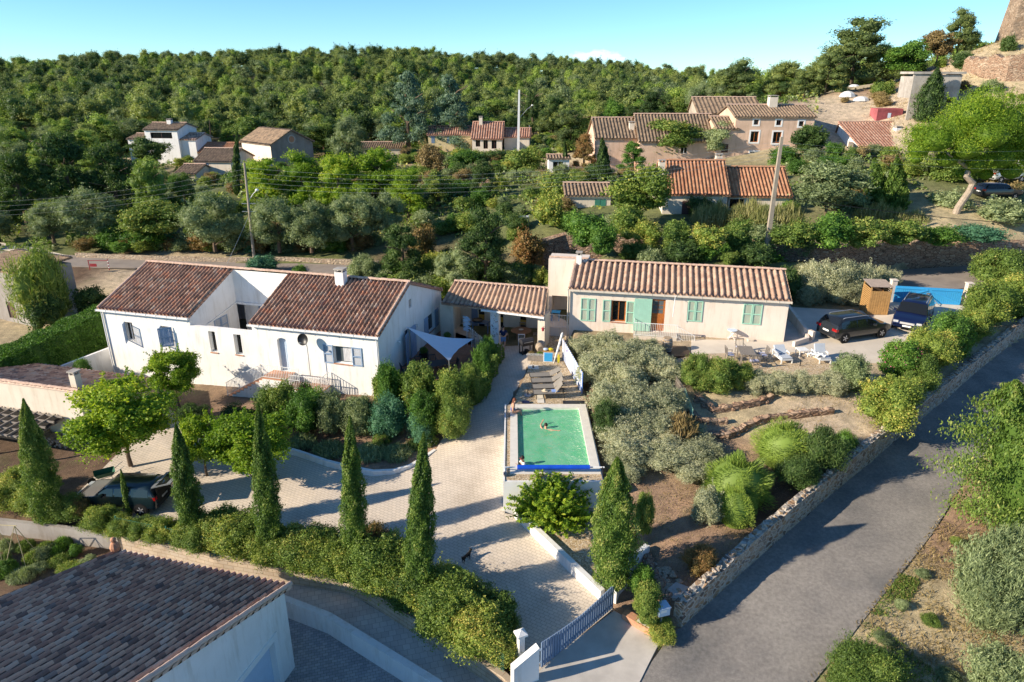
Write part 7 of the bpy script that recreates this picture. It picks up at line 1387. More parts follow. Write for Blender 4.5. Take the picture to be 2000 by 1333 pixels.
# ---- shared crown shapes, one unit high and one unit in radius where noted
VAR = {}; EXT = {}
def variant(kind, i):
 k = (kind, i)
 if k in VAR: return VAR[k]
 s = 100 * i + sum(map(ord, kind)); tr = None
 if kind == 'bush':      # r 1, h 1.6
  C, R = rnd_blobs(s, 14, .62, .62, .35, 1.15, .46, .9); me = blobcrown('foliage', C, R, 4200, .085, .5, s)
 elif kind == 'bushd':   # dense small leaf, near
  C, R = rnd_blobs(s, 22, .72, .72, .2, 1.2, .33, .95); me = blobcrown('foliage', C, R, 12000, .06, .5, s, jit=.2, sh=110)
 elif kind == 'mid':     # r 1, h 1.7, coarser for 60-110 m away
  C, R = rnd_blobs(s, 15, .68, .68, .25, 1.3, .36, .9); me = blobcrown('foliage', C, R, 3600, .095, .5, s, jit=.22, sh=50)
 elif kind == 'feather': # thin upright sprays
  C, R = rnd_blobs(s, 9, .55, .55, .3, 1.2, .45, 1.1); me = blobcrown('foliage', C, R, 6500, .17, .13, s, .45, jit=.2)
 elif kind == 'fine':
  C, R = rnd_blobs(s, 18, .7, .7, .2, 1.2, .36, 1.0); me = blobcrown('foliage', C, R, 26000, .08, .2, s, .5, jit=.25, sh=160)
 elif kind == 'silver':
  C, R = rnd_blobs(s, 24, .78, .78, .15, 1.0, .32, .95); me = blobcrown('foliage', C, R, 13000, .085, .26, s, .3, jit=.24, sh=90)
 elif kind == 'broom':   # fountain of green rods
  r = np.random.RandomState(s); n = 9000; d = r.normal(0, 1, (n, 3)); d[:, 2] = abs(d[:, 2]) + .1; d /= np.linalg.norm(d, axis=1, keepdims=True); P = d * np.array([.92, .92, 1.35]) * (r.uniform(.55, 1.04, n) ** .5)[:, None] * (1 + .13 * np.sin(d[:, :1] * 5 + s) * np.cos(d[:, 1:2] * 6) + .1 * np.sin(d[:, 1:2] * 11 + d[:, 2:] * 7)); P[:, 2] += .05
  Tn = d * 1.0; sz = .16
  tint = np.clip(.5 + r.normal(0, .18, n), 0, 1)
  side = np.cross(Tn, r.normal(0, 1, (n, 3))); side /= np.linalg.norm(side, axis=1, keepdims=True)
  V = np.stack([P - Tn * sz * .5, P + side * .007, P + Tn * sz * .5 + side * .02, P - side * .007], 1).reshape(-1, 3)
  cv, cf = corelump([(0, 0, .3)], [(1.0, 1.0, 1.25)], .78, 12); Q = np.concatenate([np.arange(4 * n).reshape(n, 4), cf + 4 * n]); V = np.concatenate([V, cv])
  me = bpy.data.meshes.new('foliage'); fastmesh(me, V, Q); a = me.attributes.new('tint', 'FLOAT', 'POINT'); a.data.foreach_set('value', np.concatenate([np.repeat(tint, 4), np.full(len(cv), .4)]).astype(np.float32)); me.materials.append(MATS['leaf_green'])
 elif kind == 'fountain':
  r = np.random.RandomState(s); ns, m = 300, 70; a = r.rand(ns) * 6.283; el = r.uniform(.35, 1.5, ns); D = np.stack([np.cos(a) * np.cos(el), np.sin(a) * np.cos(el), np.sin(el)], 1); tq = r.rand(ns, m, 1) ** .7; Ls = r.uniform(.75, 1.15, (ns, 1, 1)); P = D[:, None] * Ls * tq * np.array([1, 1, 1.35]); P[:, :, 2] -= .35 * (tq[:, :, 0] ** 2) * (1 - np.sin(el))[:, None]; P = P.reshape(-1, 3) + r.normal(0, .02, (ns * m, 3)); me = leafmesh('foliage', P, np.repeat(D, m, 0), .10, .38, s, np.clip(r.normal(.45, .2, ns * m), 0, 1), .25)
 elif kind == 'tuft':    # grass / lavender tuft r 1 h 1
  r = np.random.RandomState(s); n = 1500; a = r.rand(n) * 6.283; q = r.rand(n) ** .5; P = np.stack([q * np.cos(a) * .8, q * np.sin(a) * .8, .35 * (1.3 - q) + r.rand(n) * .3], 1)
  me = leafmesh('foliage', P, np.stack([np.cos(a) * q, np.sin(a) * q, np.ones(n)], 1) * .6, .38, .09, s, np.clip(r.normal(.5, .2, n), 0, 1), .6)
 elif kind == 'pine':    # h 1.0: clumpy aleppo pine with layered crown; r .36
  C, R = rnd_blobs(s, 36, .30, .30, .12, .92, .12, .75, lambda t: (1 - .5 * t)); me = blobcrown('crown', C, R, 8000, .03, .4, s, .25, jit=.25, lo=-.2, sh=60); tr = trunkmesh('trunk', .85, .022, 9, s)
 elif kind == 'umbrella':
  C, R = rnd_blobs(s, 15, .42, .42, .62, .92, .14, .55, lambda t: (1.0 - .5 * t)); me = blobcrown('crown', C, R, 7000, .028, .5, s, .15, jit=.22, lo=-.1, sh=40); tr = trunkmesh('trunk', .75, .035, 8, s, .1)
 elif kind == 'cedar':   # broad conical with layered drooping tiers
  C, R = rnd_blobs(s, 40, .38, .38, .08, .95, .10, .6, lambda t: (1.08 - .9 * t)); me = blobcrown('crown', C, R, 11000, .028, .5, s, 0, jit=.25, lo=-.6); tr = trunkmesh('trunk', .9, .03, 6, s, 0, .01)
 elif kind == 'conif':   # dark feathery conifer
  C, R = rnd_blobs(s, 34, .40, .40, .08, .93, .095, .75, lambda t: (1.05 - .85 * t)); me = blobcrown('crown', C, R, 11000, .035, .33, s, .3, jit=.3, lo=-.5); tr = trunkmesh('trunk', .85, .03, 6, s, 0, .02)
 elif kind == 'tree':    # rounded broadleaf tree, h 1, r .4
  C, R = rnd_blobs(s, 20, .30, .30, .34, .86, .13, .75); me = blobcrown('crown', C, R, 9000, .032, .6, s, jit=.24, sh=50); tr = trunkmesh('trunk', .6, .022, 7, s)
 elif kind == 'maple':
  C, R = rnd_blobs(s, 26, .36, .36, .34, .88, .125, .5); me = blobcrown('crown', C, R, 24000, .023, .7, s, jit=.25, sh=90, sl_=.5); tr = trunkmesh('trunk', .6, .018, 9, s)
 elif kind == 'olive':
  C, R = rnd_blobs(s, 20, .38, .38, .22, .84, .14, .8); me = blobcrown('crown', C, R, 9000, .04, .22, s, .15, jit=.28, sh=70); tr = trunkmesh('trunk', .5, .03, 7, s)
 elif kind == 'wood':    # forest pine seen from afar, h 8
  u_ = i % 3
  C, R = rnd_blobs(s, 8, 1.7, 1.7, 3.6 if u_ else 4.6, 7.2, 1.15, .75 if u_ == 1 else .55, (lambda t: 1 - .6 * t)) if u_ != 2 else rnd_blobs(s, 8, 1.6, 1.6, 2.6, 6.9, 1.0, 1.0, lambda t: 1 - .75 * t)
  me = blobcrown('forest_pine', C, R, 1500, .30, .5, s, .2, jit=.3, sh=24, sl_=.5)
  # trunk welded in
 co_ = np.empty(len(me.vertices) * 3, np.float32); me.vertices.foreach_get('co', co_); co_ = co_.reshape(-1, 3)
 EXT[k] = (float(np.percentile(np.hypot(co_[:, 0], co_[:, 1]), 97)), float(np.percentile(co_[:, 2], 99.5)))
 VAR[k] = (me, tr); return VAR[k]
def slot(o, mat): o.material_slots[0].link = 'OBJECT'; o.material_slots[0].material = MATS[mat]
def plant(kind, name, label, cat, x, y, r, h, mat, seed=0, group=None, z=None, ry=None, nv=4, tree=False, sink=.05, rz=None, bark='bark'):
 """place a shared shape scaled to radius r and height h"""
 me, tr = variant(kind, seed % nv)
 if z is None: z = gz1(x, y)
 rn = random.Random(seed * 7 + int(x * 10)); rot = rn.uniform(0, 6.28) if rz is None else rz
 base = EXT[(kind, seed % nv)]
 sc = (r / base[0], (ry or r) / base[0], h / base[1])
 if tr:
  t = thing(name, label, cat, (x, y, z - sink), rot, group); c = bpy.data.objects.new('crown', me); COL.objects.link(c); c.parent = t; c.scale = sc; slot(c, mat)
  k = bpy.data.objects.new('trunk', tr); COL.objects.link(k); k.parent = t; s_ = (sc[0] + sc[2]) / 2; k.scale = (s_, s_, sc[2]); slot(k, bark); return t
 o = bpy.data.objects.new(name, me); COL.objects.link(o); o.location = (x, y, z - sink * h); o.rotation_euler.z = rot; o.scale = sc; slot(o, mat); return tag(o, label, cat, group)
def pspan(kind, name, label, cat, x0, x1, yt, yb, z, mat, seed=0, group=None, **k):
 """span in the survey picture -> true place and size; yb is where it meets the ground"""
 b = G((x0 + x1) / 2, yb, z); ax_ = b.y * cos(PITCH) + (CH - z) * sin(PITCH); r = (x1 - x0) / 2 / FPX * ax_; bb = Vector((b.x * (1 + r * .5 / b.y), b.y + r * .5, z)); h = GD((x0 + x1) / 2, yt, bb.y).z - z
 return plant(kind, name, label, cat, bb.x, bb.y, r, max(h, .3), mat, seed, group, z=z, **k)
# ---- the near cypresses
cypress('cypress_tree', 'broad leaning cypress in front of the pergola, leftmost of the row', 98, 1018, -2.6, (45, 778), 92, seed=1, n=26000, sharp=.8)
cypress('cypress_tree', 'cypress with ragged outline between the green car and the yellow maple', 380, 1050, -2.4, (343, 828), 66, seed=2, loose=.2)
cypress('cypress_tree', 'very thin young cypress in front of the green car', 254, 1008, -2.5, (236, 918), 19, seed=3, n=2500, size=.1)
cypress('cypress_tree', 'tall slim cypress standing before the yellow green maple', 533, 1085, -2.3, (503, 785), 74, seed=4, sharp=.8, loose=.18)
cypress('cypress_tree', 'tall cypress in the middle of the row above the block wall', 697, 1110, -2.4, (683, 812), 70, seed=5, loose=.16)
cypress('cypress_tree', 'tall dark cypress nearest the small black dog', 820, 1180, -2.5, (828, 842), 80, seed=6, n=24000, loose=.16)
cypress('cypress_tree', 'wide light green cypress in the gravel bed right of the drive', 1197, 1140, -1.75, (1206, 892), 125, mat='leaf_cypress', seed=7, n=26000, size=.1, sharp=1.1, loose=.16)
# ---- hedge row above the block wall
hp = [(20, 985, 1.0), (75, 990, .9), (150, 1010, .9), (205, 1025, .85), (240, 1040, .7), (280, 1045, .7), (325, 1052, .8), (1, 1, 0), (372, 1055, .85), (425, 1048, 1.15), (480, 1065, 1.25), (550, 1085, 1.1), (600, 1088, 1.3), (645, 1100, 1.2), (700, 1120, 1.1), (745, 1120, 1.6), (780, 1150, 1.3), (840, 1175, 1.25), (870, 1215, 1.3), (910, 1215, 1.5), (935, 1250, 1.25), (955, 1210, 1.1), (965, 1275, .9), (40, 960, 1.0)]
hp = [q_ for q_ in hp if q_[2]] + [(400, 1068, .9), (455, 1068, 1.0), (510, 1080, 1.0), (575, 1095, 1.1), (625, 1100, 1.1), (670, 1112, 1.1), (815, 1170, 1.2), (890, 1235, 1.1), (890, 1180, 1.2), (725, 1135, 1.1), (765, 1135, 1.3)]
for i, (a, b_, s) in enumerate(hp):
 p = G(a, b_, -2.45); plant('bushd', 'hedge_shrub', 'mixed green and yellowish shrub in the hedge row above the block wall', 'shrub', p.x, p.y - .05, 1.12 * s, 1.4 * s, 'leaf_yellow' if i % 3 != 2 else 'leaf_mid', i, 'hedge shrubs above the concrete block wall', z=-2.5)
for k, (a, b_, s, mt, lb) in enumerate([(740, 1085, 1.25, 'leaf_rust', 'shrub with orange tinged leaves between the two tallest cypresses'), (165, 1005, .8, 'leaf_rust', 'rusty leaved shrub right of the broad leaning cypress'), (980, 1225, .9, 'leaf_mid', 'round green shrub at the drive end of the hedge')]):
 p = G(a, b_, -2.4); plant('bushd', 'shrub', lb, 'shrub', p.x, p.y, .8 * s, 1.4 * s, mt, 20 + k, z=-2.5)
# ---- maples and courtyard garden
pspan('maple', 'maple_tree', 'lime green maple with spreading crown beside the outbuilding', 'tree', 160, 362, 752, 935, -2.2, 'leaf_lime', 1, nv=3)
pspan('maple', 'maple_tree', 'small yellow maple just behind the second cypress', 'tree', 360, 455, 812, 945, -2.2, 'leaf_lime', 2, nv=3)
pspan('maple', 'maple_tree', 'bright yellow green maple behind the tall slim cypress', 'tree', 415, 590, 815, 975, -2.2, 'leaf_lime', 3, nv=3)
pspan('maple', 'young_tree', 'bright green young tree in front of the white house wall', 'tree', 305, 400, 685, 805, -1.9, 'leaf_lime', 4, nv=3)
pspan('feather', 'shrub', 'small pointed shrub beside the outbuilding chimney', 'shrub', 142, 188, 700, 748, -1.6, 'leaf_green', 2)
G_OL = 'shrubs along the foot of the white house'
for i, (a, b_, c_, d_, mt) in enumerate([(505, 590, 745, 830, 'leaf_mid'), (560, 650, 758, 850, 'leaf_green'), (620, 700, 765, 850, 'leaf_olive'), (665, 745, 770, 850, 'leaf_olive'), (720, 800, 770, 860, 'leaf_bluegreen'), (500, 560, 810, 860, 'leaf_green'), (430, 520, 790, 850, 'leaf_dark'), (345, 420, 790, 830, 'leaf_dark'), (860, 915, 790, 860, 'leaf_mid'), (790, 850, 800, 870, 'leaf_bluegreen')]):
 pspan('bushd', 'garden_shrub', ('grey green' if 'olive' in mt else 'dark green' if 'dark' in mt else 'blue green' if 'blue' in mt else 'mid green') + ' shrub ' + ['left of the front stairs railing', 'below the dish mast', 'under the main window', 'under the right shutter', 'at the corner of the white house', 'low beside the yellow maple', 'at the foot of the stairs', 'below the young lime tree', 'at the drive edge of the bed', 'in the middle of the bed'][i], 'shrub', a, b_, c_, d_, -1.4 if b_ > 600 else -1.7, mt, i)
for i, (a, b_, c_, d_, mt, lb) in enumerate([(735, 800, 705, 800, 'leaf_green', 'climber covered shrub against the patio corner of the white house'), (785, 860, 705, 810, 'leaf_mid', 'leafy green hedge shrub in front of the patio table'), (845, 925, 720, 830, 'leaf_yellow', 'yellow green hedge shrub below the shade sail tip'), (895, 945, 705, 800, 'leaf_mid', 'round hedge shrub at the patio corner by the drive'), (915, 965, 665, 765, 'leaf_green', 'tall dark green shrub on the drive side of the patio'), (935, 972, 655, 725, 'leaf_green', 'dark green shrub nearest the man at the pavilion'), (850, 920, 770, 860, 'leaf_mid', 'oleander shrub with few pink flowers at the bend of the drive'), (790, 870, 765, 850, 'leaf_green', 'dense shrub below the patio hedge')]):
 pspan('bushd', 'hedge_shrub', lb, 'shrub', a, b_, c_, d_, -.9, mt, 30 + i)
for i, (a, b_, c_, lb) in enumerate([(640, 888, .9, 'grey green lavender clump left in the bed by the white kerb'), (590, 872, .8, 'small lavender clump by the left end of the kerb'), (725, 893, 1.0, 'lavender clump in the middle behind the kerb'), (775, 895, .9, 'lavender clump right of the middle cypress top'), (815, 880, .7, 'low dark clump near the drive end of the kerb')]):
 p = G(a, b_, -1.7); plant('tuft', 'lavender_clump', lb, 'lavender', p.x, p.y + .3, c_, .75, 'leaf_olive' if i != 4 else 'leaf_dark', i, z=-1.8)
def flowers(o, n, seed, mat='petal_pink', rr=1, s=.05):
 r = np.random.RandomState(seed); d = r.normal(0, 1, (n, 3)); d[:, 2] = abs(d[:, 2]); d[:, 1] = -abs(d[:, 1]); d /= np.linalg.norm(d, axis=1, keepdims=True); P = d * np.array([.95 * rr, .95 * rr, .9]) + np.array([0, 0, .55])
 me = leafmesh('flowers', P, d, s, .8, seed, r.rand(n)); me.materials[0] = MATS[mat]; f = bpy.data.objects.new('flowers', me); COL.objects.link(f); f.parent = o
p = G(745, 872, -1.7); o = plant('bushd', 'rose_bush', 'low rose bush with pink flowers in the bed', 'rose bush', p.x, p.y, .6, .9, 'leaf_mid', 3, z=-1.8, rz=0); flowers(o, 60, 1)
p = G(600, 800, -1.4); o = plant('bushd', 'bougainvillea', 'bougainvillea with magenta flowers below the front railing', 'shrub', p.x, p.y, .7, 2.0, 'leaf_green', 2, z=-1.6, rz=0); flowers(o, 90, 2, s=.08)
p = G(840, 868, -1.5); o = plant('bushd', 'flower_clump', 'small clump with pale flowers at the drive edge', 'flower clump', p.x, p.y, .5, .8, 'leaf_mid', 1, z=-1.6, rz=0); flowers(o, 40, 3, 'white_paint', s=.05)
# ---- pool side
p = G(1083, 1010, -1.5); plant('fountain', 'fountain_shrub', 'bright green arching shrub in the gravel bed below the pool', 'shrub', p.x - .1, p.y, 1.8, 2.2, 'leaf_lime', 1, z=-1.6)
GS = 'silvery shrubs between the pool and the terrace'
for i, (a, b_, r_, h, z) in enumerate([(1165, 740, 1.5, 2.6, .5), (1235, 725, 1.7, 2.5, .8), (1290, 735, 1.5, 1.9, .8), (1150, 800, 1.5, 2.4, .2), (1225, 805, 1.7, 2.3, .3), (1290, 800, 1.5, 1.9, .4), (1180, 870, 1.4, 1.9, -.3), (1235, 890, 1.5, 1.7, -.4), (1310, 905, 1.5, 1.5, -.5), (1365, 895, 1.3, 1.3, -.4), (1335, 850, 1.0, 1.1, -.1), (1200, 925, 1.0, 1.1, -.6), (1345, 925, 1.2, 1.1, -.6), (1140, 700, 1.2, 2.2, .3), (1190, 695, 1.3, 2.3, .8), (1255, 700, 1.2, 1.9, .9), (1150, 835, 1.2, 2.0, .1), (1270, 840, 1.3, 1.6, .1), (1300, 860, 1.3, 1.5, -.2), (1215, 760, 1.4, 2.4, .5), (1175, 905, 1.1, 1.5, -.5)]):
 p = G(a, b_, z); plant('silver', 'silver_shrub', 'silvery grey green saltbush in the thicket right of the pool', 'shrub', max(p.x, 5.75) if p.y < 37 else p.x, p.y, r_ * 1.0, h * .74, 'leaf_silver', i, GS, z=z)
p = G(1190, 830, .2); plant('bushd', 'green_shrub', 'darker green shrub inside the silvery thicket', 'shrub', p.x - .2, p.y - .6, .75, 1.9, 'leaf_dark', 1, z=.1)
p = G(1325, 850, .0); plant('tuft', 'dry_grass_tuft', 'straw coloured dry grass beside the green picket fence', 'dry grass', p.x, p.y, 1.1, 1.3, 'leaf_dry', 1, z=0)
# ---- terrace garden
for i, (k, a, b_, c_, d_, z, mt, lb) in enumerate([
 ('bushd', 1320, 1385, 690, 765, .7, 'leaf_mid', 'green shrub under the wooden deck corner'), ('bushd', 1370, 1440, 695, 770, .7, 'leaf_mid', 'rounded shrub in front of the garden table'), ('bushd', 1415, 1465, 705, 765, .7, 'leaf_yellow', 'small shrub left of the silvery clipped hedge'),
 ('silver', 1450, 1510, 725, 770, .75, 'leaf_silver', 'leftmost shrub of the low silvery hedge'), ('silver', 1495, 1560, 725, 770, .75, 'leaf_silver', 'left middle shrub of the low silvery hedge'), ('silver', 1545, 1605, 726, 771, .75, 'leaf_silver', 'right middle shrub of the low silvery hedge'), ('silver', 1590, 1652, 728, 772, .75, 'leaf_silver', 'rightmost shrub of the low silvery hedge'),
 ('bushd', 1620, 1690, 690, 765, .8, 'leaf_olive', 'round olive green shrub between the white lounger and the parked cars'), ('bushd', 1655, 1785, 735, 840, .2, 'leaf_yellow', 'large round yellow green bush by the stone wall'), ('bushd', 1735, 1800, 735, 790, .4, 'leaf_yellow', 'yellow green shrub leaning over the wall crest'),
 ('broom', 1472, 1580, 818, 905, -.2, 'leaf_pinelight', 'dome of bright green broom in the middle of the dry garden'), ('broom', 1370, 1500, 885, 985, -.9, 'leaf_pinelight', 'largest dome of green broom near the stone wall'), ('broom', 1395, 1470, 940, 1025, -1.1, 'leaf_pinelight', 'lower dome of broom below the largest one'),
 ('silver', 1345, 1410, 950, 1025, -1.1, 'leaf_silver', 'grey round shrub left of the broom domes'), ('feather', 1560, 1640, 830, 925, -.3, 'leaf_dark', 'brownish dark broom right of the bright dome'), ('broom', 1620, 1670, 838, 890, -.3, 'leaf_green', 'small green broom by the stone wall'), ('feather', 1500, 1600, 890, 960, -.6, 'leaf_dark', 'dark dry scrub behind the stone wall'),
 ('bushd', 1710, 1790, 660, 745, .7, 'leaf_green', 'oleander with pink flowers in front of the parked cars'), ('bushd', 1760, 1850, 640, 730, .8, 'leaf_yellow', 'large yellow green oleander along the stone wall'), ('bushd', 1800, 1890, 610, 700, .9, 'leaf_green', 'green oleander right of the blue car'), ('bushd', 1740, 1820, 690, 765, .5, 'leaf_mid', 'low oleander spreading to the wall crest'), ('bushd', 1850, 1920, 600, 670, 1.0, 'leaf_yellow', 'yellow green shrub before the gate post'),
 ('bushd', 1875, 1960, 545, 640, 1.2, 'leaf_yellow', 'wide yellow green hedge bush right of the blue gate'), ('bushd', 1940, 2050, 540, 625, 1.2, 'leaf_yellow', 'yellow green hedge bush at the right edge'), ('bushd', 1880, 1990, 485, 565, 1.6, 'leaf_mid', 'mid green bush beyond the street right of the gate'),
 ('bushd', 1225, 1275, 1105, 1175, -1.8, 'leaf_green', 'dark green rosemary behind the gate wall'), ('bushd', 1235, 1290, 1140, 1225, -2.1, 'leaf_mid', 'bright green rosemary beside the letterbox'), ('bushd', 1250, 1320, 1215, 1255, -2.5, 'leaf_yellow', 'low weeds at the foot of the letterbox'),
 ('silver', 1330, 1395, 1065, 1125, -1.5, 'leaf_rust', 'rusty brown succulent mat on the rockery'), ('bushd', 1235, 1275, 960, 1050, -1.2, 'leaf_mid', 'sparse shrub right of the wide cypress')]):
 w_ = (b_ - a) * .06; o = pspan(k, 'garden_shrub', lb, 'shrub', a - w_, b_ + w_, c_, d_, z, mt, 50 + i)
 if 'pink flowers' in lb: o.rotation_euler.z = 0; flowers(o, 90, i, s=.05)
for i, (a, b_, c_, d_) in enumerate([(1545, 1640, 505, 590), (1590, 1680, 508, 592), (1640, 1720, 515, 590), (1550, 1610, 540, 598), (1610, 1680, 545, 600), (1690, 1750, 520, 575)]):
 pspan('silver', 'silver_hedge_shrub', 'silvery grey saltbush in the thick hedge behind the parking court', 'shrub', a, b_, c_, d_, 1.1, 'leaf_silver', i, 'silvery hedge behind the parking court')
# ---- verge beyond the road
cypress('conifer_tree', 'large loose yellow green conifer at the right edge beside the road', 2012, 1050, -1.4, (1985, 742), 290, 'leaf_cypress', 41, 46000, .15, loose=.42, cat='tree', sharp=.8)
cypress('conifer_tree', 'second yellow green conifer behind the large one, cut by the right edge', 2100, 1000, -1.2, (2060, 738), 260, 'leaf_cypress', 42, 30000, .15, loose=.4, cat='tree', sharp=.8)
pspan('fine', 'olive_shrub', 'large grey green feathery shrub on the right verge', 'shrub', 1838, 2010, 1035, 1230, -1.9, 'leaf_olive', 3)
pspan('fine', 'olive_shrub', 'grey green feathery shrub cut by the right edge', 'shrub', 1960, 2130, 1060, 1250, -1.9, 'leaf_olive', 2)
pspan('silver', 'pale_shrub', 'pale green shrub in the bottom right corner', 'shrub', 1870, 2020, 1275, 1400, -2.5, 'leaf_olive', 1)
pspan('fine', 'verge_shrub', 'low green shrub at the bottom edge of the verge', 'shrub', 1600, 1760, 1275, 1390, -2.7, 'leaf_mid', 1)
r = random.Random(21)
for i, (a, b_) in enumerate([(1735, 1190), (1775, 1133), (1795, 1215), (1700, 1245), (1840, 1080), (1905, 1290), (1830, 1310)]):
 p = G(a, b_, -2.1); z = gz1(p.x, p.y); plant('bush', 'weed_clump', 'low weed clump on the dry verge right of the road', 'weeds', p.x + .5, p.y, r.uniform(.25, .45), r.uniform(.3, .45), r.choice(['leaf_mid', 'leaf_olive']), i, 'weed clumps on the road verge')
# dry grass on the verge and the garden soil: uncountable
def scatter_grass(name, label, areas, n, size, mat, seed, f=gz, h=.18):
 rr = np.random.RandomState(seed); Pt = []
 for poly in areas:
  xs = [p[0] for p in poly]; ys = [p[1] for p in poly]; x = rr.uniform(min(xs), max(xs), n); y = rr.uniform(min(ys), max(ys), n); k = inside(poly, x, y); q = np.sin(x * 1.3) * np.cos(y * 1.7 + x * .6) + rr.normal(0, .6, n) > -.1; k &= q; Pt.append(np.stack([x[k], y[k]], 1))
 Pt = np.concatenate(Pt); z = np.concatenate([f(Pt[i:i + 5000, 0], Pt[i:i + 5000, 1]) for i in range(0, len(Pt), 5000)]); P = np.column_stack([Pt, z + h * .4])
 me = leafmesh(name, P, np.tile([0, 0, .3], (len(P), 1)), size, .12, seed, np.clip(rr.normal(.5, .25, len(P)), 0, 1), .45); me.materials[0] = MATS[mat]
 o = bpy.data.objects.new(name, me); COL.objects.link(o); tag(o, label, 'grass', kind='stuff'); return o
VERGE = xy([(1575, 1333, -2.6), (1708, 1172, -2.0), (1808, 1047, -1.6), (1880, 932, -1.1), (2000, 830, -.6), (2100, 1000, -1.5), (2100, 1400, -2.7), (1560, 1400, -2.8)])
scatter_grass('dry_verge_grass', 'dry straw grass covering the verge right of the road', [VERGE], 60000, .22, 'leaf_dry', 1)
scatter_grass('green_verge_grass', 'patches of green grass in the dry verge', [xy([(1600, 1333, -2.6), (1690, 1215, -2.2), (1760, 1250, -2.2), (1850, 1333, -2.5), (1820, 1400, -2.7)]), xy([(1700, 1200, -2.1), (1760, 1120, -1.8), (1800, 1130, -1.8), (1760, 1210, -2.1)])], 9000, .2, 'leaf_mid', 5)
SOILP = xy([(1215, 960, -.8), (1400, 900, -.4), (1640, 740, .7), (1720, 850, .1), (1560, 980, -.9), (1340, 1150, -1.7), (1260, 1080, -1.7)])
scatter_grass('dry_garden_grass', 'sparse dry grass and litter on the garden soil', [SOILP], 40000, .13, 'leaf_dry', 2, h=.07)
HILLP = [(48, 98), (70, 90), (110, 95), (120, 130), (75, 140), (55, 120)]
scatter_grass('hill_grass', 'dry yellow grass on the bare hillside', [HILLP], 26000, .5, 'leaf_dry', 3, h=.3)
# ---- clipped hedge and garden trees at the left
def hedge_box(name, label, pts, w, h, mat, n, size, seed, z):
 rr = np.random.RandomState(seed); Ps = []; Ns = []
 L_ = [Vector(pts[i + 1]) - Vector(pts[i]) for i in range(len(pts) - 1)]
 tot = sum(v.length for v in L_); core = MB()
 for p, v in zip(pts, L_):
  k = int(n * v.length / tot); t = rr.rand(k); s = rr.choice(3, k, p=[.3, .4, .3]); dirn = v.normalized(); nrm = Vector((dirn.y, -dirn.x))
  u_ = rr.uniform(-1, 1, k); hh = rr.rand(k); off_ = np.where(s == 0, 1, np.where(s == 2, -1, u_)) * w / 2; zz = np.where(s == 1, h, hh * h) + rr.normal(0, .03, k); off_ = off_ + rr.normal(0, .03, k)
  bump_ = .1 * np.sin(t * v.length * 2.1) + .06 * np.sin(t * v.length * 5.3 + hh * 4)
  P = np.stack([p[0] + v.x * t + nrm.x * (off_ + bump_ * (s == 0)), p[1] + v.y * t + nrm.y * (off_ + bump_ * (s == 0)), z + zz + bump_ * (s == 1)], 1)
  Ns.append(np.stack([nrm.x * np.where(s == 0, 1, np.where(s == 2, -1, 0)), nrm.y * np.where(s == 0, 1, np.where(s == 2, -1, 0)), (s == 1) * 1.0], 1)); Ps.append(P)
  a = Vector(p); b2 = a + v; q = nrm * (w / 2 - .1); core.prism([tuple(a + q), tuple(b2 + q), tuple(b2 - q), tuple(a - q)], z, z + h - .1)
 P = np.concatenate(Ps); N_ = np.concatenate(Ns); quads = [f for f in core.f if len(f) == 4]; tri = [f + (f[2],) for f in core.f if len(f) == 3]
 bm = leafmesh(name, P, N_, size, .5, seed, np.clip(rr.normal(.45, .17, len(P)), 0, 1), .2, (np.array(core.v), np.array(quads))); bm.materials[0] = MATS[mat]
 o = bpy.data.objects.new(name, bm); COL.objects.link(o); tag(o, label, 'hedge'); return o
ha, hb = G(-60, 815, -2.2), G(215, 665, -1.6)
hedge_box('clipped_hedge', 'long thick clipped green hedge left of the white house', [(ha.x, ha.y + .2), (hb.x - .4, hb.y + 1.2)], 2.0, 2.7, 'leaf_green', 36000, .13, 1, -1.9)
h2 = G(160, 760, -2.0)
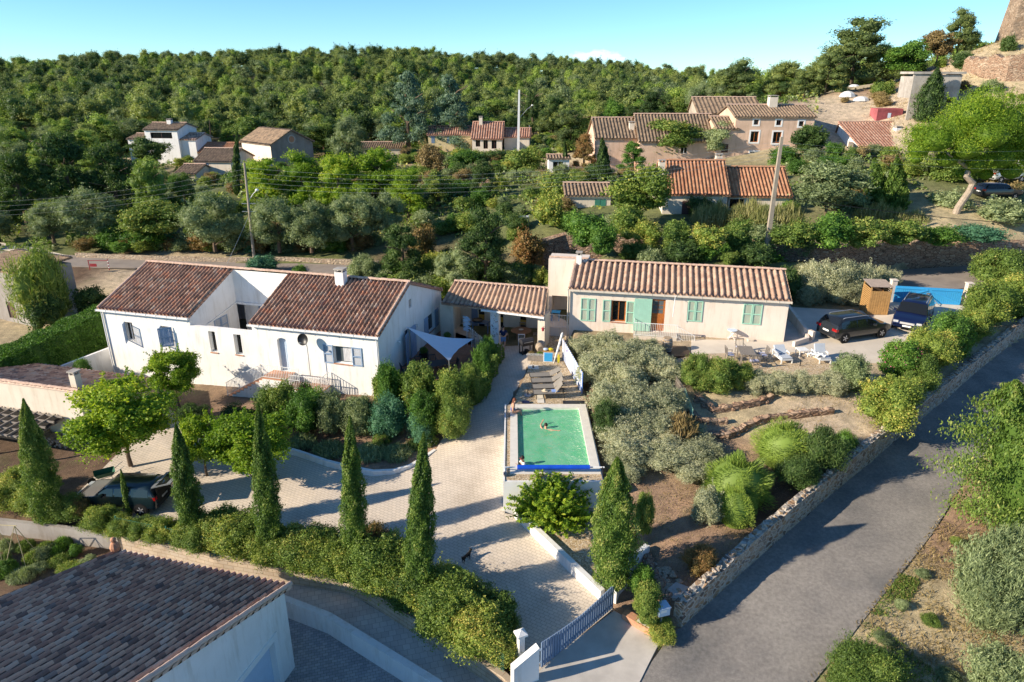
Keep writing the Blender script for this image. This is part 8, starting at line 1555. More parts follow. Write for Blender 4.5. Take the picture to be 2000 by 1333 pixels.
# ---- middle distance, each by its span in the picture: kind, x0, x1, top, base, ground z, leaf, label
MIDS = [
 ('feather', 48, 160, 482, 640, -1.3, 'leaf_yellow', 'feathery tamarisk tree beside the grey house at the left edge'), ('mid', 150, 215, 560, 625, -1.2, 'leaf_dark', 'dark bush behind the clipped hedge'), ('mid', 60, 140, 570, 650, -1.4, 'leaf_dark', 'dark undergrowth beneath the tamarisk'),
 ('mid', 475, 550, 500, 540, .1, 'leaf_bluegreen', 'bush at the foot of the tall lamp pole'), ('mid', 572, 600, 518, 545, .1, 'leaf_green', 'small bright bush behind the white courtyard wall'), ('silver', 680, 745, 500, 560, .1, 'leaf_olive', 'grey green olive bush behind the main chimney'),
 ('conif', 742, 840, 440, 570, .2, 'leaf_dark', 'dark spreading conifer behind the white house gable'), ('conif', 895, 1005, 408, 575, .4, 'leaf_dark', 'tall dark conifer behind the pavilion roof'), ('olive', 848, 935, 488, 580, .3, 'leaf_olive', 'pale silvery tree directly behind the pavilion'),
 ('mid', 800, 860, 440, 520, 1.0, 'leaf_rust', 'rust tinted bush between the two dark conifers'), ('mid', 1000, 1065, 445, 530, .8, 'leaf_rust', 'orange tinted bush left of the tall pink wall'), ('mid', 975, 1045, 512, 565, .4, 'leaf_mid', 'green bush behind the pavilion ridge'), ('mid', 1040, 1075, 522, 570, .4, 'leaf_yellow', 'yellow green bush touching the tall pink wall'), ('mid', 820, 860, 500, 560, .3, 'leaf_mid', 'green bush left of the pale silvery tree'),
 ('olive', 355, 490, 378, 500, .8, 'leaf_olive', 'big grey green olive tree left of the tall lamp pole'), ('olive', 495, 600, 385, 500, .9, 'leaf_olive', 'grey green olive tree right of the tall lamp pole'), ('olive', 560, 660, 392, 500, 1.0, 'leaf_olive', 'rounded grey olive tree, third from the lamp pole'), ('olive', 640, 740, 378, 495, 1.1, 'leaf_olive', 'broad olive tree in the middle of the lower row'), ('olive', 715, 800, 375, 480, 1.6, 'leaf_olive', 'olive tree left of the rocky slope'),
 ('tree', 255, 375, 395, 490, .8, 'leaf_mid', 'green broad tree in the garden beyond the street'), ('olive', 130, 250, 370, 480, .8, 'leaf_olive', 'greyish tree with thin stems left of the broad green tree'), ('olive', 65, 150, 395, 480, .6, 'leaf_olive', 'low grey tree at the far left garden'), ('mid', 240, 330, 440, 492, .6, 'leaf_green', 'bright green bush below the broad green tree'),
 ('pine', 265, 350, 308, 450, 1.5, 'leaf_pinelight', 'light green young pine in front of the dark conifers'), ('conif', 340, 400, 340, 440, 1.5, 'leaf_mid', 'brownish green tree below the pale villas'),
 ('conif', 0, 110, 300, 440, 1.0, 'leaf_dark', 'dark spreading conifer at the left edge'), ('conif', 80, 215, 262, 430, 1.2, 'leaf_dark', 'largest dark spreading conifer on the left'), ('conif', 180, 290, 280, 425, 1.4, 'leaf_dark', 'dark spreading conifer nearest the small white house'), ('conif', -60, 50, 300, 430, 1.0, 'leaf_dark', 'dark conifer cut by the left edge'), ('tree', 255, 335, 270, 335, 2.0, 'leaf_dark', 'dark round tree in front of the small white house'),
 ('pine', 480, 570, 310, 420, 1.9, 'leaf_lime', 'bright pine in front of the grey gabled house'), ('pine', 550, 650, 296, 420, 1.9, 'leaf_lime', 'bright pine right of the grey gabled house'), ('pine', 620, 715, 300, 425, 2.0, 'leaf_lime', 'tall bright pine in the central pine group'), ('pine', 690, 800, 290, 425, 2.0, 'leaf_lime', 'broadest bright pine of the central group'), ('pine', 760, 840, 330, 430, 2.4, 'leaf_lime', 'small bright pine right of the central group'),
 ('cedar', 748, 850, 142, 300, 4.2, 'leaf_cedar', 'left of the two tall blue green cedars'), ('cedar', 832, 932, 150, 300, 4.2, 'leaf_cedar', 'right of the two tall blue green cedars'), ('umbrella', 920, 1000, 195, 250, 5.0, 'leaf_pinelight', 'round stone pine behind the red roofed house'),
 ('mid', 815, 870, 278, 340, 4.0, 'leaf_dry', 'bare brownish bush left of the dark garden hedge'), ('mid', 870, 950, 293, 330, 4.4, 'leaf_green', 'dark green hedge bush in front of the red roofed house'), ('mid', 940, 1010, 293, 325, 4.4, 'leaf_dark', 'dark hedge bush below the white lamp pole'), ('mid', 985, 1070, 288, 345, 4.2, 'leaf_mid', 'big round bush right of the white lamp pole'), ('mid', 880, 920, 315, 355, 4.1, 'leaf_dark', 'dark bush on the rocky slope'), ('mid', 940, 985, 318, 350, 4.1, 'leaf_mid', 'green bush above the rocky slope'),
 ('mid', 1050, 1125, 335, 400, 4.0, 'leaf_mid', 'yellow green bush above the water tank'), ('mid', 1040, 1110, 375, 450, 3.8, 'leaf_yellow', 'bushy slope shrub beside the water tank'), ('tree', 1185, 1310, 325, 455, 4.2, 'leaf_yellow', 'tall light green poplar in front of the orange roofed house'), ('mid', 1180, 1260, 400, 470, 4.0, 'leaf_mid', 'green bush at the foot of the light green poplar'), ('mid', 1100, 1190, 415, 490, 4.0, 'leaf_green', 'dark green ivy like shrub left above the stone embankment'), ('mid', 1150, 1210, 440, 505, 3.8, 'leaf_green', 'ivy like shrub hanging over the embankment'), ('mid', 1230, 1300, 430, 480, 4.1, 'leaf_yellow', 'yellowish bush under the brown shutters'),
 ('mid', 1280, 1350, 430, 490, 4.1, 'leaf_mid', 'green bush left of the leaning concrete pole'), ('mid', 1340, 1420, 440, 500, 4.0, 'leaf_yellow', 'yellow green bush below the tall reeds'), ('mid', 1400, 1480, 430, 490, 4.1, 'leaf_mid', 'green bush directly left of the leaning pole foot'), ('mid', 1380, 1520, 465, 535, 1.7, 'leaf_green', 'large dark green shrub right behind the pink house roof'), ('mid', 1310, 1400, 485, 535, 1.6, 'leaf_mid', 'lower green shrub behind the pink house ridge'), ('mid', 1240, 1280, 480, 530, 1.5, 'leaf_yellow', 'small bush against the pale stone embankment'), ('mid', 1500, 1560, 520, 590, 1.3, 'leaf_dark', 'dark ivy bush at the right end of the pink house'),
 ('mid', 1500, 1590, 430, 490, 4.2, 'leaf_mid', 'green bush right of the leaning pole foot'), ('mid', 1570, 1660, 415, 490, 4.2, 'leaf_green', 'tall hedge bush left over the brown stone bank'), ('mid', 1640, 1730, 425, 490, 4.2, 'leaf_mid', 'hedge bush in the middle over the brown stone bank'), ('mid', 1710, 1800, 430, 488, 4.2, 'leaf_mid', 'hedge bush right over the brown stone bank'), ('mid', 1780, 1870, 440, 485, 4.2, 'leaf_green', 'low hedge bush near the cactus'), ('mid', 1860, 1960, 440, 480, 4.3, 'leaf_bluegreen', 'blue green prickly pear clump beyond the street'),
 ('tree', 1540, 1680, 320, 440, 5.0, 'leaf_olive', 'wide grey green tree right of the orange roofed house'), ('mid', 1600, 1700, 375, 430, 4.6, 'leaf_olive', 'olive coloured bush under the wide tree'), ('mid', 1780, 1890, 368, 430, 4.6, 'leaf_olive', 'grey bush left of the bent pine trunk'), ('tree', 1800, 1900, 300, 390, 5.5, 'leaf_mid', 'green tree behind the big umbrella pine trunk'), ('mid', 1900, 2010, 390, 450, 4.6, 'leaf_olive', 'scrubby bush below the cars at the right edge'), ('mid', 1900, 1990, 350, 395, 5.5, 'leaf_dry', 'dry scrub above the cars at the right edge'),
 ('tree', 1535, 1615, 245, 325, 7.0, 'leaf_dark', 'dark tree against the three storey house'), ('mid', 1500, 1560, 285, 330, 6.8, 'leaf_green', 'palm like bush below the tall windows'), ('tree', 1250, 1370, 235, 325, 6.0, 'leaf_mid', 'airy green tree in front of the long farmhouse'), ('tree', 1370, 1430, 240, 320, 6.5, 'leaf_olive', 'thin tree at the right end of the long farmhouse'), ('conif', 1205, 1265, 278, 345, 5.5, 'leaf_green', 'green conifer in front of the long farmhouse'), ('conif', 1115, 1165, 262, 335, 5.2, 'leaf_rust', 'red brown withered conifer left of the farmhouse'), ('conif', 1100, 1160, 215, 300, 5.4, 'leaf_mid', 'grey green tree left of the farmhouse gable'), ('mid', 1130, 1200, 320, 360, 5.0, 'leaf_dark', 'dark bush above the small annex roof'),
 ('pine', 1598, 1728, 35, 165, 16.0, 'leaf_pine', 'tall spreading pine on the hill crest'), ('pine', 1570, 1650, 90, 190, 14.5, 'leaf_pine', 'pine left of the tall spreading pine'), ('pine', 1680, 1735, 85, 160, 16.0, 'leaf_pine', 'smaller pine right under the tall spreading pine'), ('tree', 1718, 1805, 80, 165, 15.5, 'leaf_green', 'bright green round tree on the crest'), ('tree', 1795, 1860, 60, 130, 18.0, 'leaf_dry', 'bare brownish shrub tree near the ruined tower'), ('pine', 1838, 1900, 15, 105, 20.0, 'leaf_pine', 'pine standing alone on the crest near the tower'), ('mid', 1870, 1910, 60, 95, 20.0, 'leaf_dark', 'dark bush beside the lone crest pine'), ('mid', 1850, 1900, 103, 140, 17.5, 'leaf_dark', 'dark spreading shrub left of the stone ruins'), ('mid', 1945, 1985, 68, 105, 20.0, 'leaf_dark', 'bush at the foot of the ruined tower'), ('mid', 1908, 1950, 155, 190, 14.5, 'leaf_olive', 'lone round bush on the bare slope'), ('mid', 1695, 1745, 158, 192, 13.0, 'leaf_mid', 'round bush above the red container'), ('mid', 1600, 1650, 155, 180, 14.0, 'leaf_bluegreen', 'low shrub on the hillside garden'), ('mid', 1700, 1740, 185, 212, 11.5, 'leaf_dry', 'dry shrub behind the red container'),
 ('pine', 1400, 1480, 115, 205, 11.0, 'leaf_pine', 'broad pine above the old farm roof'), ('pine', 1485, 1560, 120, 200, 11.5, 'leaf_pine', 'pine between the old farm roof and the crest'), ('pine', 1540, 1600, 130, 195, 12.5, 'leaf_pine', 'pine at the left foot of the crest'), ('mid', 1480, 1540, 155, 195, 11.0, 'leaf_olive', 'grey bush behind the old roof ruin'),
 ('conif', 1050, 1110, 190, 270, 5.5, 'leaf_dark', 'dark conifer group right of the white lamp pole'), ('conif', 1020, 1060, 170, 265, 5.5, 'leaf_dark', 'dark slim conifer behind the white lamp pole'), ('pine', 1115, 1180, 175, 235, 6.0, 'leaf_pinelight', 'bright green pine above the farmhouse roof'), ('tree', 1170, 1225, 190, 240, 6.0, 'leaf_green', 'round green tree above the farmhouse chimney'), ('pine', 1225, 1320, 180, 235, 6.5, 'leaf_pinelight', 'wide bright pine behind the farmhouse ridge'), ('olive', 640, 720, 225, 330, 3.0, 'leaf_olive', 'pale olive tree right of the grey gabled house'), ('conif', 560, 720, 245, 300, 3.0, 'leaf_dark', 'dark trees behind the pale olive tree'),
]
for i, (k, a, b_, c_, d_, z, mt, lb) in enumerate(MIDS):
 if z > 9: z = gp_((a + b_) / 2, d_).z
 pspan(k, {'pine': 'pine_tree', 'conif': 'conifer_tree', 'cedar': 'cedar_tree', 'olive': 'olive_tree', 'tree': 'broadleaf_tree', 'umbrella': 'stone_pine'}.get(k, 'bush'), lb, 'tree' if k in ('pine', 'conif', 'cedar', 'olive', 'tree', 'umbrella') else 'bush', a, b_, c_, d_, z, mt, i, sink=.0)
# the big umbrella pine with its pale bent trunk
b = G(1865, 438, 4.6); t = thing('umbrella_pine', 'large umbrella pine with a pale bent bare trunk at the right', 'tree', tuple(b))
s_ = b.y / 70
def wp(px, py, dy=0): q = GD(px, py, b.y + dy); return (q.x - b.x, q.y - b.y, q.z - b.z)
MB().tube([wp(1858, 440), wp(1872, 405), wp(1893, 375), (wp(1900, 358)), wp(1888, 345), wp(1895, 320)], [.36, .32, .3, .3, .28, .2], 10).tube([wp(1895, 320), wp(1940, 290, 1)], [.18, .08], 6).tube([wp(1893, 330), wp(1850, 300, -1)], [.18, .08], 6).tube([wp(1895, 325), wp(1900, 270)], [.18, .06], 6).obj('trunk', 'bark_pale', t)
C = []; R = []; r = random.Random(6)
for a, b2, rr_, dy in [(1795, 290, 1.3, 0), (1830, 275, 1.7, -1), (1800, 262, 1.2, 1), (1870, 255, 1.9, 1), (1900, 225, 1.9, 0), (1925, 215, 1.9, 2), (1960, 235, 1.9, 0), (1990, 250, 1.8, 1), (1935, 265, 1.9, -1.5), (1890, 290, 1.6, -1.5), (1850, 310, 1.3, 0), (1905, 320, 1.4, 0), (1950, 310, 1.7, 0), (1985, 290, 1.8, 2), (1880, 340, .8, 1), (1975, 335, 1.2, 0), (2010, 270, 1.8, 0), (1790, 310, .8, 0), (2020, 310, 1.6, 1), (1925, 340, .9, 1)]:
 C.append(wp(a, b2, dy)); R.append((rr_ * 1.05, rr_, rr_ * .8))
me = blobcrown('crown', C, R, 42000, .16, .35, 9, .3, jit=.22, lo=-.25, sh=150, sl_=.25); me.materials[0] = MATS['leaf_lime']; o = bpy.data.objects.new('crown', me); COL.objects.link(o); o.parent = t
# columns of cypress in the middle distance
for i, (a, b_, tp, w, z, lb) in enumerate([(463, 380, (463, 258), 22, 1.8, 'slim dark cypress in front of the grey gabled house'), (310, 275, (308, 228), 10, 2.5, 'slim cypress in front of the small white house'), (640, 300, (640, 248), 13, 3.0, 'slim cypress between the olive tree and the cedars, left one'), (677, 298, (677, 245), 10, 3.0, 'slim cypress between the olive tree and the cedars, right one'), (1715, 420, (1708, 310), 62, 4.8, 'broad twin cypress left of the big umbrella pine'), (1750, 425, (1752, 305), 60, 4.8, 'broad cypress close to the big umbrella pine'), (1180, 360, (1176, 270), 40, 5.2, 'dark cypress beside the withered conifer'), (1105, 340, (1103, 275), 14, 4.8, 'thin cypress left of the withered conifer'), (215, 270, (212, 215), 16, 2.0, 'dark cypress left of the small white house'), (180, 270, (185, 210), 16, 2.0, 'dark cypress at the wood edge, leftmost'), (243, 265, (240, 218), 14, 2.2, 'dark cypress nearest the small white house')]):
 cypress('cypress_tree', lb, a, b_, z, tp, w, 'leaf_dark' if w < 50 else 'leaf_cypress', 20 + i, 2600 if w < 50 else 6000, .3 if w < 50 else .28)
# roadside shrubs beyond the street
r = random.Random(31)
for i in range(34):
 a = 165 + i * 17; mt = r.choice(['leaf_mid', 'leaf_green', 'leaf_olive', 'leaf_bluegreen', 'leaf_yellow', 'leaf_rust'] if i % 5 else ['leaf_rust']); p = G(a, 492 + r.uniform(-6, 3) + max(0, (a - 500) * .02), .6)
 plant('mid', 'roadside_shrub', 'garden shrub in the row behind the low kerb wall of the street', 'shrub', p.x, p.y + .8, r.uniform(1.1, 1.7), r.uniform(1.2, 2.3), mt, i, 'shrubs in the row beyond the street', z=.55)
# tall reeds
for i, (a, b_, h) in enumerate([(1375, 440, 2.4), (1400, 440, 2.8), (1440, 445, 2.6), (1465, 445, 3.2), (1485, 450, 2.8), (1515, 450, 2.8), (1540, 450, 3.0), (1690, 440, 2.2), (1715, 440, 2.6), (1750, 445, 2.2), (1785, 445, 2.0)]):
 p = G(a, b_, 4.4); plant('tuft', 'reed_clump', 'tall pale giant reed clump in front of the orange roofed house' if i < 7 else 'tall pale giant reed clump over the brown stone bank', 'reeds', p.x, p.y, 1.3, h, 'leaf_reed', i, 'reeds by the orange roofed house' if i < 7 else 'reeds over the stone bank', z=4.2)
# ---- filler scrub and trees in the valley, then the wood on the hill
def clear_of(x, y):
 for a, b_, rad in CLEAR:
  if (x - a) ** 2 + (y - b_) ** 2 < rad * rad: return False
 return True
CLEAR = []
for a, b_, z, rad in [(315, 275, 5.6, 11), (540, 325, 2, 11), (415, 335, 2, 9), (360, 345, 1.5, 6), (745, 300, 3.5, 7), (960, 297, 5, 10), (880, 290, 5, 6), (1300, 320, 6, 18), (1200, 320, 5.5, 8), (1520, 305, 7.5, 14), (1750, 305, 8, 10), (1410, 370, 4.5, 11), (1150, 400, 4.3, 5), (420, 290, 3, 8), (1090, 320, 5, 5), (1050, 270, 5, 5), (1340, 420, 4.5, 7), (1480, 420, 4.5, 6)]:
 q = G(a, b_, z); CLEAR.append((q.x, q.y + rad * .35, rad))
rs = np.random.RandomState(12); cnt = [0, 0]
ks = ['pine', 'tree', 'olive', 'conif', 'tree', 'pine']; ms = ['leaf_pinelight', 'leaf_mid', 'leaf_olive', 'leaf_dark', 'leaf_green', 'leaf_pine']
for i in range(2600):
 y = 72 + 95 * rs.rand() ** .8; x = rs.uniform(-.80, .52) * (y + 6)
 if not clear_of(x, y) or rs.rand() < .2: continue
 if x > 40 and y > 88: continue
 if y < 84 and x > -40 and x < 36: h = rs.uniform(1.0, 2.2); kk = 'mid'
 else: h = rs.uniform(2.2, 4.8) if y < 120 else rs.uniform(3.5, 7); kk = None
 # keep the sight lines to the houses open: lower plants in front of them
 for a, b_, rad in CLEAR:
  if y < b_ and abs(x - a * y / b_) < rad and b_ - y < 45: h = min(h, 1.7)
 j = rs.randint(6); z = gz1(x, y); sm = kk == 'mid' or h <= 1.8; cnt[sm] += 1
 if cnt[sm] > 290: continue
 if sm: plant('mid', 'scrub_bush', 'wild green bush on the valley floor between the gardens and the wood', 'bush', x, y, h * .75, h, rs.choice(['leaf_mid', 'leaf_olive', 'leaf_yellow', 'leaf_green', 'leaf_dry']), i, 'wild bushes on the valley floor', z=z)
 else: plant(ks[j], 'valley_tree', 'mid sized tree among the others between the houses and the wooded hill', 'tree', x, y, h * (.42 if ks[j] != 'olive' else .5), h, ms[j], i, 'trees of the valley floor', z=z, nv=4)
VALLEY = [(-90, 72), (44, 72), (50, 88), (42, 100), (60, 150), (-20, 175), (-120, 165), (-110, 80)]
def patchy(name, label, poly, n, size, mat, seed, h):
 rr = np.random.RandomState(seed); xs = [p[0] for p in poly]; ys = [p[1] for p in poly]; x = rr.uniform(min(xs), max(xs), n); y = rr.uniform(min(ys), max(ys), n); q = np.sin(x * .55 + 1.3 * np.sin(y * .31)) * np.cos(y * .48 + x * .2) + .5 * np.sin(x * 1.7 + y * 1.1); k = inside(poly, x, y) & (q > -.15)
 for a, b_, rad in CLEAR: k &= (x - a) ** 2 + (y - b_) ** 2 > (rad * .75) ** 2
 x, y, q = x[k], y[k], q[k]; z = np.concatenate([gz(x[i:i + 5000], y[i:i + 5000]) for i in range(0, len(x), 5000)]); hh = np.clip(q + .15, 0, 1) * h; P = np.column_stack([x, y, z + hh * (.35 + .65 * rr.rand(len(x)))])
 me = leafmesh(name, P, np.tile([0, 0, .8], (len(P), 1)), size, .55, seed, np.clip(.45 + rr.normal(0, .2, len(P)) + .15 * np.sin(x * .3), 0, 1), .1); me.materials[0] = MATS[mat]; o = bpy.data.objects.new(name, me); COL.objects.link(o); tag(o, label, 'undergrowth', kind='stuff')
patchy('undergrowth', 'green undergrowth and brambles filling the valley between trees', VALLEY, 130000, .42, 'leaf_mid', 3, 1.3)
patchy('undergrowth', 'olive green scrub mixed through the valley undergrowth', VALLEY, 70000, .4, 'leaf_olive', 8, 1.0)
rs = np.random.RandomState(7); FT = []
y = 150.0
while y < 470:
 st_ = 3.3 + (y - 150) * .007
 for x in np.arange(-1.05 * y - 10, 1.05 * y + 10, st_):
  xx_ = x + rs.uniform(-.8, .8) * st_; yy_ = y + rs.uniform(-.8, .8) * st_
  if not clear_of(xx_, yy_): continue
  if xx_ > .42 * yy_ - 8 and yy_ < 175: continue
  if yy_ < 185 and rs.rand() < .35: continue
  if -130 < xx_ < -95 and yy_ < 172: continue
  FT.append((xx_, yy_, rs.choice([rs.uniform(.4, .65), rs.uniform(.65, .95), rs.uniform(.95, 1.35)], p=[.35, .45, .2]), rs.randint(9), rs.rand() * 6.28))
 y += st_ * .9
FTa = np.array(FT); fz = np.concatenate([gz(FTa[i:i + 2000, 0], FTa[i:i + 2000, 1]) for i in range(0, len(FTa), 2000)])
vis = np.abs(FTa[:, 0]) < .80 * (FTa[:, 1] * .934 + 4)
order = np.argsort(np.where(vis, FTa[:, 1], 1e6)); ind = set(order[:300].tolist())
WM = ['leaf_pine', 'leaf_pine', 'leaf_pinelight', 'leaf_pine', 'leaf_mid', 'leaf_dark']; woods = []
for j in range(9): me, _ = variant('wood', j)
for i in ind:
 x, y_, s, j, rt = FT[i]; me = VAR[('wood', j)][0]
 o = bpy.data.objects.new('forest_pine', me); COL.objects.link(o); o.location = (x, y_, fz[i] - .3); o.rotation_euler.z = rt; o.scale = (s, s, s * (.8 if y_ < 200 else 1)); slot(o, WM[(i * 7) % 6]); tag(o, 'pine at the near edge of the wooded hill', 'tree', 'pines at the near edge of the wooded hill')
rest = [i for i in range(len(FT)) if i not in ind]
for j, mt in enumerate(['leaf_pine', 'leaf_pine', 'leaf_pinelight', 'leaf_pine', 'leaf_dark', 'leaf_pine', 'leaf_olive', 'leaf_pine', 'leaf_pinelight']):   # source shapes for the wood
 mm = VAR[('wood', j)][0].copy(); mm.materials[0] = MATS[mt]; i = rest[j]; o = bpy.data.objects.new('forest_pine', mm); COL.objects.link(o)
 i = rest.pop(0); o.location = (FT[i][0], FT[i][1], fz[i] - .3); tag(o, 'pine at the near edge of the wooded hill', 'tree', 'pines at the near edge of the wooded hill'); woods.append(o)
me = bpy.data.meshes.new('wooded_hill'); me.vertices.add(len(rest)); me.vertices.foreach_set('co', np.array([(FT[i][0], FT[i][1], fz[i] - .3) for i in rest], np.float32).ravel())
for nm, k in (('scl', 2), ('rt', 4)): a = me.attributes.new(nm, 'FLOAT', 'POINT'); a.data.foreach_set('value', np.array([FT[i][k] for i in rest], np.float32))
a = me.attributes.new('vi', 'INT', 'POINT'); a.data.foreach_set('value', np.array([FT[i][3] for i in rest], np.int32))
wo = bpy.data.objects.new('wooded_hill', me); COL.objects.link(wo); tag(wo, 'dense pine wood covering the whole hill behind the valley', 'forest', kind='stuff')
ng = bpy.data.node_groups.new('wood_points', 'GeometryNodeTree'); ng.is_modifier = True
ng.interface.new_socket('Geometry', in_out='INPUT', socket_type='NodeSocketGeometry'); ng.interface.new_socket('Geometry', in_out='OUTPUT', socket_type='NodeSocketGeometry')
gi = ng.nodes.new('NodeGroupInput'); gq = ng.nodes.new('NodeGroupOutput'); ip = ng.nodes.new('GeometryNodeInstanceOnPoints'); jg = ng.nodes.new('GeometryNodeJoinGeometry')
for o in woods[::-1]:
 oi = ng.nodes.new('GeometryNodeObjectInfo'); oi.inputs['Object'].default_value = o; oi.inputs['As Instance'].default_value = True; oi.transform_space = 'ORIGINAL'; ng.links.new(oi.outputs['Geometry'], jg.inputs[0])
def natt(nm, ty):
 q = ng.nodes.new('GeometryNodeInputNamedAttribute'); q.data_type = ty; q.inputs['Name'].default_value = nm; return q.outputs[0]
cx_ = ng.nodes.new('ShaderNodeCombineXYZ'); ng.links.new(natt('rt', 'FLOAT'), cx_.inputs[2])
mp_ = ng.nodes.new('GeometryNodeMeshToPoints'); ng.links.new(gi.outputs[0], mp_.inputs[0]); ng.links.new(mp_.outputs[0], ip.inputs['Points']); ng.links.new(jg.outputs[0], ip.inputs['Instance']); ip.inputs['Pick Instance'].default_value = True
ng.links.new(natt('vi', 'INT'), ip.inputs['Instance Index']); ng.links.new(cx_.outputs[0], ip.inputs['Rotation']); ng.links.new(natt('scl', 'FLOAT'), ip.inputs['Scale']); ng.links.new(ip.outputs[0], gq.inputs[0])
md = wo.modifiers.new('wood', 'NODES'); md.node_group = ng

r = random.Random(77)
for i in range(26):
 p = G(r.uniform(-20, 190), r.uniform(1062, 1130), -3.3)
 if p.x < -18.8: plant('tuft' if i % 3 else 'bush', 'vegetable_plant', 'low leafy plant in the vegetable plot by the bean poles', 'plant', p.x, p.y, r.uniform(.3, .6), r.uniform(.35, .7), r.choice(['leaf_green', 'leaf_mid', 'leaf_olive']), i, 'plants of the vegetable plot', z=-3.35)
hedge_box('patio_hedge', 'leafy climbing hedge wrapped round the patio of the white house', [tuple(G(742, 775, -1.0)[:2]), tuple(G(850, 800, -1.0)[:2]), tuple(G(925, 790, -.9)[:2]), tuple(G(955, 715, -.5)[:2]), tuple(G(962, 698, -.4)[:2])], 1.4, 1.5, 'leaf_mid', 24000, .13, 5, -1.0)

r = random.Random(91)
for i in range(90):
 a = r.uniform(735, 1075) if i % 2 else r.uniform(1080, 1560); b_ = r.choice([r.uniform(548, 572), r.uniform(440, 510)]) if i % 2 else r.uniform(545, 556) if i % 4 else r.uniform(430, 500)
 p = G(a, b_, .5 if b_ > 520 else 2.5)
 if a > 1070 and b_ < 520: p = G(a, b_, 4.2)
 h = r.uniform(1.0, 2.4); plant('mid', 'wild_shrub', 'wild green shrub filling the bank behind the pavilion and the pink house', 'shrub', p.x, p.y, h * .75, h, r.choice(['leaf_mid', 'leaf_green', 'leaf_yellow', 'leaf_dark', 'leaf_mid', 'leaf_olive']), i, 'wild shrubs on the bank behind the houses', z=gz1(p.x, p.y))

for i in range(46):
 a, b_ = r.uniform(1590, 2040), r.uniform(110, 290); p = gp_(a, b_)
 if p.y > 85 and clear_of(p.x, p.y): h = r.uniform(.5, 1.6); plant('mid', 'hillside_shrub', 'small dry shrub dotted over the bare hillside', 'shrub', p.x, p.y, h * .8, h, r.choice(['leaf_olive', 'leaf_dry', 'leaf_mid', 'leaf_yellow']), i, 'small shrubs of the bare hillside', z=gz1(p.x, p.y))
q_ = gp_(1808, 238); cypress('conifer_tree', 'dark leaning conifer in front of the concrete ruin', 1808, 238, q_.z, (1832, 132), 78, 'leaf_dark', 61, 7000, .3, loose=.3, cat='tree', sharp=.7)
for i, (a, b_, c_) in enumerate([(285, 268, 30), (318, 270, 24), (350, 268, 24), (262, 268, 20)]):
 q_ = G(a, b_, 5.0); plant('mid', 'garden_bush', ['dark', 'round', 'low', 'leafy'][i] + ' green bush hiding the foot of the small white house', 'bush', q_.x, q_.y - 4, 2.6, 4.2, ['leaf_dark', 'leaf_green', 'leaf_mid', 'leaf_dark'][i], i)
# ================================================================ plants in pots
for t, z, r_ in POTS:
 me, _ = variant('bush', 1); o = bpy.data.objects.new('plant', me); COL.objects.link(o); o.parent = t; o.location = (0, 0, z - .08); o.scale = (r_, r_ * .8, r_); slot(o, 'leaf_mid')
pl_ = bpy.data.objects['wooden_planter']
for k, mt in ((-.3, 'leaf_dry'), (.25, 'leaf_mid')):
 me, _ = variant('tuft', 1); o = bpy.data.objects.new('plant', me); COL.objects.link(o); o.parent = pl_; o.location = (k, 0, .36); o.scale = (.28, .2, .35); slot(o, mt)
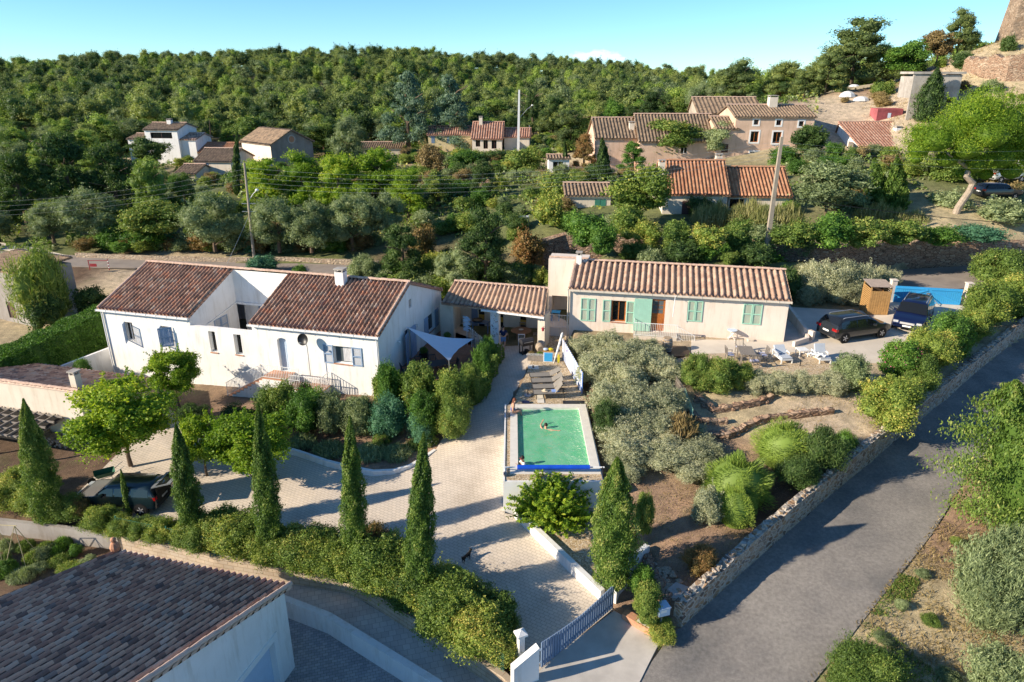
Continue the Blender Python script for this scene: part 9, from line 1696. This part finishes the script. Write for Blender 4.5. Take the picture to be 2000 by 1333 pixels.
# ================================================================ people and the dog
def skinmesh(name, pts, edges, rad, mat, parent, root=0, sub=2):
 me = bpy.data.meshes.new(name); me.from_pydata([tuple(p) for p in pts], edges, []); me.materials.append(MATS[mat]); o = bpy.data.objects.new(name, me); COL.objects.link(o); o.parent = parent
 md_ = o.modifiers.new('skin', 'SKIN'); md_.use_smooth_shade = True
 for i, v in enumerate(me.skin_vertices[0].data): v.radius = (rad[i], rad[i]) if not isinstance(rad[i], tuple) else rad[i]; v.use_root = (i == root)
 sb = o.modifiers.new('sub', 'SUBSURF'); sb.levels = sub; sb.render_levels = sub; return o
def person(label, loc, rz, J, hair='hair_dark', shirt=None, shorts=None, suit=None, hairlen=0, feet=True, face=(0, -1)):
 """J: joint positions; the body faces -y"""
 t = thing('person', label, 'person', loc, rz)
 V3 = Vector; P = []; R = []; E_ = []
 def v(p, r_, par=None): P.append(V3(p)); R.append(r_); (E_.append((par, len(P) - 1)) if par is not None else None); return len(P) - 1
 pel = v(J['pelvis'], (.15, .115)); wa = v(V3(J['pelvis']).lerp(V3(J['chest']), .5), (.135, .105), pel); ch_ = v(J['chest'], (.165, .115), wa); nk = v(J['neck'], .058, ch_); hd = V3(J['head']); h0 = v(hd - (hd - V3(J['neck'])).normalized() * .05, .075, nk); h1 = v(hd + Vector((0, -.01, .02)), .098, h0); v(hd + Vector((0, .005, .11)), .075, h1)
 for s, sd_ in ((-1, 'L'), (1, 'R')):
  sh = v(J['sh' + sd_], .062, ch_); el = v(J['el' + sd_], .042, sh); hn = V3(J['ha' + sd_]); wr_ = v(hn, .028, el); d = (hn - V3(J['el' + sd_])).normalized(); pm = v(hn + d * .06, (.038, .026), wr_); side = d.cross(V3((0, 0, 1))); side = side.normalized() if side.length > .1 else V3((1, 0, 0)); dn = d.cross(side).normalized()
  for k, (o_, ln) in enumerate(((-.027, .065), (-.009, .075), (.009, .072), (.026, .058))): a = v(hn + d * .1 + side * o_, .0105, pm); v(hn + d * (.1 + ln * .8) + side * o_ * 1.2 - dn * .02, .0085, a)
  th = v(hn + d * .05 + side * .045 * (-s), .011, pm); v(hn + d * .09 + side * .062 * (-s), .009, th)
  if 'kn' + sd_ in J:
   hp_ = v(J['hip' + sd_], .098, pel); kn = v(J['kn' + sd_], .062, hp_); cf = v(V3(J['kn' + sd_]).lerp(V3(J['an' + sd_]), .35), .058, kn); an = v(J['an' + sd_], .038, cf); v(J['to' + sd_], .032, an)
 skinmesh('body', P, E_, R, 'skin', t)
 # hair, face, ears
 hx, hy, hz = hd; a0 = face
 cap = MB(); 
 for i in range(6):
  th_ = pi * .55 * i / 5 + .001
  for j in range(14): a = 2 * pi * j / 14; cap.v.append((hx + .103 * sin(th_) * cos(a), hy + .02 + .112 * sin(th_) * sin(a), hz + .055 + .125 * cos(th_)))
 for i in range(5):
  for j in range(14): cap.f.append((i * 14 + j, i * 14 + (j + 1) % 14, (i + 1) * 14 + (j + 1) % 14, (i + 1) * 14 + j))
 if hairlen: cap.tube([(hx, hy + .08, hz + .03), (hx, hy + .11, hz - .1), (hx + .02, hy + .1, hz - .1 - hairlen)], [.06, .05, .02], 8)
 cap.obj('hair', hair, t, True)
 f = MB(); f.add([(hx - .012, hy - .098, hz), (hx + .012, hy - .098, hz), (hx, hy - .122, hz + .002), (hx, hy - .098, hz + .045)], [(0, 1, 2), (1, 3, 2), (3, 0, 2)]); f.obj('nose', 'skin', t)
 for s in (-1, 1): MB().lathe([(.004, 0), (.011, .006), (.004, .012)], (hx + s * .035, hy - .092, hz + .03), 8).obj('eye', 'hair_dark', t); MB().lathe([(.008, -.025), (.016, 0), (.008, .03)], (hx + s * .1, hy + .005, hz + .02), 8).obj('ear', 'skin', t)
 MB().box(hx - .025, hx + .025, hy - .101, hy - .094, hz - .045, hz - .037).obj('mouth', 'dark_red', t)
 def garment(nm, mat, chains, sub=2):
  P2 = []; E2 = []; R2 = []; first = {}
  for chn in chains:
   prev = None
   for key, p, r_ in chn:
    if key in first: i = first[key]
    else: P2.append(V3(p)); R2.append(r_); i = len(P2) - 1; first[key] = i
    if prev is not None and (prev, i) not in E2 and prev != i: E2.append((prev, i))
    prev = i
  return skinmesh(nm, P2, E2, R2, mat, t)
 if shirt:
  garment('shirt', shirt, [[('p', V3(J['pelvis']) + V3((0, 0, .02)), (.172, .135)), ('w', V3(J['pelvis']).lerp(V3(J['chest']), .5), (.16, .128)), ('c', J['chest'], (.19, .137)), ('n', V3(J['chest']).lerp(V3(J['neck']), .75), (.085, .075))]] + [[('c', J['chest'], .19), ('s' + k, V3(J['sh' + k]), .08), ('e' + k, V3(J['sh' + k]).lerp(V3(J['el' + k]), .65), .066)] for k in 'LR'])
 if shorts:
  garment('shorts', shorts, [[('p', V3(J['pelvis']) - V3((0, 0, .0)), (.165, .13))]] + [[('p', J['pelvis'], .16), ('h' + k, V3(J['hip' + k]), .115), ('k' + k, V3(J['hip' + k]).lerp(V3(J['kn' + k]), .8), .098)] for k in 'LR'])
 if suit:
  garment('swimsuit', suit, [[('p', V3(J['pelvis']) - V3((0, 0, .03)), (.168, .135)), ('w', V3(J['pelvis']).lerp(V3(J['chest']), .5), (.148, .118)), ('c', V3(J['chest']) - V3((0, 0, .02)), (.172, .128))]])
 return t
ST = dict(pelvis=(0, 0, .96), chest=(0, 0, 1.27), neck=(0, 0, 1.5), head=(0, -.03, 1.63), shL=(-.19, 0, 1.43), shR=(.19, 0, 1.43), elL=(-.27, -.04, 1.16), elR=(.27, -.04, 1.16), haL=(-.1, -.25, 1.13), haR=(.13, -.25, 1.14),
    hipL=(-.09, 0, .9), hipR=(.09, 0, .9), knL=(-.11, -.02, .5), knR=(.1, -.03, .5), anL=(-.12, .02, .08), anR=(.05, -.08, .08), toL=(-.14, -.13, .035), toR=(.05, -.24, .035))
plain('denim', (.16, .25, .42), .9); plain('swim_blue', (.06, .09, .32), .7, var=.6, scale=14); plain('hair_red', (.16, .05, .025), .6)
p = Vector(inP(983, 668, -.25)); pm = person('standing man in a navy polo shirt and denim shorts holding something at the pavilion', (p.x, p.y, FLZ + .0), .05, ST, 'hair_dark', 'navy', 'denim')
MB().box(-.04, .06, -.36, -.33, 1.13, 1.24).obj('phone', 'plastic_black'); o = bpy.data.objects['phone']; o.location = (p.x, p.y, FLZ); tag(o, 'small dark phone in the hands of the standing man', 'phone')
SIT = dict(pelvis=(0, 0, .1), chest=(0, -.04, .4), neck=(0, -.08, .6), head=(0, -.14, .72), shL=(-.16, -.05, .54), shR=(.16, -.05, .54), elL=(-.24, .02, .3), elR=(.22, .02, .3), haL=(-.2, -.16, .1), haR=(.2, -.12, .09),
     hipL=(-.09, -.04, .08), hipR=(.09, -.04, .08), knL=(-.1, -.46, .08), knR=(.1, -.46, .09), anL=(-.1, -.5, -.3), anR=(.12, -.52, -.3), toL=(-.1, -.62, -.33), toR=(.12, -.64, -.33))
person('woman in a blue patterned swimsuit sitting on the pool edge', (.03, 35.7, .06), radians(98), SIT, 'hair_red', suit='swim_blue', hairlen=.12)
p = G(1066, 835, -.05); SW = dict(pelvis=(0, .5, -.3), chest=(0, .18, -.16), neck=(0, .02, -.03), head=(0, -.03, .12), shL=(-.18, .1, -.06), shR=(.18, .1, -.06), elL=(-.42, .12, -.02), elR=(.34, -.1, .04), haL=(-.68, .05, -.02), haR=(.3, -.32, .16),
    hipL=(-.09, .55, -.32), hipR=(.09, .55, -.32), knL=(-.12, .9, -.42), knR=(.12, .85, -.45), anL=(-.14, 1.25, -.5), anR=(.14, 1.2, -.55), toL=(-.14, 1.35, -.55), toR=(.14, 1.3, -.6))
person('dark haired swimmer with outstretched arm in the green water', (p.x, p.y, -.08), radians(160), SW, 'hair_dark')
PO = dict(pelvis=(0, .04, -.38), chest=(0, 0, -.06), neck=(0, 0, .14), head=(0, -.03, .27), shL=(-.16, 0, .08), shR=(.16, 0, .08), elL=(-.24, -.1, -.1), elR=(.24, -.08, -.12), haL=(-.12, -.26, -.0), haR=(.14, -.28, .02),
    hipL=(-.09, .04, -.45), hipR=(.09, .04, -.45), knL=(-.1, 0, -.85), knR=(.1, 0, -.85), anL=(-.1, .05, -1.2), anR=(.1, .05, -1.2), toL=(-.1, -.1, -1.25), toR=(.1, -.1, -1.25))
p = G(1016, 905, 0); person('young person with goggles standing in the near left corner of the pool', (p.x + .12, p.y, -.02), radians(-60), PO, 'hair_dark', shirt='white_net')
g = MB().box(-.075, .075, -.13, -.095, .285, .325).obj('swim_goggles', 'dark_red'); g.location = (p.x + .12, p.y, -.02); g.rotation_euler.z = radians(-60); tag(g, 'red swim goggles worn in the near pool corner', 'goggles')
p = G(911, 1100, -2.3); z0 = gz1(p.x, p.y) + .06; dg = thing('dog', 'small black dog standing on the paved drive', 'dog', (p.x, p.y, z0), radians(50))
P = [(-.18, 0, .27), (0, 0, .27), (.17, 0, .29), (.25, 0, .37), (.31, 0, .42), (.39, 0, .40), (-.26, 0, .33), (-.32, 0, .42)]; E_ = [(0, 1), (1, 2), (2, 3), (3, 4), (4, 5), (0, 6), (6, 7)]; R = [.075, .07, .088, .05, .058, .026, .022, .012]
def leg(par, pts, rr):
 k = par
 for q, r_ in zip(pts, rr): P.append(q); R.append(r_); E_.append((k, len(P) - 1)); k = len(P) - 1
for s in (-.055, .055):
 leg(0, [(-.2, s, .22), (-.15, s, .15), (-.22, s, .09), (-.2, s, .015), (-.17, s, .01)], [.045, .028, .018, .016, .016]); leg(2, [(.17, s, .2), (.16, s, .11), (.17, s, .015), (.2, s, .01)], [.034, .022, .017, .016])
 leg(4, [(.28, s * .8, .475), (.28, s * .95, .52)], [.018, .008])
plain('fur_black', (.012, .011, .01), .8); skinmesh('body', P, E_, R, 'fur_black', dg, 1)
